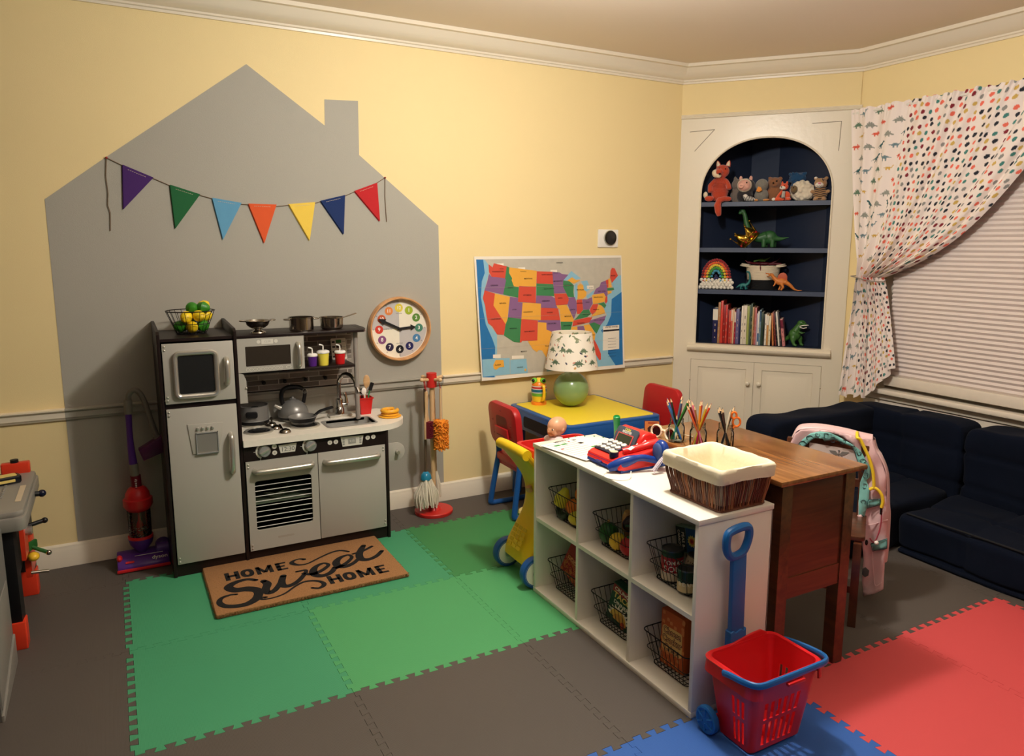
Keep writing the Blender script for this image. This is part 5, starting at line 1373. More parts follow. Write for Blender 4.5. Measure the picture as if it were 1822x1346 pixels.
sqm = pm('yellow squash', (226, 212, 60), .45); orn = pm('orange pumpkin', (228, 124, 36), .45); tan = pm('tan potato', (206, 152, 96), .6); egg = pm('dark aubergine', (40, 16, 30), .25); gre = pm('green pepper', (36, 92, 40), .35); redt = pm('red tomato', (186, 30, 36), .3); yb = pm('yellow ball', (238, 200, 56), .4); purp = pm('purple onion', (86, 30, 60), .35)
c0, c1, c2 = cy_(0) + .033, cy_(1) + .033, cy_(2) + .033
food('toy_squash', 'pale yellow toy squash standing in the upper far basket', B().lathe(pear, sqm, 24, cap=False), (1.50, c0 + .055, Zt + .075), (14, 10, 0))
b = B(); b.sph((0, 0, 0), (.04, .04, .034), orn, 24); b.sph((0, -.005, .034), (.006, .006, .01), gre, 8); food('toy_pumpkin', 'round orange toy pumpkin in the upper far basket', b, (1.525, c0 + .0, Zt + .05))
b = B(); b.sph((0, 0, 0), (.036, .036, .036), orn, 24); food('toy_orange', 'toy orange at the top right of the upper far basket', b, (1.55, c0 - .02, Zt + .105))
b = B(); b.sph((0, 0, 0), (.028, .028, .04), sqm, 20); food('toy_lemon', 'yellow toy lemon at the bottom right of the upper far basket', b, (1.495, c0 - .06, Zt + .03), (80, 0, 20))
b = B(); b.tube(catmull([(-.05, 0, .01), (-.02, 0, -.012), (.02, 0, -.012), (.05, 0, .01)], 5), [.004 + .012 * math.sin(PI * k / 15) for k in range(16)], pm('green banana pepper', (30, 60, 34), .35), 10); food('toy_cucumber', 'dark green curved toy vegetable at the bottom left of the upper far basket', b, (1.49, c0 + .045, Zt + .022), (0, 0, 80))
b = B(); b.sph((0, 0, 0), (.036, .036, .04), gre, 24); b.sph((0, 0, .04), (.005, .005, .01), tan, 8); food('toy_pepper', 'green toy pepper at the left of the upper middle basket', b, (1.50, c1 + .055, Zt + .042))
b = B(); b.sph((0, 0, 0), .031, yb, 24); food('toy_apple', 'round yellow toy apple at the front of the upper middle basket', b, (1.495, c1 - .008, Zt + .033))
b = B(); b.sph((0, 0, 0), (.034, .034, .034), redt, 24); b.sph((0, 0, .033), (.012, .012, .004), gre, 8); food('toy_tomato', 'red toy tomato at the near end of the upper middle basket', b, (1.50, c1 - .07, Zt + .036))
b = B(); b.lathe([(0, -.06), (.012, -.056), (.019, -.03), (.021, 0), (.018, .03), (.010, .054), (0, .058)], tan, 20, cap=False); food('toy_potato', 'tan elongated toy potato standing in the upper middle basket', b, (1.55, c1 + .01, Zt + .085), (15, -14, 0))
b = B(); b.lathe([(0, -.06), (.02, -.056), (.033, -.03), (.03, .01), (.018, .045), (.006, .06), (0, .062)], egg, 24, cap=False); food('toy_aubergine', 'dark toy aubergine lying on top in the upper middle basket', b, (1.555, c1 - .045, Zt + .105), (65, 0, 20))
b = B(); b.sph((0, 0, 0), .03, purp, 20); food('toy_onion', 'dark purple toy onion behind the red tomato', b, (1.575, c1 - .05, Zt + .035))
def wrapped_text(b, txt, size, m, r, z, a0, pitch, bold=.02):
    for k, ch in enumerate(txt):
        a = a0 + pitch * k
        b.text(ch, size, m, RZ(math.degrees(a)) @ T(0, -r, z) @ FRONT, bold=bold)
def can(name, label, r, h, bands, txts, loc, rot):
    t = thing(name, label, 'toy can', loc, rot=[math.radians(a) for a in rot])
    lidm = mat('grey can lid', (96, 96, 92), .3, .7)
    b = B(); b.lathe([(0, h - .004), (r - .003, h - .004), (r - .002, h), (r, h - .001), (r, h - .005)], lidm, 32, cap=False); b.lathe([(r, .004), (r - .001, 0), (0, 0)], lidm, 32, cap=False); b.build('lid', t)
    b = B()
    for z0, z1, c_ in bands: b.lathe([(r - .0003, z0 * h), (r - .0003, z1 * h)], pm('label %d %d %d' % c_, c_, .4), 32, cap=False)
    for s_, sz, z, a0, pt, c_ in txts: wrapped_text(b, s_, sz, pm('label %d %d %d' % c_, c_, .4), r + .0006, z * h, a0, pt)
    b.build('paper_label', t); return t
W = (240, 234, 214)
can('toy_can', 'tall toy can labelled TOMATO SOUP with a green top band in the upper near basket', .036, .105, [(.04, .3, (222, 206, 180)), (.3, .78, (176, 36, 44)), (.78, .96, (22, 58, 40))],
    [('TOMATO', .0185, .62, -1.45, .42, W), ('SOUP', .026, .42, -1.35, .58, W)], (1.515, c2 + .035, Zt + .002), (0, 0, 0))
can('toy_can', 'short green and cream bean can at the near end of the upper near basket', .031, .075, [(.04, .45, (214, 196, 150)), (.45, .96, (20, 54, 40))], [('BEANS', .017, .4, -1.5, .42, W)], (1.50, c2 - .055, Zt + .002), (0, 0, 0))
can('toy_can', 'cream and black labelled toy can lying tilted between two other cans', .028, .08, [(.04, .5, (226, 190, 96)), (.5, .96, (196, 180, 150))], [('PINEAPPLE', .011, .72, -1.9, .33, (24, 24, 24))], (1.55, c2 - .008, Zt + .012), (12, 10, 20))
def carton(name, label, w, h, d, base, deco, loc, rot, cat='toy food box'):
    b = B(); b.box(-w / 2, w / 2, -d / 2, d / 2, 0, h, pm('carton %d %d %d' % base, base, .5), bev=.0012)
    deco(b, T(0, -d / 2 - .0006, 0) @ FRONT)
    o = b.build(name); o.location = loc; o.rotation_euler = [math.radians(a) for a in rot]; tag(o, label, cat); return o
def P_m(c): return pm('label %d %d %d' % c, c, .45)
def d_peas(b, M):
    b.prism([(-.048, .004), (-.006, .004), (-.006, .086), (-.048, .086)], 0, .0004, P_m((20, 44, 36)), M)
    b.text('PEAS &', .017, P_m(W), M @ T(-.018, .045, .0008) @ RZ(-90), bold=.02); b.text('CARROTS', .014, P_m(W), M @ T(-.036, .045, .0008) @ RZ(-90), bold=.02)
    b.prism([(-.004, .004), (.048, .004), (.048, .086), (-.004, .086)], 0, .0004, P_m((30, 84, 130)), M)
    b.flat([(.022 + (.021 if k % 2 else .016) * math.cos(k * PI / 12), .045 + (.021 if k % 2 else .016) * math.sin(k * PI / 12)) for k in range(24)], P_m((232, 214, 110)), M, z=.0008); b.flat(ell(.022, .045, .01, .01), P_m((220, 110, 50)), M, z=.0012); b.flat(ell(.022, .045, .005, .005), P_m((176, 36, 44)), M, z=.0014)
    for k in range(40): pass
carton('food_box', 'small green and blue box labelled PEAS & CARROTS on top of the cans', .1, .09, .028, (120, 150, 120), d_peas, (1.60, c2 + .040, Zt + .068), (0, -10, -86))
def d_red(b, M):
    r_ = random.Random(9)
    for k in range(11):
        for j in range(9): b.prism(rrect(-.056 + j * .0125, -.046 + j * .0125, .085 + k * .006, .089 + k * .006, .001, 1), 0, .0003, P_m((150, 26, 34)), M) if k > 1 and (k + j) % 2 else None
    ob = P_m((214, 120, 70))
    for k in range(70): x, z = r_.uniform(-.056, .056), r_.uniform(.005, .095); b.tube([(x + .0055 * math.cos(a), z + .0045 * math.sin(a), .001) for a in [i * PI / 4 for i in range(8)]], .0014, ob, 5, closed=True, M=M)
    b.text('FROOT O S'.replace(' ', ''), .022, P_m((232, 150, 110)), M @ T(0, .078, .002), bold=.03) if False else b.text('COOKIES', .024, P_m((232, 150, 110)), M @ T(0, .088, .0025), bold=.03)
carton('food_box', 'red snack box covered with orange rings tilted in the lower far basket', .13, .15, .045, (170, 34, 42), d_red, (1.545, c0 + .04, Zb + .036), (0, 28, -82))
def d_taco(b, M):
    b.prism([(-.055, .0), (.055, .0), (.055, .09), (-.055, .09)], 0, .0003, P_m((20, 66, 48)), M)
    b.prism([(-.055, .12), (.055, .12), (.055, .15), (-.055, .15)], 0, .0003, P_m((150, 30, 50)), M)
    b.text('CRUNCHY', .02, P_m(W), M @ T(.002, .136, .0008), bold=.02); b.text('TACO', .032, P_m((236, 208, 120)), M @ T(0, .112, .0008), bold=.03); b.text('DINNER', .02, P_m(W), M @ T(0, .086, .0012), bold=.02)
    b.flat([(.0 + (.058 if k % 2 else .042) * math.cos(k * PI / 20), .028 + (.055 if k % 2 else .04) * math.sin(k * PI / 20)) for k in range(21)], P_m((240, 234, 214)), M, z=.0006)
    b.flat(ell(.0, .028, .04, .036, 20, 0, PI), P_m((232, 196, 90)), M, z=.0009); b.flat(ell(.01, .02, .034, .030, 20, 0, PI), P_m((214, 160, 70)), M, z=.0011); b.flat(ell(.028, .018, .011, .014), P_m((190, 70, 40)), M, z=.0013)
carton('food_box', 'green and red box labelled CRUNCHY TACO DINNER leaning in the lower middle basket', .115, .155, .035, (22, 70, 50), d_taco, (1.525, c1 + .01, Zb + .005), (0, 16, -80))
carton('food_box', 'dark blue spaghetti box with yellow letters standing behind the taco dinner box', .05, .2, .03, (20, 28, 60), lambda b, M: (b.text('SPAGHETTI', .034, P_m((226, 196, 96)), M @ T(0, .105, .0008) @ RZ(-90), bold=.03), b.prism([(.02, 0), (.025, 0), (.025, .2), (.02, .2)], 0, .0005, P_m((226, 196, 96)), M)), (1.60, c1 + .052, Zb + .04), (0, 12, -84))
def d_chz(b, M):
    r_ = random.Random(11)
    for k in range(46):
        x, z = r_.uniform(-.05, .05), r_.uniform(.006, .182)
        b.prism(rrect(x - .006, x + .006, z - .006, z + .006, .002, 1), 0, .0003, P_m((232, 140, 74)), M)
    b.prism(rrect(-.045, .045, .052, .138, .01), .0004, .0007, P_m((236, 190, 110)), M)
    for k, t in enumerate(('Cheese', 'Cracker', 'Crisps')):
        b.text(t, .031, P_m((70, 28, 16)), M @ T(0, .122 - k * .029, .0009), bold=.065, sx=.85); b.text(t, .031, P_m((240, 180, 110)), M @ T(0, .122 - k * .029, .0013), bold=.0, sx=.85)
carton('food_box', 'large orange box labelled Cheese Cracker Crisps in the lower near basket', .105, .19, .06, (206, 96, 40), d_chz, (1.535, c2 + .012, Zb + .002), (0, 0, -86))
def d_navy(b, M): b.prism(rrect(-.045, -.005, .012, .034, .007), 0, .0005, P_m((226, 120, 110)), M); b.prism(rrect(-.043, -.007, .014, .032, .006), .0005, .0008, P_m((190, 40, 50)), M); b.text('snack', .013, P_m(W), M @ T(-.025, .023, .001), bold=.02)
carton('food_box', 'dark blue box with a red oval label lying behind the orange cracker box', .11, .055, .06, (18, 36, 70), d_navy, (1.605, c2 + .04, Zb + .192), (0, 0, -86))
carton('food_box', 'small pale grey box at the near side of the lower near basket', .035, .085, .04, (180, 172, 156), lambda b, M: [b.box(-.012, .012, .02 + k * .01, .0215 + k * .01, .0, .0004, P_m((120, 116, 108)), M) for k in range(5)], (1.535, c2 - .085, Zb + .002), (0, 0, -86))

# ---------------------------------------------------------------- papers, register, glasses etc. on the shelf and desk
papw = mat('white paper', (244, 240, 230), .6, var=.01)
def sheet(label, loc, rz, w, h, z, deco=None):
    b = B(RZ(0)); b.prism([(-w / 2, -h / 2), (w / 2, -h / 2), (w / 2, h / 2), (-w / 2, h / 2)], 0, .0008, papw)
    if deco: deco(b, T(0, 0, .001))
    o = b.build('worksheet'); o.location = (loc[0], loc[1], z); o.rotation_euler = (0, 0, math.radians(rz)); tag(o, label, 'paper'); return o
def d_ws(b, M):
    bl = MC['K']; g_ = pm('print green', (70, 150, 70), .6); r_ = pm('print red', (170, 40, 50), .6); gg = pm('print grey', (150, 146, 140), .6)
    b.text('MENU', .022, bl, M @ T(.0, .125, .0002), bold=.02)
    for k in range(9): b.box(-.085, .03 + (k % 3) * .02, .105 - k * .022, .1075 - k * .022, 0, .0002, gg, M)
    for x, y in ((-.05, .085), (-.015, .085), (.055, -.01)): b.prism(rrect(x - .014, x + .014, y - .007, y + .007, .002), 0, .0003, g_, M)
    b.prism(rrect(.02, .028, .096, .104, .003), 0, .0003, r_, M); b.prism(rrect(-.075, -.06, .03, .038, .003), 0, .0003, r_, M); b.prism(rrect(.04, .06, .05, .07, .003), 0, .0003, bl, M)
    b.text('$5', .02, bl, M @ T(.06, .11, .0002), bold=.02)
sheet('printed white worksheet with small green pictures, nearest the front edge of the white shelf', (1.52, -1.365), 10, .2, .26, .6262, d_ws)
sheet('white sheet partly under the other worksheet at the far end of the shelf top', (1.555, -1.335), 18, .19, .22, .6252)
b = B(); b.lathe([(0, 0), (.092, 0), (.10, .0025), (.104, .004), (.102, .0048), (.092, .0025), (0, .002)], wp, 48, cap=False)
for k in range(16): a = 2 * PI * k / 16; b.sph((.100 * math.cos(a), .100 * math.sin(a), .0045), (.004, .004, .0025), pm('plate green dots', (60, 140, 60)), 8)
tag(place(b.build('paper_plate'), (1.597, -1.302, .6203)), 'round white plate with green dots around the rim under the worksheets', 'plate')
# cash register
ru = pm('register red', (222, 44, 40), .28); rb = pm('register blue', (24, 60, 140), .25); rg = pm('register grey', (70, 80, 92), .4); rn = pm('register navy', (24, 28, 56), .4)
t_ = thing('toy_cash_register', 'red and blue toy cash register with white number keys on the white shelf', 'cash register', (1.572, -1.585, .62), rz=-90)
XZ = Matrix(((0, 0, 1, 0), (1, 0, 0, 0), (0, 1, 0, 0), (0, 0, 0, 1)))
b = B()
side = [(-.108, .012), (-.112, .02), (-.106, .036), (-.09, .044), (.04, .07), (.09, .07), (.105, .05), (.105, .006), (-.09, .006)]
b.prism(side, -.1, .1, ru, XZ, bev=.008, seg=3)
hump = [(.0, .055), (.012, .095), (.03, .112), (.055, .116), (.085, .105), (.1, .075), (.1, .05)]
b.prism(hump, -.098, .055, ru, XZ, bev=.008, seg=3); b.build('register_body', t_, ang=40)
b = B(); b.prism([(-.113, .008), (-.1085, .03), (-.104, .03), (-.10, .006)], -.092, .045, rb, XZ); b.box(-.03, .0, -.117, -.111, .016, .022, rb); b.prism([(-.1, 0), (.1, 0), (.105, .012), (-.1, .012)], -.098, .098, rb, XZ, bev=.003); b.build('drawer', t_)
KP = T(0, -.025, .061) @ RX(11.3)
b = B(); b.prism(rrect(-.09, .018, -.062, .048, .006), -.006, .002, rn, KP, bev=.001); b.build('keypad', t_)
lbl = ['7', '8', '9', '+', '4', '5', '6', '-', '1', '2', '3', 'x', '0', '.', '=', '$']
for k in range(16):
    x, y = -.077 + (k % 4) * .026, .034 - (k // 4) * .0265
    b = B(KP @ T(x, y, .002)); b.lathe([(.0105, 0), (.0105, .005), (.009, .0065), (0, .0065)], wp, 18, cap=False); b.text(lbl[k], .011, rn, T(0, 0, .0072)); b.build('key', t_)
DS = T(-.022, .004, .085) @ RX(62)
b = B(); b.prism(rrect(-.062, .062, -.028, .04, .012), -.004, .003, rg, DS, bev=.002); b.prism(rrect(-.045, .045, -.024, .016, .004), .003, .005, pm('screen bezel', (206, 90, 86)), DS); b.prism(rrect(-.040, .040, -.020, .012, .002), .005, .0056, pm('lcd screen', (58, 62, 44), .2), DS)
b.text('CASH', .013, pm('lettering yellow', (236, 220, 80)), DS @ T(0, .0315, .0036), bold=.03); b.text('REGISTER', .0125, wp, DS @ T(0, .022, .0036), bold=.03); b.build('display', t_)
b = B(); b.prism(rrect(-.010, .010, -.026, .026, .004), 0, .0015, wp, T(.052, .012, .078) @ RZ(0) @ RX(35) @ RY(25))
for k in range(3): b.prism(rrect(-.006, .006, -.02 + k * .016, -.009 + k * .016, .001), .0015, .002, pm('sticker colour %d' % k, ((40, 60, 140), (190, 60, 40), (200, 60, 60))[k]), T(.052, .012, .078) @ RX(35) @ RY(25))
b.build('sticker', t_)
b = B(); b.tube(catmull([(.045, -.055, .06), (.06, -.02, .068), (.072, .03, .078), (.08, .07, .085)], 5), [.013] * 10 + [.016] * 6, ru, 12); b.build('card_slot', t_)
b = B(); b.cyl((.038, -.088, .045), (.038, -.088, .062), .0165, rn, seg=24); b.cyl((.038, -.088, .062), (.038, -.088, .064), .014, pm('knob face', (226, 210, 170)), seg=24); b.build('dial', t_)
b = B(); pts = catmull([(.066, -.132, .016), (.082, -.1, .030), (.100, -.055, .046), (.112, -.02, .050), (.122, .02, .040), (.128, .055, .03)], 5)
b.tube(pts, [.012 + .008 * math.sin(PI * min(1, k / 12)) for k in range(len(pts))], rb, 14, flat=(1, .85)); b.prism(rrect(-.009, .009, -.010, .010, .002), 0, .002, papw, T(.092, -.055, .083) @ RX(25)); b.build('scanner', t_)
b = B(); b.sph((.125, .05, .068), (.033, .024, .040), rb, 24); b.sph((.128, .03, .07), (.024, .010, .030), pm('mic mesh blue', (60, 84, 140), .6), 20); b.cyl((.115, .055, .02), (.122, .052, .06), .016, rb); b.build('microphone', t_)
b = B(); b.tube(catmull([(.07, -.138, .012), (.075, -.155, .003), (.1, -.17, .002), (.135, -.165, .002), (.16, -.14, .002), (.16, -.11, .003), (.14, -.09, .02)], 6), .0018, wp, 6); b.build('white_cord', t_)
b = B(); b.tube([(.155 + .010 * math.cos(k * .9), .02 + .001 * k * .6 - .03, .006 + .010 * abs(math.sin(k * .9)) + k * .0006) for k in range(70)], .0014, mat('clear coil cord', (220, 210, 220), .3), 5); b.build('coil_cord', t_)
# marker, card, sunglasses
b = B(); gm = pm('green marker plastic', (40, 160, 84)); b.lathe([(0, 0), (.010, 0), (.0125, .09), (.0135, .10), (.0135, .118), (.011, .12), (.009, .112), (0, .112)], gm, 20, cap=False)
o = b.build('green_tube'); o.rotation_euler = (math.radians(8), math.radians(-8), 0); o.location = (1.688, -1.36, .621); tag(o, 'upright bright green plastic tube behind the cash register', 'tube')
woodd = mat_wood('desk walnut', (62, 34, 18), (102, 60, 32), (12, 1.5, 12), .3)
woodt = mat_wood('desk top oak', (112, 70, 36), (160, 108, 58), (14, 1.2, 14), .24, coat=.5)
woodp = mat_wood('desk end panel', (66, 36, 18), (98, 56, 30), (1.4, 10, 16), .3)
t_ = thing('writing_desk', 'brown wooden desk with a polished top standing right of the white shelf', 'desk', (1.91, -1.80, 0))
def db(): return B(T(-1.91, 1.80, 0))
DX0, DX1, DY0, DY1, DT = 1.709, 2.102, -2.168, -1.43, .692
b = db(); b.prism([(DX0, DY0), (DX1, DY0), (DX1, DY1), (DX0, DY1)], DT - .018, DT, woodt, bev=.005); b.build('desk_top', t_)
for x in (DX0 + .028, DX1 - .075):
    for y in (DY0 + .02, DY1 - .065):
        b = db(); b.prism([(x, y), (x + .045, y), (x + .045, y + .045), (x, y + .045)], 0.0, DT - .018, woodd, bev=.003); b.build('leg', t_)
b = db(); b.box(DX0 + .06, DX1 - .07, DY0 + .026, DY0 + .036, .355, DT - .018, woodp); b.box(DX0 + .07, DX1 - .072, DY0 + .023, DY0 + .036, .29, .36, woodp); b.build('end_panel', t_)
b = db(); b.box(DX0 + .034, DX0 + .044, DY0 + .06, DY1 - .06, .29, DT - .018, woodd); b.box(DX0 + .06, DX1 - .07, DY1 - .04, DY1 - .03, .29, DT - .018, woodd); b.build('back_panel', t_)
b = db(); b.box(DX1 - .04, DX1 - .03, DY0 + .06, DY1 - .06, .56, DT - .018, woodd); b.build('drawer_front', t_)
b = B(FRONT); b.prism(rrect(-.03, .03, 0, .05, .003), 0, .003, pm('navy card edge', (30, 40, 84))); b.prism(rrect(-.027, .027, .003, .047, .002), .003, .0034, pm('orange brown card', (196, 120, 60), .5)); b.prism([(-.014, .008), (.012, .006), (.015, .02), (.006, .03), (-.01, .028), (-.017, .02)], .0035, .0038, pm('dark figure', (60, 36, 30))); b.prism(rrect(-.015, .02, .038, .043, .001), .0035, .0038, pm('card title', (150, 60, 40)))
o = b.build('picture_card'); o.rotation_euler = (math.radians(-8), 0, math.radians(-35)); o.location = (1.735, -1.515, DT); tag(o, 'small orange brown picture card standing at the far end of the desk', 'card')
t_ = thing('sunglasses', 'white round-framed toy sunglasses with dark lenses lying on the desk edge', 'sunglasses', (1.727, -1.592, DT + .022), rot=(math.radians(-8), math.radians(0), math.radians(-80)))
crm = pm('cream glasses frame', (240, 228, 196))
b = B(FRONT)
for s in (-1, 1): b.tube([(s * .033 + .024 * math.cos(a), .022 * math.sin(a), 0) for a in [2 * PI * k / 28 for k in range(28)]], .0042, crm, 8, closed=True)
b.tube([(-.010, .004, 0), (0, .008, 0), (.010, .004, 0)], .0034, crm, 8); b.build('frame', t_)
for s in (-1, 1):
    b = B(FRONT); b.flat(ell(s * .033, 0, .023, .021, 24), pm('dark lens', (30, 22, 24), .1), z=0); b.build('lens', t_)
    b = B(FRONT); b.tube([(s * .056, .004, -.002), (s * .058, .003, -.04), (s * .056, -.006, -.1)], .0028, crm, 8); b.build('temple', t_)
# glass jars with pencils
glassm = mat_glass('jar glass', (246, 250, 250), .02, .14)
def jar(label, x, y):
    t = thing('glass_jar', label, 'jar', (x, y, DT))
    b = B(); b.lathe([(0, .002), (.026, .002), (.029, .006), (.030, .02), (.030, .052), (.0285, .060), (.024, .066), (.0245, .069), (.0235, .072), (.0245, .075), (.0235, .079), (.0245, .082), (.0242, .086), (.0225, .086), (.0222, .066), (.0275, .056), (.0275, .01), (.024, .0045), (0, .0045)], glassm, 32, cap=False)
    b.build('jar_glass', t); return t
J = [(1.743, -1.644), (1.762, -1.738), (1.838, -1.792)]
jar('glass jar of blue and green pencils, nearest the sunglasses', *J[0]); jar('middle glass jar, full of orange, yellow and pink pencils', *J[1]); jar('glass jar of black and brown pencils beside the orange scissors', *J[2])
tipw = mat('sharpened pencil wood', (232, 196, 150), .6)
def pencil(cname, c_, jx, jy, fx, fy, tx, ty, tz, label):
    p0 = Vector((jx + fx, jy + fy, DT + .008)); p1 = Vector((jx + tx, jy + ty, DT + tz)); d = (p1 - p0); L_ = d.length; q = Vector((0, 0, 1)).rotation_difference(d.normalized()).to_matrix().to_4x4()
    b = B(); cm = pm('pencil ' + cname, c_, .3); b.lathe([(0, 0), (.0038, 0), (.0038, L_ - .018)], cm, 6, q, cap=False); b.lathe([(.0038, L_ - .018), (.0012, L_ - .005)], tipw, 10, q, cap=False); b.lathe([(.0012, L_ - .005), (0.0001, L_)], cm, 8, q, cap=False)
    o = b.build('pencil', ang=50); o.location = p0; tag(o, label, 'pencil', 'coloured pencils in the glass jars')
# view-right direction in plan ~ (.87,-.49); spread the tops along it
def fan(jk, items):
    jx, jy = J[jk]
    for k, (cn, c_, s_, dz, dep) in enumerate(items):
        rx, ry = .87 * s_ + .49 * dep, -.49 * s_ + .87 * dep
        n2 = math.hypot(rx, ry); lim = .019 / .08 * 1.0
        tz = dz; fr_ = -.5
        fx, fy = rx * fr_, ry * fr_; m_ = math.hypot(fx, fy)
        if m_ > .018: fx *= .018 / m_; fy *= .018 / m_
        where = ['nearest the sunglasses', 'in the middle', 'beside the orange scissors'][jk]
        pencil(cn, c_, jx, jy, fx, fy, rx, ry, tz, '%s pencil in the glass jar %s' % (cn, where))
fan(0, [('light blue', (90, 150, 200), -.040, .150, 0), ('mid blue', (50, 110, 180), -.036, .158, .012), ('dark green', (20, 60, 36), -.028, .164, -.01), ('purple grey', (84, 80, 120), .018, .158, .0), ('teal', (40, 130, 124), .020, .168, .014), ('grass green', (50, 120, 50), .042, .160, -.006), ('forest green', (30, 80, 40), .05, .156, .008), ('navy', (30, 36, 80), .0, .10, 0), ('sea green', (60, 150, 120), .01, .1, .01)])
fan(1, [('orange', (236, 104, 40), -.045, .150, 0), ('dark red', (120, 24, 36), -.036, .158, .01), ('tan', (190, 120, 60), -.02, .152, -.008), ('pink', (236, 120, 150), -.026, .165, .012), ('light orange', (244, 150, 50), .004, .165, 0), ('crimson', (180, 30, 70), .012, .165, .012), ('mustard', (206, 160, 40), .027, .155, -.008), ('olive yellow', (190, 170, 60), .031, .157, .006), ('red orange', (214, 70, 36), .042, .157, 0)])
fan(2, [('black', (24, 24, 28), -.032, .142, 0), ('charcoal', (44, 40, 44), -.024, .147, .01), ('dark brown', (70, 34, 26), -.016, .146, -.006), ('brown', (110, 60, 40), -.017, .140, .0), ('white', (226, 214, 190), .015, .140, -.004), ('slate black', (30, 30, 40), .030, .148, .006)])
ors = pm('orange scissors plastic', (240, 120, 40))
t_ = thing('child_scissors', 'orange handled child scissors standing in the jar of dark pencils', 'scissors', (J[2][0] + .022, J[2][1] - .012, DT + .01))
b = B(RZ(-30) @ FRONT)
for cx, cz, r_ in ((.012, .082, .013), (.002, .106, .009)): b.tube([(cx + r_ * math.cos(a), cz + r_ * 1.25 * math.sin(a), 0) for a in [2 * PI * k / 20 for k in range(20)]], .004, ors, 8, closed=True)
b.tube([(.006, .068, 0), (.0, .06, 0)], .0045, ors, 8); b.build('finger_loops', t_)
b = B(RZ(-30) @ FRONT); b.prism([(-.004, .062), (.004, .062), (-.004, .0), (-.007, .002)], -.001, .001, steel); b.build('blades', t_)
# wicker basket with liner
wick = mat('dark wicker', (96, 48, 28), .45, var=.35, nscale=40, coat=.25); wick2 = mat('pale wicker', (156, 98, 62), .45, var=.2, nscale=40)
clo = mat('cream cotton liner', (238, 226, 196), .9, var=.03, nscale=20, bump=.6, bscale=60)
t_ = thing('wicker_basket', 'dark brown wicker basket with a cream cloth liner on the near end of the shelf', 'basket', (1.590, -2.018, .62))
def rr_at(t, z):
    hx = .085 + .028 * t; hy = .108 + .03 * t
    return hx, hy
def perim(hx, hy, r_, n):
    p = rrect(-hx, hx, -hy, hy, r_, 5); p.append(p[0]); L_ = [0]
    for a, c in zip(p, p[1:]): L_.append(L_[-1] + math.hypot(c[0] - a[0], c[1] - a[1]))
    out = []; k = 0
    for i in range(n):
        s_ = L_[-1] * i / n
        while L_[k + 1] < s_: k += 1
        f = (s_ - L_[k]) / max(1e-9, L_[k + 1] - L_[k]); out.append((p[k][0] + (p[k + 1][0] - p[k][0]) * f, p[k][1] + (p[k + 1][1] - p[k][1]) * f))
    return out
b = B(); N_ = 120; lo, mi, hi = perim(.090, .114, .012, N_), perim(.101, .125, .014, N_), perim(.105, .129, .014, N_); r8 = random.Random(3)
for i in range(N_):
    j = r8.uniform(-.0014, .0014); w2 = r8.uniform(-.002, .002); rr_ = r8.uniform(.0018, .003)
    b.tube(catmull([(lo[i][0], lo[i][1], .002), (lo[i][0] * 1.02 + j, lo[i][1] * 1.02 + w2, .025), (mi[i][0] + j, mi[i][1] - w2, .065 + w2), (hi[i][0] * 1.0 + w2, hi[i][1] + j, .098)], 3), rr_, wick if r8.random() < .6 else wick2, 6)
b.tube([(x, y, .004) for x, y in perim(.090, .114, .012, 60)], .005, wick, 6, closed=True); b.tube([(x, y, .098) for x, y in perim(.103, .127, .016, 60)], .005, wick, 6, closed=True)
b.box(-.08, .08, -.102, .102, .001, .006, wick); b.build('wicker_body', t_)
b = B(); n_ = 96
lv = [((.104, .128), .088), ((.111, .135), .091), ((.111, .135), .105), ((.113, .137), .124), ((.110, .134), .133), ((.104, .128), .135), ((.097, .121), .131), ((.090, .113), .10), ((.083, .105), .05), ((.076, .098), .012)]
vs = []; r9 = random.Random(4)
for k, ((hx, hy), z) in enumerate(lv):
    pr = perim(hx, hy, .012, n_)
    for i, (x, y) in enumerate(pr):
        wv = math.sin(i * .9 + k) * .0008 + math.sin(i * .23 + k * 1.7) * .0012
        vs.append((x * (1 + wv * 4), y * (1 + wv * 4), z + wv * 1.2 + (.004 * math.sin(i * .13) if k < 2 else 0)))
fs = [[k * n_ + i, k * n_ + (i + 1) % n_, (k + 1) * n_ + (i + 1) % n_, (k + 1) * n_ + i] for k in range(len(lv) - 1) for i in range(n_)] + [[(len(lv) - 1) * n_ + i for i in range(n_)][::-1]]
b.add(vs, fs, clo); b.build('cloth_liner', t_, ang=60)

# ---------------------------------------------------------------- rolling shopping basket
crd = mat('red basket plastic', (222, 34, 38), .3, var=.02, coat=.15); cbl = mat('blue cart plastic', (28, 100, 168), .35, var=.03)
t_ = thing('rolling_basket', 'red slotted toy shopping basket on blue wheels with a tall blue pull handle', 'shopping basket', (1.535, -2.292, 0), rz=0)
# local x to the right end (+x), y toward the shelf (+y)
rg_ = mat
H0, H1 = .010, .232
def half(z):
    t = (z - H0) / (H1 - H0); return .100 + .030 * t, .062 + .030 * t
def wallpt(side, u, z, o=0):
    hx, hy = half(z)
    if side == 0: return (u * hx, -hy - o, z)
    if side == 1: return (hx + o, u * hy, z)
    if side == 2: return (-u * hx, hy + o, z)
    return (-hx - o, -u * hy, z)
b = B()
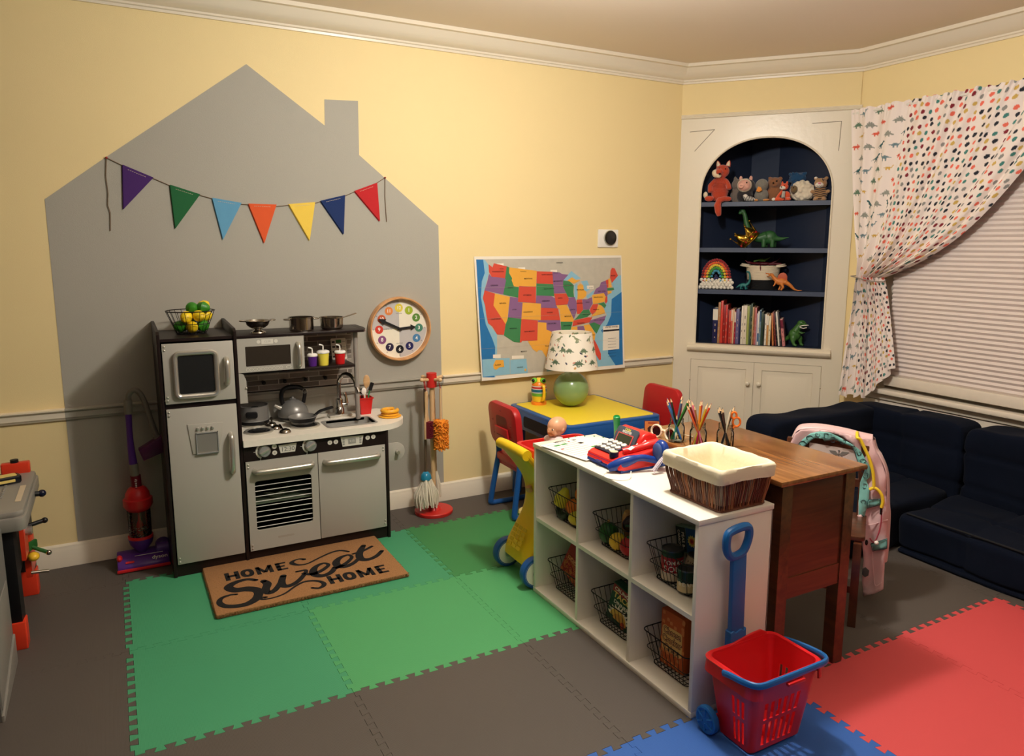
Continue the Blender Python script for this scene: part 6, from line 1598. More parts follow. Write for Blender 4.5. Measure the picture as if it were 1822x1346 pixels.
# walls made of solid strips with slots; corners rounded by tubes of strip
def strip(side, u0, u1, z0, z1, th=.0035):
    n = 4; vs = []
    for k in range(n + 1):
        z = z0 + (z1 - z0) * k / n
        for u, o in ((u0, 0), (u1, 0), (u1, -th), (u0, -th)): vs.append(wallpt(side, u, z, o))
    fs = [[k * 4 + i, k * 4 + (i + 1) % 4, k * 4 + 4 + (i + 1) % 4, k * 4 + 4 + i] for k in range(n) for i in range(4)] + [[3, 2, 1, 0], [n * 4, n * 4 + 1, n * 4 + 2, n * 4 + 3]]
    b.add(vs, fs, crd)
for side in range(4):
    cr_ = .80
    if side == 2:
        strip(2, -cr_, cr_, H0, H1); continue
    us = [-cr_, -.62] if side != 3 else [-cr_, .0]
    slots = [(-.62 + k * .207, -.62 + k * .207 + .115) for k in range(6)] if side != 3 else [(.05, .17), (.28, .40), (.50, .62)]
    if side == 1: slots = [(-.62 + k * .25, -.62 + k * .25 + .13) for k in range(5)]
    strip(side, -cr_, cr_, H0, .026); strip(side, -cr_, cr_, .098, .110); strip(side, -cr_, cr_, .165, H1)
    for z0, z1 in ((.026, .098), (.110, .165)):
        prev = -cr_
        for s0, s1 in slots:
            strip(side, prev, s0, z0, z1); prev = s1
        strip(side, prev, cr_, z0, z1)
# rounded corners
for qx, qy in ((1, -1), (1, 1), (-1, 1), (-1, -1)):
    vs = []; n = 10; m = 6
    for k in range(n + 1):
        z = H0 + (H1 - H0) * k / n; hx, hy = half(z); rx_, ry_ = hx * .2, hy * .2
        for o in (0, -.0035):
            for i in range(m + 1):
                a = PI / 2 * i / m; vs.append((qx * (hx * .8 + (rx_ + o) * math.cos(a)), qy * (hy * .8 + (ry_ + o) * math.sin(a)), z))
    w_ = 2 * (m + 1); fs = []
    for k in range(n):
        for i in range(m):
            fs.append([k * w_ + i, k * w_ + i + 1, (k + 1) * w_ + i + 1, (k + 1) * w_ + i]); fs.append([k * w_ + m + 1 + i, (k + 1) * w_ + m + 1 + i, (k + 1) * w_ + m + 2 + i, k * w_ + m + 2 + i])
    b.add(vs, fs, crd)
b.prism([(x * .93, y * .93) for x, y in rrect(-.100, .100, -.062, .062, .02)], H0, H0 + .006, crd)
# rim
def loop(hx, hy, r_, z): return [(x, y, z) for x, y in rrect(-hx, hx, -hy, hy, r_, 6)]
rims = [loop(.130, .092, .026, .232), loop(.139, .101, .030, .232), loop(.141, .103, .032, .237), loop(.136, .098, .030, .242), loop(.127, .089, .026, .240), loop(.1265, .0885, .026, .228)]
n_ = len(rims[0]); b.add([v for r_ in rims for v in r_], [[k * n_ + i, k * n_ + (i + 1) % n_, (k + 1) * n_ + (i + 1) % n_, (k + 1) * n_ + i] for k in range(5) for i in range(n_)], crd)
skirt = [loop(.139, .101, .032, .232), loop(.142, .104, .034, .198), loop(.139, .101, .033, .198), loop(.136, .098, .03, .232)]
for side in (0,):
    pass
def skirtpart(sel):
    for i in range(n_):
        mx = (skirt[0][i][0] + skirt[0][(i + 1) % n_][0]) / 2; my = (skirt[0][i][1] + skirt[0][(i + 1) % n_][1]) / 2
        if sel(mx, my): b.add([skirt[k][j] for k in range(4) for j in (i, (i + 1) % n_)], [[0, 1, 3, 2], [2, 3, 5, 4], [4, 5, 7, 6]], crd)
skirtpart(lambda x, y: abs(x) > .1)
b.box(-.02, .045, -.113, -.10, .214, .224, crd, bev=.003)
# raised back section near the handle
b.prism([(-.085, .232), (-.06, .232), (-.045, .240), (.05, .256), (.085, .258), (.108, .246), (.112, .232)], -.004, .004, crd, T(0, .094, 0) @ FRONT, bev=.003)
b.sph((.01, -.02, .03), (.028, .028, .026), crd, 16)
b.build('basket_shell', t_, ang=40)
b = B(); b.tube(catmull([(-.141, .01, .228), (-.146, -.02, .238), (-.147, -.075, .247), (-.128, -.108, .249), (-.07, -.114, .250), (.07, -.114, .250), (.128, -.108, .249), (.147, -.075, .247), (.146, .0, .240), (.142, .05, .232)], 6), .0085, cbl, 10, flat=(1.1, .8)); b.build('carry_handle', t_)
b = B(); b.prism([(-.026, 0), (.026, 0), (.021, .29), (-.031, .29)], -.009, .009, cbl, T(0, .110, .22) @ FRONT, bev=.004); b.prism([(-.031, 0), (.031, 0), (.030, .075), (.02, .069), (.01, .077), (-.01, .069), (-.02, .077), (-.031, .072)], -.013, .013, cbl, T(0, .110, .20) @ FRONT, bev=.003)
grip = [(-.026, .505), (-.046, .53), (-.047, .566), (-.034, .583), (.020, .590), (.038, .577), (.036, .545), (.016, .512)]
b.tube([(x - .006, .110, z) for x, z in [(p.x, p.y) for p in catmull([(x, z, 0) for x, z in grip], 4, closed=True)]], .0125, cbl, 10, closed=True)
o = b.build('pull_handle', t_)
for x in (-.128, .115):
    b = B(T(x, .078, .042) @ RY(90) @ S(.8)); b.lathe([(.0, -.012), (.030, -.012), (.034, -.009), (.044, -.013), (.050, -.010), (.052, 0), (.050, .010), (.044, .013), (.034, .009), (.030, .012), (0, .012)], cbl, 36, cap=False)
    for k in range(6): a = k * PI / 3; b.cyl((.012 * math.cos(a), .012 * math.sin(a), -.011), (.044 * math.cos(a), .044 * math.sin(a), -.011), .004, cbl, seg=6)
    b.build('wheel', t_)
b = B(); b.cyl((-.12, .078, .042), (.11, .078, .042), .006, crd); b.build('axle', t_)
# ---------------------------------------------------------------- navy floor sofa
velv = mat('navy velvet', (11, 18, 33), .95, var=.25, nscale=7, bump=.35, bscale=500, sheen=.02, spec=.12)
pipe = mat('navy piping', (8, 11, 18), .8)
sofa = thing('floor_sofa', 'low navy velvet L-shaped floor sofa with tufted cushions under the window', 'sofa', (3.2, -1.8, 0))
SOI = T(-3.2, 1.8, 0)
def cushion(name, x0, x1, y0, y1, z0, z1, tuft=(), e=7, seed=0, slope=0, lumps=.007):
    cx, cy, cz = (x0 + x1) / 2, (y0 + y1) / 2, (z0 + z1) / 2; hx, hy, hz = (x1 - x0) / 2, (y1 - y0) / 2, (z1 - z0) / 2
    rr = random.Random(seed); ph = [rr.uniform(0, 6) for _ in range(6)]
    b = B(SOI)
    def sq(p):
        s_ = (abs(p[0]) ** e + abs(p[1]) ** e + abs(p[2]) ** e) ** (-1 / e)
        q = [v * s_ for v in p]
        x, y, z = cx + q[0] * hx, cy + q[1] * hy, cz + q[2] * hz
        w_ = lumps * (math.sin(x * 17 + ph[0]) * math.sin(y * 14 + ph[1]) + .6 * math.sin(z * 23 + ph[2] + x * 9 + y * 7))
        nx, ny, nz = q[0] ** 3, q[1] ** 3, q[2] ** 3; l_ = math.sqrt(nx * nx + ny * ny + nz * nz) or 1
        dent = 0
        for ax, val in tuft:
            c_ = (x, y, z)[ax]; dent += .011 * math.exp(-((c_ - val) / .010) ** 2)
        d = w_ - dent
        x += nx / l_ * d; y += ny / l_ * d; z += nz / l_ * d
        if slope: z += slope * (x - cx)
        return (x, y, max(z, .001))
    n1 = 34
    for ax in range(3):
        for sg in (-1, 1):
            def fn(u, v, ax=ax, sg=sg):
                a, c_ = u * 2 - 1, v * 2 - 1
                p = [0, 0, 0]; p[ax] = sg; p[(ax + 1) % 3] = a * sg; p[(ax + 2) % 3] = c_
                return sq(p)
            b.grid(fn, n1, n1, velv)
    o = b.build(name, sofa, ang=80)
    return o
cushion('seat_cushion', 2.70, 3.53, -1.632, -1.17, .0, .225, tuft=((1, -1.40), (0, 3.1)), e=11, seed=1)
cushion('seat_cushion', 3.075, 3.56, -2.26, -1.642, .0, .195, tuft=((0, 3.3), (1, -1.95), (2, .04)), e=11, seed=2, slope=.07)
cushion('seat_cushion', 3.075, 3.56, -2.90, -2.27, .0, .195, tuft=((0, 3.3), (1, -2.58), (2, .04)), e=11, seed=3, slope=.07)
cushion('arm_cushion', 2.735, 3.55, -1.19, -1.00, .0, .545, tuft=((2, .42),), e=12, seed=4, lumps=.008)
cushion('back_cushion', 3.50, 3.69, -1.66, -1.00, .0, .545, tuft=((2, .42), (2, .26), (1, -1.33)), e=12, seed=5, lumps=.009)
cushion('back_cushion', 3.50, 3.69, -2.30, -1.67, .0, .55, tuft=((2, .42), (2, .26), (1, -1.98)), e=12, seed=6, lumps=.009)
cushion('back_cushion', 3.50, 3.69, -2.92, -2.31, .0, .55, tuft=((2, .42), (2, .26), (1, -2.6)), e=12, seed=7, lumps=.009)
for y0, y1 in ((-2.26, -1.645), (-2.9, -2.27)):
    b = B(SOI); b.tube([(3.078, y0 + .02, .012), (3.07, (y0 + y1) / 2, .012), (3.078, y1 - .02, .012)], .009, velv, 10)
    b.tube([(3.098, y0 + .03, .186), (3.092, (y0 + y1) / 2, .19), (3.098, y1 - .03, .186)], .005, pipe, 8); b.build('piping', sofa)

# ---------------------------------------------------------------- wooden chair with doctor coat
cw = mat_wood('dark chair wood', (60, 30, 16), (96, 52, 28), (4, 20, 4), .35)
ch = thing('wooden_chair', 'dark wooden child chair behind the desk with a pink coat over its back', 'chair', (2.53, -1.863, 0), rz=125.6)
b = B(); b.prism(rrect(-.01, .29, -.005, .27, .02), .33, .348, cw, bev=.004); b.build('seat', ch)
for x, y, h_ in ((.0, .0, .63), (.275, .0, .63), (.0, .255, .325), (.275, .255, .325)):
    b = B(); b.prism([(x, y), (x + .028, y), (x + .028, y + .028), (x, y + .028)], 0, h_, cw, bev=.003); b.build('leg', ch)
b = B(); b.prism([(x, z) for x, z in [(.0, .56), (.303, .56), (.303, .62), (.26, .645), (.15, .655), (.04, .645), (.0, .62)]], -.018, 0, cw, T(0, .004, 0) @ FRONT, bev=.003); b.prism([(.02, .46), (.28, .46), (.28, .49), (.02, .49)], -.016, 0, cw, T(0, .006, 0) @ FRONT); b.build('back_rest', ch)
b = B(); b.box(.012, .29, .262, .276, .13, .155, cw); b.box(.006, .02, .02, .262, .10, .125, cw); b.box(.283, .297, .02, .262, .10, .125, cw); b.build('stretcher', ch)
pinks = mat('pale pink satin', (222, 184, 184), .38, var=.04, nscale=12, bump=.25, bscale=40, sheen=.2); tl = mat('mint print lining', (126, 190, 182), .6, var=.1, nscale=40)
grp = mat('slate button', (84, 90, 92), .4); dkp = mat('dark lining outline', (30, 52, 62), .6)
coat = thing('doctor_coat', 'pale pink toy doctor coat with mint patterned lining hung over the chair back', 'coat', (2.575, -1.93, 0), rz=125.6)
FLIP = Matrix(((1, 0, 0, 0), (0, 0, 1, 0), (0, 1, 0, 0), (0, 0, 0, 1)))      # local (x,y) -> (x,z), third axis toward the desk
def mm(l): return [(x / 1000, z / 1000) for x, z in l]
def drape(b, poly, off, m, th=.006, wav=1.0):
    """tessellated cloth piece with folds"""
    pts = mm(poly)
    # densify outline
    out = []
    for k in range(len(pts)):
        a, c_ = Vector(pts[k]), Vector(pts[(k + 1) % len(pts)]); n = max(1, int((c_ - a).length / .012))
        out += [a + (c_ - a) * (j / n) for j in range(n)]
    xs = [p.x for p in out]; zs = [p.y for p in out]; st = .010
    inner = []
    def inside(x, z):
        r_ = False; n = len(pts)
        for i in range(n):
            x0, z0 = pts[i]; x1, z1 = pts[(i + 1) % n]
            if (z0 > z) != (z1 > z) and x < (x1 - x0) * (z - z0) / (z1 - z0) + x0: r_ = not r_
        return r_
    x = min(xs)
    while x < max(xs):
        z = min(zs)
        while z < max(zs):
            if inside(x, z) and min((Vector((x, z)) - o).length for o in out) > .006: inner.append(Vector((x, z)))
            z += st
        x += st
    co, ed, fc, *_ = mgeo.delaunay_2d_cdt(out + inner, [], [list(range(len(out)))], 1, 1e-6)
    def dep(x, z): return off + wav * (.007 * math.sin(x * 70 + 2 * math.sin(z * 9)) * min(1, max(0, (.62 - z) / .2)) + .004 * math.sin(z * 38 + x * 60))
    vs = [(p.x, dep(p.x, p.y), p.y) for p in co]; n = len(vs)
    b.add(vs, [list(f) for f in fc], m)
    return dep
b = B(); drape(b, COAT_PINK, .022, pinks); 
o = b.build('coat_front', coat, ang=80, solid=.003)
b = B(); outer = [p for p in COAT_PINK[:-8]] ; drape(b, outer + [(120, 560), (250, 560), (400, 560)], -.045, pinks); b.build('coat_back', coat, ang=80, solid=.003)
# shoulder roll joining front and back over the chair top
b = B(); top = catmull([(x / 1000, 0, z / 1000) for x, z in COAT_PINK[0:8]], 5); vs = []; K_ = 8
for p in top:
    for k in range(K_ + 1):
        a = PI * k / K_; vs.append((p.x, -.0115 + .0335 * math.cos(a), p.z + .014 * math.sin(a)))
b.add(vs, [[i * (K_ + 1) + k, i * (K_ + 1) + k + 1, (i + 1) * (K_ + 1) + k + 1, (i + 1) * (K_ + 1) + k] for i in range(len(top) - 1) for k in range(K_)], pinks); b.build('shoulders', coat, ang=80)
b = B(); side = catmull([(x / 1000, 0, z / 1000) for x, z in COAT_PINK[7:17]], 4); vs = []
for p in side:
    for k in range(K_ + 1):
        a = PI * k / K_; vs.append((p.x - .010 * math.sin(a), -.0115 + .0335 * math.cos(a), p.z))
b.add(vs, [[i * (K_ + 1) + k, i * (K_ + 1) + k + 1, (i + 1) * (K_ + 1) + k + 1, (i + 1) * (K_ + 1) + k] for i in range(len(side) - 1) for k in range(K_)], pinks); b.build('coat_side', coat, ang=80)
b = B(); dp = drape(b, COAT_TEAL, .034, tl, wav=1.0)
r_ = random.Random(5); cen = mm(COAT_TEAL)
for k in range(0, 16):     # stethoscope-like doodles printed on the lining
    a, c_ = cen[k], cen[min(len(cen) - 1, 30 - k)] if 30 - k < len(cen) else cen[-1]
    f = .5; x, z = a[0] + (c_[0] - a[0]) * f, a[1] + (c_[1] - a[1]) * f
    rr_ = r_.uniform(.007, .011); a0 = r_.uniform(0, 6)
    b.tube([(x + rr_ * math.cos(a0 + t) * (1 + .4 * math.sin(2 * t)), dp(x, z) + .004, z + rr_ * math.sin(a0 + t)) for t in [i * .5 for i in range(11)]], .0011, dkp, 5)
b.build('mint_lining', coat, ang=80, solid=.002)
b = B(); b.prism(mm(COAT_LABEL), 0, .002, mat('grey coat yoke', (206, 192, 184), .6), T(0, .022, 0) @ FLIP)
gy = mat('grey emblem print', (120, 116, 110), .6)
cxx, czz = .188, .575
b.tube([(cxx, .0255, czz + .022), (cxx, .0255, czz - .03)], .0018, gy, 6)
b.sph((cxx, .0255, czz + .024), (.004, .001, .004), gy, 8)
for s in (-1, 1):
    b.tube(catmull([(cxx, .0256, czz + .012), (cxx + s * .012, .0256, czz + .004), (cxx + s * .010, .0256, czz - .006), (cxx - s * .006, .0256, czz - .014), (cxx - s * .002, .0256, czz - .026)], 4), .0014, gy, 5)
    b.prism([(cxx + s * .002, czz + .01), (cxx + s * .012, czz + .022), (cxx + s * .036, czz + .022), (cxx + s * .03, czz + .014), (cxx + s * .024, czz + .012), (cxx + s * .018, czz + .007), (cxx + s * .010, czz + .006)], .0, .001, gy, T(0, .0245, 0) @ FLIP)
b.build('inner_yoke', coat)
for nm_, pl in (('pocket_band', COAT_POCKET1), ('pocket_band', COAT_POCKET2)):
    b = B(); drape(b, pl, .036, tl, wav=.3); b.tube([(x, .042, z) for x, z in mm(pl)], .0016, dkp, 5, closed=True); b.build(nm_, coat, ang=80, solid=.002)
b = B(); b.prism(mm(COAT_BADGE), 0, .004, grp, T(0, .034, 0) @ FLIP, bev=.001); b.build('round_badge', coat)
b = B(); b.tube([(x, .034, z) for x, z in mm(COAT_SEAM)], .0018, pinks, 6); b.build('seam', coat); b = B(); b.tube(catmull([(.045, .036, .23), (.030, .036, .12), (.02, .038, .075), (-.0, .036, .09)], 5), .0018, pinks, 6); b.build('seam', coat)
b = B(); b.sph((.064, .03, .243), (.006, .004, .012), blk, 12); b.build('snap', coat); b = B(); b.sph((.095, .036, .345), (.010, .008, .012), pinks, 12); b.build('button', coat)
ysm = mat('yellow stethoscope tube', (240, 206, 50), .35)
t_ = thing('toy_stethoscope', 'yellow toy stethoscope draped over the shoulder of the pink coat', 'stethoscope', (2.575, -1.93, 0), rz=125.6)
st1 = [(x, .048, z) for x, z in mm(COAT_STETH)]
b = B(); b.tube(catmull([(st1[0][0] + .004, -.03, st1[0][2] - .01), (st1[0][0] + .002, .01, st1[0][2] + .012)] + st1, 5), .0062, ysm, 10)
b.tube(catmull([(x, .048, z) for x, z in mm(COAT_STETH2)], 5), .0062, ysm, 10); b.tube([(st1[-1][0], .048, st1[-1][2]), (.06, .048, .468)], .0062, ysm, 8)
b.build('yellow_tube', t_)
b = B(); b.tube(catmull([(x, .048, z) for x, z in mm(COAT_TUBE)], 4), .0028, mat('pink earpiece tube', (170, 70, 84), .3), 8); b.build('ear_tube', t_)
b = B(); b.cyl((.022, .048, .40), (.022, .048, .372), .0048, blk, seg=10); b.build('black_joint', t_)
b = B(); b.sph((.03, .048, .255), .009, wp, 12); b.build('ear_tip', t_)
# ---------------------------------------------------------------- things on the corner cabinet shelves
CR = -50.94
def cabp(s, off, z): p = A + TD * s + ND * off; return (p.x, p.y, z)
def cthing(name, label, cat, s, off, z, rz=0): return thing(name, label, cat, cabp(s, off, z), rz=CR + rz)
def cone(name, label, cat, s, off, z, b, rz=0, **k):
    o = b.build(name, **k); o.location = cabp(s, off, z); o.rotation_euler = (0, 0, math.radians(CR + rz)); return tag(o, label, cat)
def blob(name, parent, balls, m, vox=.004, tubes=(), smooth=4):
    b = B()
    for bl_ in balls:
        c_, r_ = bl_[0], bl_[1]; b.sph(c_, r_, m, 16, rot=bl_[2] if len(bl_) > 2 else None)
    for pts, r_ in tubes: b.tube(pts, r_, m, 10)
    o = b.build(name, parent)
    md = o.modifiers.new('Remesh', 'REMESH'); md.mode = 'VOXEL'; md.voxel_size = vox; md.use_smooth_shade = True
    sm_ = o.modifiers.new('Smooth', 'SMOOTH'); sm_.factor = .6; sm_.iterations = smooth
    return o
def plush(n, c, bs=250): return mat('plush ' + n, c, .95, var=.12, nscale=90, bump=1.0, bscale=bs, sheen=.4)
beye = mat('bead eye', (10, 10, 12), .08)
def eyes(par, pts, r_=.004):
    for p in pts: b = B(); b.sph(p, r_, beye, 10); b.build('eye', par)
S1, S2, S3, S4 = 1.655, 1.379, 1.122, .785
# fox sitting on the edge
fx_m = plush('rust', (186, 66, 38)); crmP = plush('cream', (232, 212, 180))
t_ = cthing('plush_fox', 'large rust red ribbed plush fox sitting at the left end of the top shelf', 'plush toy', .238, -.045, S1)
blob('fox_body', t_, [((0, .01, .06), (.052, .045, .062)), ((.004, .008, .115), (.038, .034, .045)), ((.012, -.004, .185), (.044, .036, .040)), ((.0, -.035, .178), (.024, .026, .022), RZ(0)), ((-.055, -.03, .022), (.03, .02, .018)), ((.05, -.03, .018), (.03, .022, .016))], fx_m, .0045,
     tubes=[([(-.03, .0, .13), (-.055, -.015, .10), (-.05, -.03, .06)], [.015, .015, .017]), ([(.035, .0, .13), (.055, -.02, .10), (.062, -.03, .075)], [.015, .015, .016]), ([(.045, -.04, .02), (.01, -.052, .012), (.0, -.056, -.02), (.006, -.056, -.06), (.012, -.054, -.085)], [.015, .019, .022, .02, .012])])
b = B()
for k in range(16): z = .012 + k * .0085; rr_ = .053 * math.sin(min(1.45, .65 + z * 6)) if z < .06 else .053 - (z - .06) * .17; b.tube([(rr_ * math.cos(a), .01 + rr_ * .86 * math.sin(a), z) for a in [2 * PI * i / 24 for i in range(24)]], .0026, fx_m, 5, closed=True)
b.build('ribbed_tummy', t_)
b = B(); b.sph((-.022, -.030, .170), (.022, .022, .026), crmP, 16, rot=RY(-30)); b.sph((-.004, -.036, .158), (.017, .02, .016), crmP, 14); b.build('cream_cheek', t_)
b = B(); b.sph((.006, -.063, .165), (.008, .006, .006), beye, 12); b.build('nose', t_); eyes(t_, [(-.002, -.038, .2), (.034, -.032, .196)])
for s, x in ((-1, -.012), (1, .046)):
    b = B(T(x, -.002, .222) @ RY(s * 14)); b.lathe([(.015, -.01), (.013, .008), (.007, .022), (0, .03)], fx_m, 12, S(1, .5, 1), cap=False); b.lathe([(.011, -.006), (.009, .008), (.004, .02), (0, .024)], crmP, 12, T(0, -.006, 0) @ S(1, .4, 1), cap=False); b.build('ear', t_)
b = B(); b.sph((-.08, -.02, .045), (.014, .01, .02), crmP, 12); b.build('paw', t_)
# grey bunny behind
t_ = cthing('plush_bunny', 'small grey and white plush face peeking out between the fox and the pig', 'plush toy', .335, -.115, S1); t_.scale = (1.14, 1.14, 1.14)
blob('bunny_body', t_, [((0, 0, .04), (.035, .03, .045)), ((0, -.005, .095), (.03, .028, .03)), ((-.012, 0, .125), (.01, .006, .016))], plush('mottled grey', (120, 108, 98))); eyes(t_, [(.008, -.032, .1)])
# pig with hood
pkp = plush('pig pink', (226, 170, 152)); dk = plush('charcoal hood', (44, 40, 42))
t_ = cthing('plush_pig', 'plush pink pig with a dark hood and pink ears, on the top shelf', 'plush toy', .382, -.09, S1); t_.scale = (1.14, 1.14, 1.14)
blob('pig_body', t_, [((0, .01, .035), (.045, .036, .04)), ((.008, .012, .085), (.046, .036, .043))], dk)
b = B(); b.sph((.0, -.014, .088), (.039, .028, .036), crmP, 20); b.build('hood_trim', t_)
b = B(); b.sph((0, -.022, .088), (.034, .026, .031), pkp, 20); b.build('face', t_)
b = B(); b.cyl((-.012, -.044, .084), (-.013, -.056, .084), .013, pkp, seg=18); b.sph((-.017, -.056, .085), .002, beye, 6); b.sph((-.009, -.056, .085), .002, beye, 6); b.build('snout', t_)
eyes(t_, [(.014, -.045, .100)]);
for x, z in ((.030, .125), (-.022, .125)): b = B(); b.sph((x, .0, z), (.009, .005, .014), pkp, 12); b.build('ear', t_)
# zebra
zb_ = B(); wz = plush('white', (232, 224, 212))
t_ = cthing('plush_zebra', 'little black and white striped plush zebra lying in front of the pig', 'plush toy', .415, -.03, S1)
blob('zebra_body', t_, [((0, 0, .018), (.030, .016, .016)), ((-.02, -.004, .03), (.016, .013, .016)), ((.02, 0, .014), (.018, .014, .012))], wz, .003)
b = B()
for k in range(7): x = -.028 + k * .009; b.tube([(x + .004 * math.sin(a * 2), .0165 * math.cos(a) - .001, .019 + .0175 * math.sin(a)) for a in [2 * PI * i / 16 for i in range(16)]], .0022, MC['K'], 5, closed=True)
b.build('stripes', t_)
# grey duck / gosling
gp = plush('grey', (128, 124, 114)); og = plush('orange felt', (222, 142, 60))
t_ = cthing('plush_gosling', 'fluffy grey plush gosling with an orange beak in the middle of the top shelf', 'plush toy', .483, -.085, S1); t_.scale = (1.14, 1.14, 1.14)
blob('gosling_body', t_, [((0, .005, .035), (.037, .03, .038)), ((0, .0, .088), (.034, .031, .033))], gp)
b = B(); b.prism([(-.018, 0), (0, -.005), (.014, .004), (.006, .02), (-.008, .024)], 0, .014, og, T(-.008, -.026, .055) @ FRONT, bev=.003); b.build('beak', t_)
for s in (-1, 1): b = B(); b.sph((s * .028, -.035, .008), (.017, .014, .007), og, 12); b.build('foot', t_)
# brown bear
br_ = plush('brown', (146, 96, 62))
t_ = cthing('plush_bear', 'brown plush bear partly hidden behind the gosling and the small fox', 'plush toy', .552, -.135, S1); t_.scale = (1.14, 1.14, 1.14)
blob('bear_body', t_, [((0, 0, .045), (.042, .034, .048)), ((0, -.005, .098), (.036, .032, .033)), ((.004, -.034, .09), (.017, .012, .013)), ((-.025, .0, .125), (.011, .007, .011)), ((.028, 0, .122), (.013, .008, .012))], br_); eyes(t_, [(-.003, -.05, .097), (.012, -.034, .108)], .005)
# small orange fox
of_ = plush('bright orange', (222, 84, 44))
t_ = cthing('plush_small_fox', 'small bright orange plush fox with a white face sitting in front of the lamb', 'plush toy', .615, -.04, S1)
blob('small_fox_body', t_, [((.012, .01, .03), (.026, .022, .03)), ((.0, .0, .085), (.024, .021, .020)), ((.026, -.012, .012), (.018, .024, .01))], of_, .003, tubes=[([(-.01, 0, .06), (-.03, -.015, .03), (-.035, -.02, .018)], [.009, .009, .01]), ([(.0, -.01, .012), (-.03, -.025, .010), (-.048, -.03, .010)], [.011, .010, .010])])
b = B(); b.sph((-.008, -.012, .078), (.018, .014, .012), wz, 14); b.build('face', t_); b = B(); b.sph((-.014, -.026, .082), (.004, .003, .004), beye, 8); b.build('nose', t_); eyes(t_, [(.002, -.022, .089)], .003)
b = B(); b.sph((-.055, -.032, .011), (.011, .009, .010), wz, 10); b.build('paw', t_)
for x in (-.012, .014): b = B(T(x, 0, .104)); b.lathe([(.007, -.004), (.005, .006), (0, .014)], of_, 8, cap=False); b.build('ear', t_)
b = B(); b.tube([(.0, -.02, .055), (-.002, -.03, .03), (.0, -.034, .018)], [.009, .010, .011], plush('grey tail', (170, 164, 156)), 8); b.build('grey_leg', t_)
# lamb
wl = plush('wool', (226, 214, 190), 120)
t_ = cthing('plush_lamb', 'woolly cream plush lamb with an olive brown face on the top shelf', 'plush toy', .715, -.105, S1); t_.scale = (1.14, 1.14, 1.14)
balls = [((0, 0, .05), (.055, .04, .052))]; r_ = random.Random(2)
for k in range(70):
    a, c_ = r_.uniform(0, 2 * PI), r_.uniform(-.9, 1); q = math.sqrt(1 - c_ * c_); balls.append(((.052 * q * math.cos(a), .036 * q * math.sin(a), .052 + .048 * c_), (.012, .012, .012)))
blob('woolly_body', t_, balls, wl, .0035, smooth=2)
b = B(); b.sph((-.04, -.035, .060), (.019, .020, .021), plush('olive brown', (112, 92, 60)), 16); b.sph((-.052, -.045, .073), (.007, .005, .004), plush('olive brown', (112, 92, 60)), 8); b.build('face', t_); eyes(t_, [(-.043, -.054, .068)], .003)
# blue fuzzy
t_ = cthing('plush_blue_fuzzy', 'dark blue shaggy plush toy lying on top at the back of the top shelf', 'plush toy', .68, -.215, S1)
balls = [((0, 0, .15), (.05, .03, .025)), ((0, 0, .07), (.045, .03, .07))]
for k in range(50): a = r_.uniform(0, 2 * PI); balls.append(((.048 * math.cos(a) * r_.uniform(.6, 1), .02 * math.sin(a), .152 + .022 * math.sin(a * 3 + k)), (.009, .009, .009)))
blob('shaggy_body', t_, balls, plush('deep blue', (30, 74, 112), 150), .004, smooth=1)
# tiger
tg = plush('tiger tan', (176, 134, 92))
t_ = cthing('plush_tiger', 'brown and tan striped plush tiger at the right end of the top shelf', 'plush toy', .815, -.085, S1); t_.scale = (1.14, 1.14, 1.14)
blob('tiger_body', t_, [((0, 0, .035), (.036, .026, .038)), ((0, -.002, .088), (.033, .027, .029)), ((-.038, -.012, .048), (.012, .012, .010)), ((.038, -.012, .048), (.012, .012, .010)), ((-.025, 0, .116), (.011, .006, .010)), ((.026, 0, .116), (.011, .006, .010)), ((-.02, -.02, .008), (.014, .016, .009)), ((.02, -.02, .008), (.014, .016, .009))], tg, .0035)
dkb = plush('dark stripe', (46, 28, 20)); b = B()
for k in range(6): z = .014 + k * .0105; b.tube([(.037 * math.cos(a) * (1 - abs(z - .035) * 6), .027 * math.sin(a) * (1 - abs(z - .035) * 6), z + .002 * math.sin(a * 5)) for a in [PI + PI * i / 12 for i in range(13)]], .0022, dkb, 5)
for k in range(4): b.tube([(.006 + k * .007, -.022 + k * .004, .112 - k * .003), (.012 + k * .006, -.024 + k * .006, .098 - k * .004)], .0022, dkb, 5)
b.build('stripes', t_)
b = B(); b.sph((-.006, -.024, .080), (.021, .012, .015), wz, 16); b.sph((-.025, -.004, .118), (.007, .004, .006), wz, 8); b.build('white_muzzle', t_); b = B(); b.sph((-.006, -.036, .088), (.008, .004, .005), plush('pink nose', (220, 130, 150)), 10); b.build('nose', t_)
b = B(); b.tube([(-.018, -.034, .076), (-.012, -.037, .072), (-.006, -.037, .075), (0, -.037, .072), (.007, -.034, .076)], .0009, MC['K'], 5); b.build('mouth', t_)
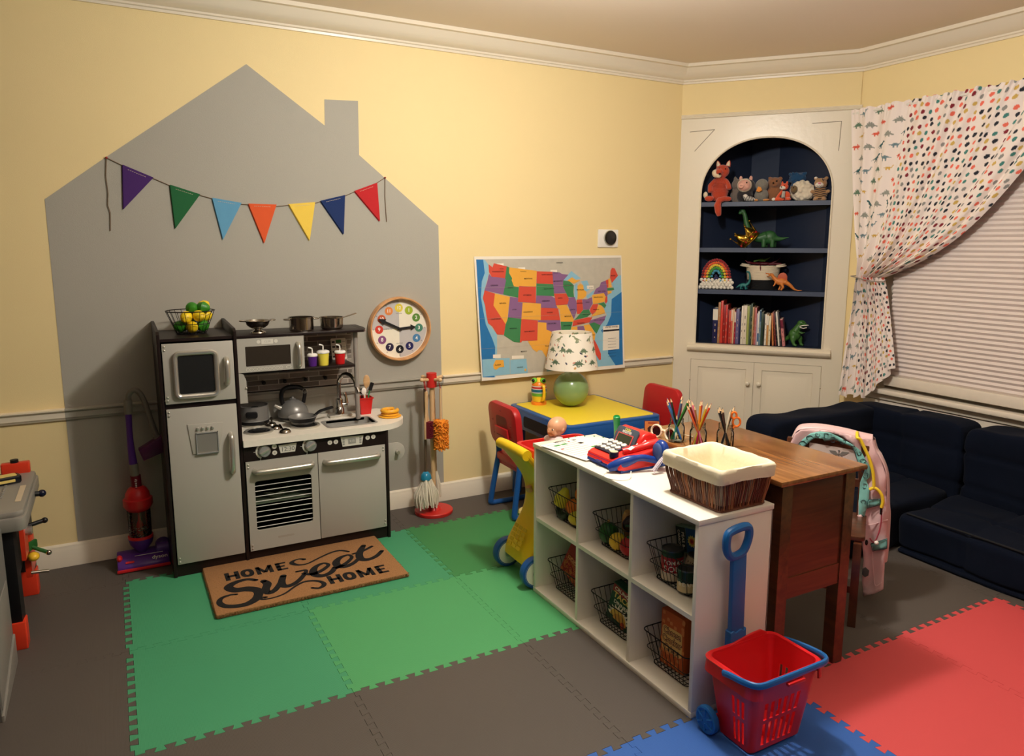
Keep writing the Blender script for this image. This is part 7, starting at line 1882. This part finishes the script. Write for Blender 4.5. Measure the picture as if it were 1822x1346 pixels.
# second shelf : long neck dinosaur with crown
dg = pm('dinosaur green', (44, 92, 48), .45); dgd = pm('dinosaur dark green', (28, 62, 36), .5)
t_ = cthing('long_neck_dinosaur', 'green plastic long neck dinosaur wearing a gold crown around its neck', 'toy dinosaur', .53, -.12, S2)
blob('dinosaur_body', t_, [((.01, 0, .065), (.045, .03, .042)), ((-.155, -.02, .222), (.020, .015, .016)), ((-.168, -.024, .212), (.012, .010, .009))], dg, .0035,
     tubes=[(catmull([(-.01, 0, .07), (-.06, -.01, .06), (-.105, -.015, .09), (-.128, -.018, .15), (-.14, -.02, .2), (-.152, -.02, .222)], 4), [.034, .033, .03, .028, .026, .024, .022, .021, .020, .019, .018, .017, .016, .015, .0145, .014, .0135, .013, .013, .013, .014]),
            (catmull([(.04, 0, .06), (.07, .0, .055), (.1, 0, .06), (.125, 0, .066)], 4), [.022, .02, .018, .016, .014, .012, .010, .009, .008, .006, .005, .004, .003]),
            ([(-.02, -.018, .05), (-.02, -.02, .004)], [.015, .013]), ([(.03, -.018, .05), (.03, -.02, .004)], [.015, .013]), ([(-.01, .018, .05), (-.01, .02, .004)], [.014, .012]), ([(.04, .016, .05), (.04, .018, .004)], [.014, .012])])
eyes(t_, [(-.164, -.036, .226)], .0035)
gold = mat('gold crown foil', (212, 172, 70), .22, .95)
t_ = cthing('gold_tiara', 'shiny gold toy crown with red gems hanging tilted on the green dinosaur', 'tiara', .435, -.105, S2 + .042)
CM2 = RY(-46) @ RX(10) @ S(1.25)
b = B(CM2); R0, R1 = .052, .058; vs = []; n_ = 48
for i in range(n_):
    a = 2 * PI * i / n_; f = abs(((i / 8) % 1) - .5) * 2; h_ = .035 + .042 * f
    for r_2, z in ((R0, 0), (R1 - .002 + .004 * f, h_)): vs.append((r_2 * math.cos(a), r_2 * .85 * math.sin(a), z))
fs = [[2 * i, 2 * ((i + 1) % n_), 2 * ((i + 1) % n_) + 1, 2 * i + 1] for i in range(n_)]
b.add(vs, fs, gold)
for i in range(6): a = 2 * PI * i / 6; b.sph((.062 * math.cos(a), .053 * math.sin(a), .078), .005, gold, 8)
for z in (.003, .03): b.tube([(R0 * 1.03 * math.cos(a), R0 * .88 * math.sin(a), z) for a in [2 * PI * i / 36 for i in range(36)]], .003, gold, 6, closed=True)
b.build('crown_band', t_, solid=.0012)
for k, a in enumerate((-150, -110, -70, -30)):
    b = B(CM2); ar = math.radians(a); b.sph((.055 * math.cos(ar), .047 * math.sin(ar), .018), (.006, .006, .006), mat('red gem', (150, 10, 20), .1, coat=.5), 12); b.build('gem', t_)
# third shelf
t_ = cthing('pompom_rainbow', 'rainbow made of coloured felt pompoms above a white pompom cloud on the third shelf', 'decoration', .238, -.06, S3)
r_ = random.Random(1)
def pom(cname, c_, pts, rr_): 
    b = B(); m_ = plush(cname, c_)
    for x, z in pts: b.sph((x + r_.uniform(-.001, .001), r_.uniform(-.003, .003), z + r_.uniform(-.001, .001)), rr_ * r_.uniform(.94, 1.06), m_, 12)
    b.build('pompom_arc', t_)
for k, (cn, c_) in enumerate((('pompom dark red', (150, 24, 32)), ('pompom orange', (232, 96, 40)), ('pompom yellow', (232, 200, 60)), ('pompom green', (70, 150, 50)), ('pompom sky', (60, 150, 180)), ('pompom navy', (30, 34, 90)))):
    rx_, rz_ = .086 - k * .0145, .128 - k * .0165; n_ = max(1, int(PI * (rx_ + rz_) / 2 / .0145))
    pts = [(rx_ * math.cos(PI * i / max(1, n_ - 1)), .055 + rz_ * math.sin(PI * i / max(1, n_ - 1)) ** .9) for i in range(n_)] if k < 5 else [(0, .085), (-.006, .068), (.008, .07)]
    pom(cn, c_, pts, .0088)
b = B(); 
for row in range(4):
    for i in range(10):
        x = -.1 + i * .0222 + (row % 2) * .011
        if abs(x) < .108 - row * .004: b.sph((x, r_.uniform(-.004, .004), .012 + row * .0155), .0116, plush('pompom white', (234, 228, 214)), 12)
b.build('pompom_cloud', t_)
td = pm('teal dinosaur', (34, 112, 112), .45)
t_ = cthing('teal_dinosaur', 'small teal long neck toy dinosaur in front of the rope basket', 'toy dinosaur', .405, -.065, S3)
blob('dinosaur_body', t_, [((0, 0, .03), (.022, .013, .013)), ((.022, -.006, .112), (.010, .007, .006))], td, .0025,
     tubes=[(catmull([(.015, 0, .03), (.032, 0, .045), (.038, -.002, .075), (.034, -.004, .105), (.026, -.006, .113)], 4), [.010, .0095, .009, .0085, .008, .0075, .007, .0065, .006, .006, .006, .006, .0055, .0055, .005, .005, .005]),
            ([(-.015, 0, .03), (-.03, 0, .022), (-.042, 0, .012)], [.009, .006, .003]), ([(-.012, -.008, .028), (-.014, -.01, .003)], [.006, .005]), ([(.012, -.008, .028), (.016, -.01, .003)], [.006, .005]), ([(-.010, .008, .028), (-.006, .01, .003)], [.006, .005]), ([(.014, .008, .028), (.022, .01, .003)], [.006, .005])])
rope = mat('cream cotton rope', (230, 216, 190), .85, bump=.5, bscale=200); ropek = mat('black cotton rope', (20, 20, 22), .85, bump=.5, bscale=200)
t_ = cthing('rope_basket', 'coiled rope basket, cream above and black below, on the third shelf', 'basket', .508, -.185, S3)
b = B()
for k in range(20):
    z = .005 + k * .0074; rr_ = .082 + .018 * (k / 19)
    if k < 8: b.tube([(rr_ * math.cos(a), rr_ * .8 * math.sin(a), z) for a in [2 * PI * i / 48 for i in range(48)]], .0042, ropek, 8, closed=True)
b.lathe([(0, .001), (.08, .001), (.08, .004), (0, .004)], ropek, 32, S(1, .8, 1), cap=False); b.build('black_half', t_)
b = B()
for k in range(8, 20):
    z = .005 + k * .0074; rr_ = .082 + .018 * (k / 19)
    b.tube([(rr_ * math.cos(a), rr_ * .8 * math.sin(a), z) for a in [2 * PI * i / 48 for i in range(48)]], .0042, rope, 8, closed=True)
b.build('cream_half', t_)
for s in (-1, 1):
    b = B(); b.tube(catmull([(s * .08, -.05, .142), (s * .125, -.045, .148), (s * .135, 0, .15), (s * .125, .045, .148), (s * .08, .05, .142)], 5), .0045, rope, 8); b.tube(catmull([(s * .08, -.045, .15), (s * .118, -.04, .156), (s * .128, 0, .158), (s * .118, .04, .156), (s * .08, .045, .15)], 5), .0045, rope, 8); b.build('handle', t_)
mrn = pm('maroon toy', (96, 24, 34), .45)
t_ = cthing('maroon_winged_dinosaur', 'maroon winged toy dinosaur spread across the top of the rope basket', 'toy dinosaur', .51, -.185, S3 + .148)
blob('creature_body', t_, [((0, 0, .012), (.05, .018, .011)), ((-.085, -.02, .018), (.014, .010, .009))], mrn, .003, tubes=[(catmull([(-.04, 0, .014), (-.065, -.012, .014), (-.082, -.02, .018)], 4), .008), (catmull([(.045, 0, .014), (.075, 0, .03), (.1, 0, .052)], 4), [.009, .008, .007, .006, .005, .004, .003, .0025, .002]), ([(-.095, -.024, .02), (-.112, -.028, .034)], [.005, .003]), ([(-.02, -.03, .008), (-.012, -.08, .0), (-.01, -.085, -.03)], [.008, .006, .004]), ([(.03, -.02, .010), (.09, -.03, .014), (.11, -.03, .012)], [.010, .007, .005])])
t_ = cthing('green_small_dinosaur', 'small bright green toy dinosaur lying on the maroon one in the rope basket', 'toy dinosaur', .50, -.18, S3 + .172)
blob('dinosaur_body', t_, [((0, 0, .010), (.026, .013, .010)), ((-.03, -.004, .008), (.012, .008, .006))], pm('leaf green toy', (96, 140, 60), .45), .0025, tubes=[([(.02, 0, .012), (.035, 0, .02), (.05, 0, .03)], [.007, .004, .002]), ([(-.005, -.01, .01), (-.012, -.025, .012)], .0035), ([(.012, -.01, .01), (.016, -.026, .004)], .0035), ([(-.02, 0, .012), (-.05, -.01, .002)], .006)])
# spinosaurus
sp = pm('spinosaurus orange', (206, 122, 52), .5); spr = pm('sail rust', (186, 84, 50), .55)
t_ = cthing('spinosaurus', 'orange toy dinosaur with a rust red back sail beside the rope basket', 'toy dinosaur', .625, -.055, S3)
blob('dinosaur_body', t_, [((0, 0, .055), (.035, .018, .022)), ((-.058, -.004, .098), (.016, .009, .009)), ((-.078, -.005, .103), (.013, .006, .005)), ((-.076, -.005, .088), (.011, .005, .003))], sp, .0028,
     tubes=[(catmull([(-.02, 0, .06), (-.04, 0, .078), (-.052, -.003, .096)], 4), [.016, .015, .014, .013, .012, .011, .010, .010, .010]), (catmull([(.025, 0, .055), (.055, 0, .035), (.08, 0, .012), (.105, 0, .006), (.128, -.004, .009)], 4), [.017, .015, .013, .012, .011, .010, .009, .008, .007, .006, .005, .004, .004, .003, .003, .002, .002]),
            ([(.005, -.012, .045), (.016, -.016, .022), (.004, -.014, .005)], [.011, .008, .006]), ([(-.002, .012, .045), (-.002, .016, .022), (-.012, .014, .005)], [.010, .007, .006]), ([(-.03, -.012, .052), (-.034, -.018, .036), (-.042, -.02, .028)], [.006, .005, .004])])
b = B(); b.prism([(-.022, .07), (-.018, .092), (-.004, .108), (.014, .112), (.028, .104), (.036, .088), (.036, .06), (.02, .062)], -.003, .003, spr, FRONT, bev=.002); b.build('back_sail', t_)
b = B(); b.prism([(-.07, .105), (-.092, .109), (-.09, .104), (-.072, .1)], -.005, .005, spr, FRONT); b.build('red_snout', t_); eyes(t_, [(-.06, -.0125, .102)], .002)
# bottom shelf : green tyrannosaur
rx = pm('tyrannosaur green', (58, 104, 44), .4)
t_ = cthing('green_tyrannosaur', 'dark green toy tyrannosaur with bared white teeth beside the row of books', 'toy dinosaur', .735, -.085, S4 + .001)
blob('dinosaur_body', t_, [((-.014, 0, .07), (.036, .026, .038)), ((.022, -.002, .142), (.026, .018, .019)), ((.04, -.004, .132), (.020, .014, .011)), ((-.02, -.018, .045), (.018, .012, .024)), ((.018, .016, .045), (.016, .012, .022))], rx, .003,
     tubes=[(catmull([(-.01, 0, .09), (.004, 0, .115), (.018, 0, .138)], 4), [.026, .025, .024, .022, .021, .02, .019, .018, .018]), (catmull([(-.03, .01, .06), (-.06, .02, .04), (-.085, .03, .016)], 4), [.02, .018, .016, .014, .012, .010, .008, .006, .004]),
            ([(-.022, -.02, .035), (-.012, -.024, .010), (.004, -.03, .006)], [.012, .010, .008]), ([(.02, .016, .035), (.026, .014, .010), (.04, .01, .006)], [.012, .010, .008]), ([(.012, -.02, .09), (.028, -.026, .082), (.04, -.026, .088)], [.007, .005, .004]), ([(.014, .012, .09), (.034, .01, .080), (.046, .008, .086)], [.006, .005, .003])])
b = B(); b.tube([(.012, -.0165, .124), (.032, -.020, .130), (.056, -.016, .132)], .0028, wp, 6); b.tube([(.014, -.0165, .118), (.034, -.020, .112), (.054, -.016, .118)], .0028, wp, 6); b.tube([(.056, -.014, .132), (.062, -.006, .131)], .0028, wp, 6); b.build('teeth', t_); eyes(t_, [(.03, -.0185, .148)], .003)
# books
BK_ = [(120, 205, 160, (28, 32, 78), 'thick navy book with a white top label', (232, 226, 210)), (208, 248, 55, (170, 124, 84), 'tall tan book', None), (252, 290, 28, (212, 66, 54), 'tallest bright red book', None), (293, 334, 105, (148, 32, 32), 'dark red wide book', None), (337, 368, 95, (206, 58, 50), 'tall narrow red book', None),
 (370, 391, 175, (124, 26, 30), 'short maroon book', None), (393, 428, 190, (184, 58, 50), 'short brick red book', (220, 100, 84)), (430, 456, 165, (214, 96, 80), 'coral book with a pale top half', (232, 206, 190)), (458, 483, 168, (224, 190, 148), 'slim cream book', None), (486, 511, 200, (166, 40, 58), 'short crimson book', (230, 210, 200)),
 (514, 566, 160, (104, 96, 138), 'thick lavender book', None), (568, 590, 205, (34, 38, 84), 'slim navy book', None), (600, 632, 108, (232, 222, 204), 'tall white book', None), (634, 692, 98, (222, 210, 190), 'thick off-white book with small print', None), (695, 732, 103, (156, 166, 92), 'olive green book', None),
 (735, 751, 85, (88, 102, 88), 'slim grey green book', None), (753, 781, 62, (54, 74, 54), 'tall dark green book', None), (783, 796, 120, (214, 190, 140), 'very slim yellowish book', None), (798, 821, 120, (148, 92, 58), 'brown book', None), (823, 851, 130, (190, 108, 108), 'dusty pink book', None),
 (854, 873, 225, (190, 172, 192), 'pale lilac book', None), (875, 899, 190, (222, 222, 216), 'white book with a blue band', (70, 110, 150)), (901, 929, 165, (104, 136, 156), 'steel blue book', (60, 90, 120)), (931, 966, 205, (46, 66, 52), 'dark green book with pale dots', None), (968, 988, 240, (30, 40, 34), 'black slim book', None),
 (992, 1022, 235, (236, 228, 214), 'clean white book', None), (1024, 1053, 240, (200, 148, 88), 'tan topped book with a white base', (232, 226, 210)), (1056, 1090, 262, (226, 214, 180), 'short cream book', None)]
LEAN = [(1100, 1128, 215, (196, 120, 70), 'orange brown leaning book', 4), (1133, 1156, 190, (120, 50, 48), 'maroon leaning book', 6), (1160, 1184, 215, (34, 30, 34), 'black leaning book', 6.5), (1188, 1214, 185, (230, 222, 208), 'white leaning book', 7), (1220, 1246, 195, (60, 58, 62), 'charcoal leaning book', 8), (1256, 1300, 310, (206, 130, 130), 'pink leaning book with a dark stripe', 8)]
page = mat('book pages', (226, 216, 192), .8)
ks = .439 / 130
def z2s(x): return .236 + (1255 + x / 9.344 - 1269) * ks
def book(x0, x1, top, c_, lb, band, lean=0, nth=0):
    s0, s1 = z2s(x0), z2s(x1); h_ = (778 - top) / 9.344 / 301; w_ = s1 - s0; dp_ = .15 if h_ < .22 else .17
    cm = mat('book cover %d %d %d' % c_, c_, .35, var=.08, nscale=60)
    b = B(); b.box(-w_ / 2, -w_ / 2 + .0015, 0, dp_, 0, h_, cm); b.box(w_ / 2 - .0015, w_ / 2, 0, dp_, 0, h_, cm); b.box(-w_ / 2, w_ / 2, -.0015, .0012, 0, h_, cm, bev=.0006)
    b.box(-w_ / 2 + .0015, w_ / 2 - .0015, .001, dp_ - .003, .003, h_ - .003, page)
    if band: b.box(-w_ / 2 + .0002, w_ / 2 - .0002, -.0022, -.0014, h_ * (.66 if nth != 22 else .1), h_ * .97 if nth != 22 else h_ * .35, mat('book band %d %d %d' % band, band, .4))
    if w_ > .008:
        tc_ = mat('book title pale', (190, 170, 150), .5) if sum(c_) < 420 else mat('book title dark', (60, 50, 50), .5)
        r_b = random.Random(nth)
        for k in range((2 + nth % 3) if nth % 3 != 0 else 0):
            z_ = h_ * (.15 + .17 * k); b.box(-w_ * .09, w_ * .09, -.0022, -.0015, z_, z_ + h_ * r_b.uniform(.02, .08), tc_)
    o = b.build('book'); o.location = cabp((s0 + s1) / 2 + (0 if not lean else .0), -.045, S4 + .0008 + (abs(math.sin(math.radians(lean))) * w_ / 2 if lean else 0)); o.rotation_euler = (Matrix.Rotation(math.radians(CR), 4, 'Z') @ Matrix.Rotation(math.radians(-lean), 4, 'Y')).to_euler()
    tag(o, lb, 'book', 'books on the bottom shelf of the corner cabinet')
for k, (x0, x1, tp, c_, lb, bd) in enumerate(BK_):
    book(x0, x1, tp, c_, lb + ' in the row on the bottom cabinet shelf', bd, nth=k + 1)
for k, (x0, x1, tp, c_, lb, ln) in enumerate(LEAN):
    sh = 38 if k else 25
    book(x0 + sh, x1 + sh, tp, c_, lb + ' near the green tyrannosaur on the bottom shelf', (110, 24, 50) if k == 5 else None, lean=ln, nth=30 + k)
# ---------------------------------------------------------------- toy vacuum
vp = pm('vacuum purple', (84, 42, 130), .35); vr = pm('vacuum red', (206, 36, 40), .35); vg = pm('vacuum grey', (128, 122, 112), .45); vm = pm('vacuum maroon', (110, 20, 40), .3); vmg = pm('vacuum magenta', (84, 20, 70), .4)
t_ = thing('toy_vacuum', 'purple and red upright toy vacuum with a clear bead canister beside the toy fridge', 'toy vacuum', (.03, -.125, 0))
b = B(); side = [(-.085, .004), (-.088, .014), (-.08, .032), (-.05, .05), (.0, .062), (.035, .055), (.045, .02), (.045, .004)]
b.prism(side, -.098, .104, vp, XZ, bev=.006); b.build('floor_head', t_, ang=40)
b = B(); b.box(-.1, .106, -.096, -.086, .003, .016, vr, bev=.003); b.sph((-.088, -.045, .052), (.012, .022, .014), vr, 14); b.prism(rrect(-.022, .012, -.005, .005, .005), 0, .002, vr, T(-.045, -.074, .038) @ RX(35)); b.build('red_bumper', t_)
b = B(); b.text('dyson', .026, pm('silver logo', (214, 206, 200)), T(.066, -.07, .0425) @ RX(33), bold=.02); b.box(-.03, .08, -.052, -.0505, .0535, .056, pm('silver logo')); b.build('logo', t_)
b = B(); b.cyl((.085, -.03, .06), (.085, .03, .06), .032, vp, seg=24); b.cyl((.058, -.02, .062), (.104, -.02, .062), .028, vp, seg=20); b.lathe([(.0, .04), (.012, .05), (.044, .095), (.050, .118), (.050, .122), (0, .122)], vp, 28, T(0, -.01, 0), cap=False); b.build('motor_housing', t_)
b = B(); b.lathe([(.050, .122), (.050, .132), (.044, .134)], vr, 28, T(0, -.01, 0), cap=False); b.build('red_ring', t_); b = B(); b.lathe([(.040, .246), (.046, .25), (.054, .262), (.058, .27), (.058, .30), (.050, .304), (.047, .325), (.036, .345), (.02, .355), (0, .356)], vr, 12, T(0, -.01, 0), cap=False); b.build('red_cap', t_)
b = B(); b.lathe([(.045, .128), (.046, .248)], mat_glass('clear canister', (226, 226, 220)), 32, T(0, -.01, 0), cap=False); b.build('clear_canister', t_)
b = B(); r_ = random.Random(5)
for k in range(230):
    a, q = r_.uniform(0, 2 * PI), math.sqrt(r_.random()) * .041; z = .130 + r_.random() ** 1.3 * .045
    b.sph((q * math.cos(a), -.01 + q * math.sin(a), z), .0022, (wp, vr, pm('bead dark', (40, 36, 40)), pm('bead tan', (190, 160, 110)))[r_.randrange(4)], 5, rings=4)
o = b.build('beads', t_); o['kind'] = 'stuff'
b = B(); b.lathe([(.012, .13), (.014, .18), (.006, .2), (.005, .25)], vr, 16, T(0, -.01, 0)); b.build('centre_cone', t_)
b = B(); b.cyl((0, -.01, .345), (-.002, -.01, .402), .021, vm, seg=24); b.cyl((-.002, -.031, .32), (-.002, -.031, .352), .008, vm, seg=12)
for k, ch_ in enumerate('dyson'): b.text(ch_, .013, wp, T(-.001, -.0315, .388 - k * .0085) @ FRONT @ RZ(-90), bold=.02)
b.build('maroon_collar', t_)
b = B(); b.tube([(-.003, -.01, .40), (-.005, -.01, .455)], [.016, .018], vg, 16); b.tube(catmull([(-.006, -.01, .455), (-.010, -.01, .56), (-.008, -.01, .68)], 5), [.017, .0165, .015, .014, .0135, .013, .0125, .012, .0125, .013, .0135], vp, 14); b.build('wand', t_)
b = B(); b.cyl((-.008, -.01, .675), (-.006, -.01, .735), .0165, vg, seg=18)
hp = catmull([(-.004, -.01, .725), (-.002, -.01, .755), (.014, -.012, .775), (.036, -.016, .768), (.056, -.022, .725), (.070, -.03, .66), (.085, -.036, .60), (.094, -.04, .565)], 8); b.tube(hp, .0105, vg, 12)
for k in range(2, len(hp) - 2): d = (hp[k + 1] - hp[k - 1]).normalized() * .0015; b.tube([hp[k] - d, hp[k] + d], .0122, vg, 12)
b.cyl((.09, -.038, .575), (.102, -.043, .54), .015, vg, seg=16); b.build('hose', t_)
b = B(T(.078, -.045, .527) @ RY(-28) @ S(1.2)); b.prism([(-.052, -.02), (.02, -.03), (.052, .0), (.045, .024), (-.045, .022)], -.024, .024, vmg, FRONT, bev=.004); b.build('brush_tool', t_)

# ---------------------------------------------------------------- workbench at the left edge
wg = pm('workbench grey', (138, 134, 126), .4); wgd = pm('workbench dark grey', (112, 110, 106), .45); bkp = pm('workbench black', (18, 18, 20), .4); wor = pm('workbench orange red', (226, 62, 34), .35)
t_ = thing('toy_workbench', 'grey topped toy workbench with black legs and orange feet, cut by the left edge', 'toy workbench', (-.56, -.46, 0))
WI = T(.56, .46, 0)
b = B(WI); b.prism(rrect(-.82, -.312, -.745, -.19, .03), .43, .478, wg, bev=.006); b.prism(rrect(-.83, -.318, -.735, -.2, .03), .475, .498, wg, bev=.008)
for k in range(9):
    for j in range(3): b.sph((-.40 - j * .022, -.55 + k * .022, .499), (.006, .006, .003), wg, 8)
b.prism([(-.352, -.62), (-.334, -.62), (-.334, -.42), (-.352, -.42)], .4985, .4995, pm('pale ruler sticker', (206, 190, 164), .5)); b.build('bench_top', t_)
for y, h_ in ((-.70, .43), (-.235, .43)):
    b = B(WI); b.prism([(-.40, y - .025), (-.355, y - .025), (-.35, y + .025), (-.40, y + .025)], .09, h_, bkp, bev=.004); b.build('leg', t_)
    b = B(WI); b.prism(rrect(-.41, -.345, y - .032, y + .032, .006), .0, .1, wor, bev=.004); b.build('foot', t_)
b = B(WI); b.prism([(-.79, -.70), (-.40, -.70), (-.40, -.22), (-.79, -.22)], .13, .15, bkp); b.prism([(-.405, -.67), (-.385, -.67), (-.385, -.26), (-.405, -.26)], .15, .42, bkp); b.build('black_panel', t_)
b = B(WI); b.prism([(-.352, -.60), (-.338, -.60), (-.338, -.50), (-.352, -.50)], .27, .425, wor, bev=.004); b.cyl((-.345, -.55, .365), (-.318, -.55, .365), .016, silv); b.prism([(-.36, -.46), (-.34, -.46), (-.34, -.3), (-.36, -.3)], .15, .27, wor, bev=.004); b.build('tool_holder', t_)
b = B(WI); b.cyl((-.34, -.50, .365), (-.285, -.48, .372), .008, bkp); b.sph((-.283, -.48, .372), .011, bkp, 12); b.build('black_lever', t_)
b = B(WI); b.cyl((-.32, -.40, .455), (-.296, -.395, .452), .01, bkp); b.sph((-.29, -.394, .452), .014, pm('navy knob', (20, 24, 50), .25), 14); b.build('side_knob', t_)
b = B(WI); b.prism(rrect(-.43, -.335, -.235, -.2, .006), .495, .54, wor, bev=.004); b.cyl((-.385, -.217, .53), (-.385, -.217, .552), .014, bkp); b.build('vise', t_)
t_ = thing('toy_tape_measure', 'black and yellow toy tape measure lying on the grey workbench top', 'tape measure', (-.40, -.36, .499), rz=18)
b = B(); b.prism(rrect(-.045, .045, -.03, .03, .014), 0, .028, pm('tape black', (18, 20, 28), .25), bev=.006); b.build('case', t_)
b = B(); b.prism(rrect(-.03, .032, -.02, .02, .006), .0275, .0295, pm('tape yellow', (232, 208, 120), .4)); b.prism(rrect(-.03, .022, .008, .018, .002), .0, .0015, pm('tape yellow'), T(0, -.030, 0) @ FRONT); b.build('yellow_label', t_)
t_ = thing('toy_screwdriver', 'toy screwdriver with a yellow handle and steel shaft hanging under the workbench', 'screwdriver', (-.33, -.47, .235))
b = B(); b.sph((0, 0, .0), (.020, .024, .017), pm('screwdriver yellow', (240, 190, 50), .3), 18); b.build('handle', t_)
b = B(); b.cyl((-.01, -.03, -.05), (.045, -.02, -.058), .006, steel); b.build('steel_shaft', t_)
t_ = thing('toy_pliers', 'dark green toy pliers hanging in the orange holder under the workbench', 'pliers', (-.335, -.46, .27))
b = B(); b.prism(rrect(-.03, .03, -.012, .022, .008), -.005, .005, pm('pliers green', (40, 96, 44)), RZ(60) @ FRONT, bev=.003); b.cyl((0, 0, -.0), (.05, -.015, -.025), .007, pm('pliers green')); b.sph((.054, -.016, -.027), .010, steel, 10); b.build('pliers_body', t_)
# grey storage unit nearest the camera
t_ = thing('grey_storage_unit', 'plain grey plastic toy unit at the bottom left edge in front of the workbench', 'toy unit', (-.57, -.97, 0))
GI = T(.57, .97, 0)
b = B(GI); b.prism([(-.78, -1.18), (-.376, -1.18), (-.376, -.80), (-.78, -.80)], 0, .47, wgd, bev=.004); b.build('unit_body', t_)
b = B(GI); b.prism([(-1.165, .03), (-.83, .12), (-.83, .30), (-1.165, .30)], .0, .004, wg, T(-.377, 0, 0) @ YZ, bev=.001); b.prism([(-1.18, .0), (-.81, .0), (-.81, .10), (-1.18, .02)], .0, .008, wg, T(-.377, 0, 0) @ YZ, bev=.002); b.build('side_panel', t_)
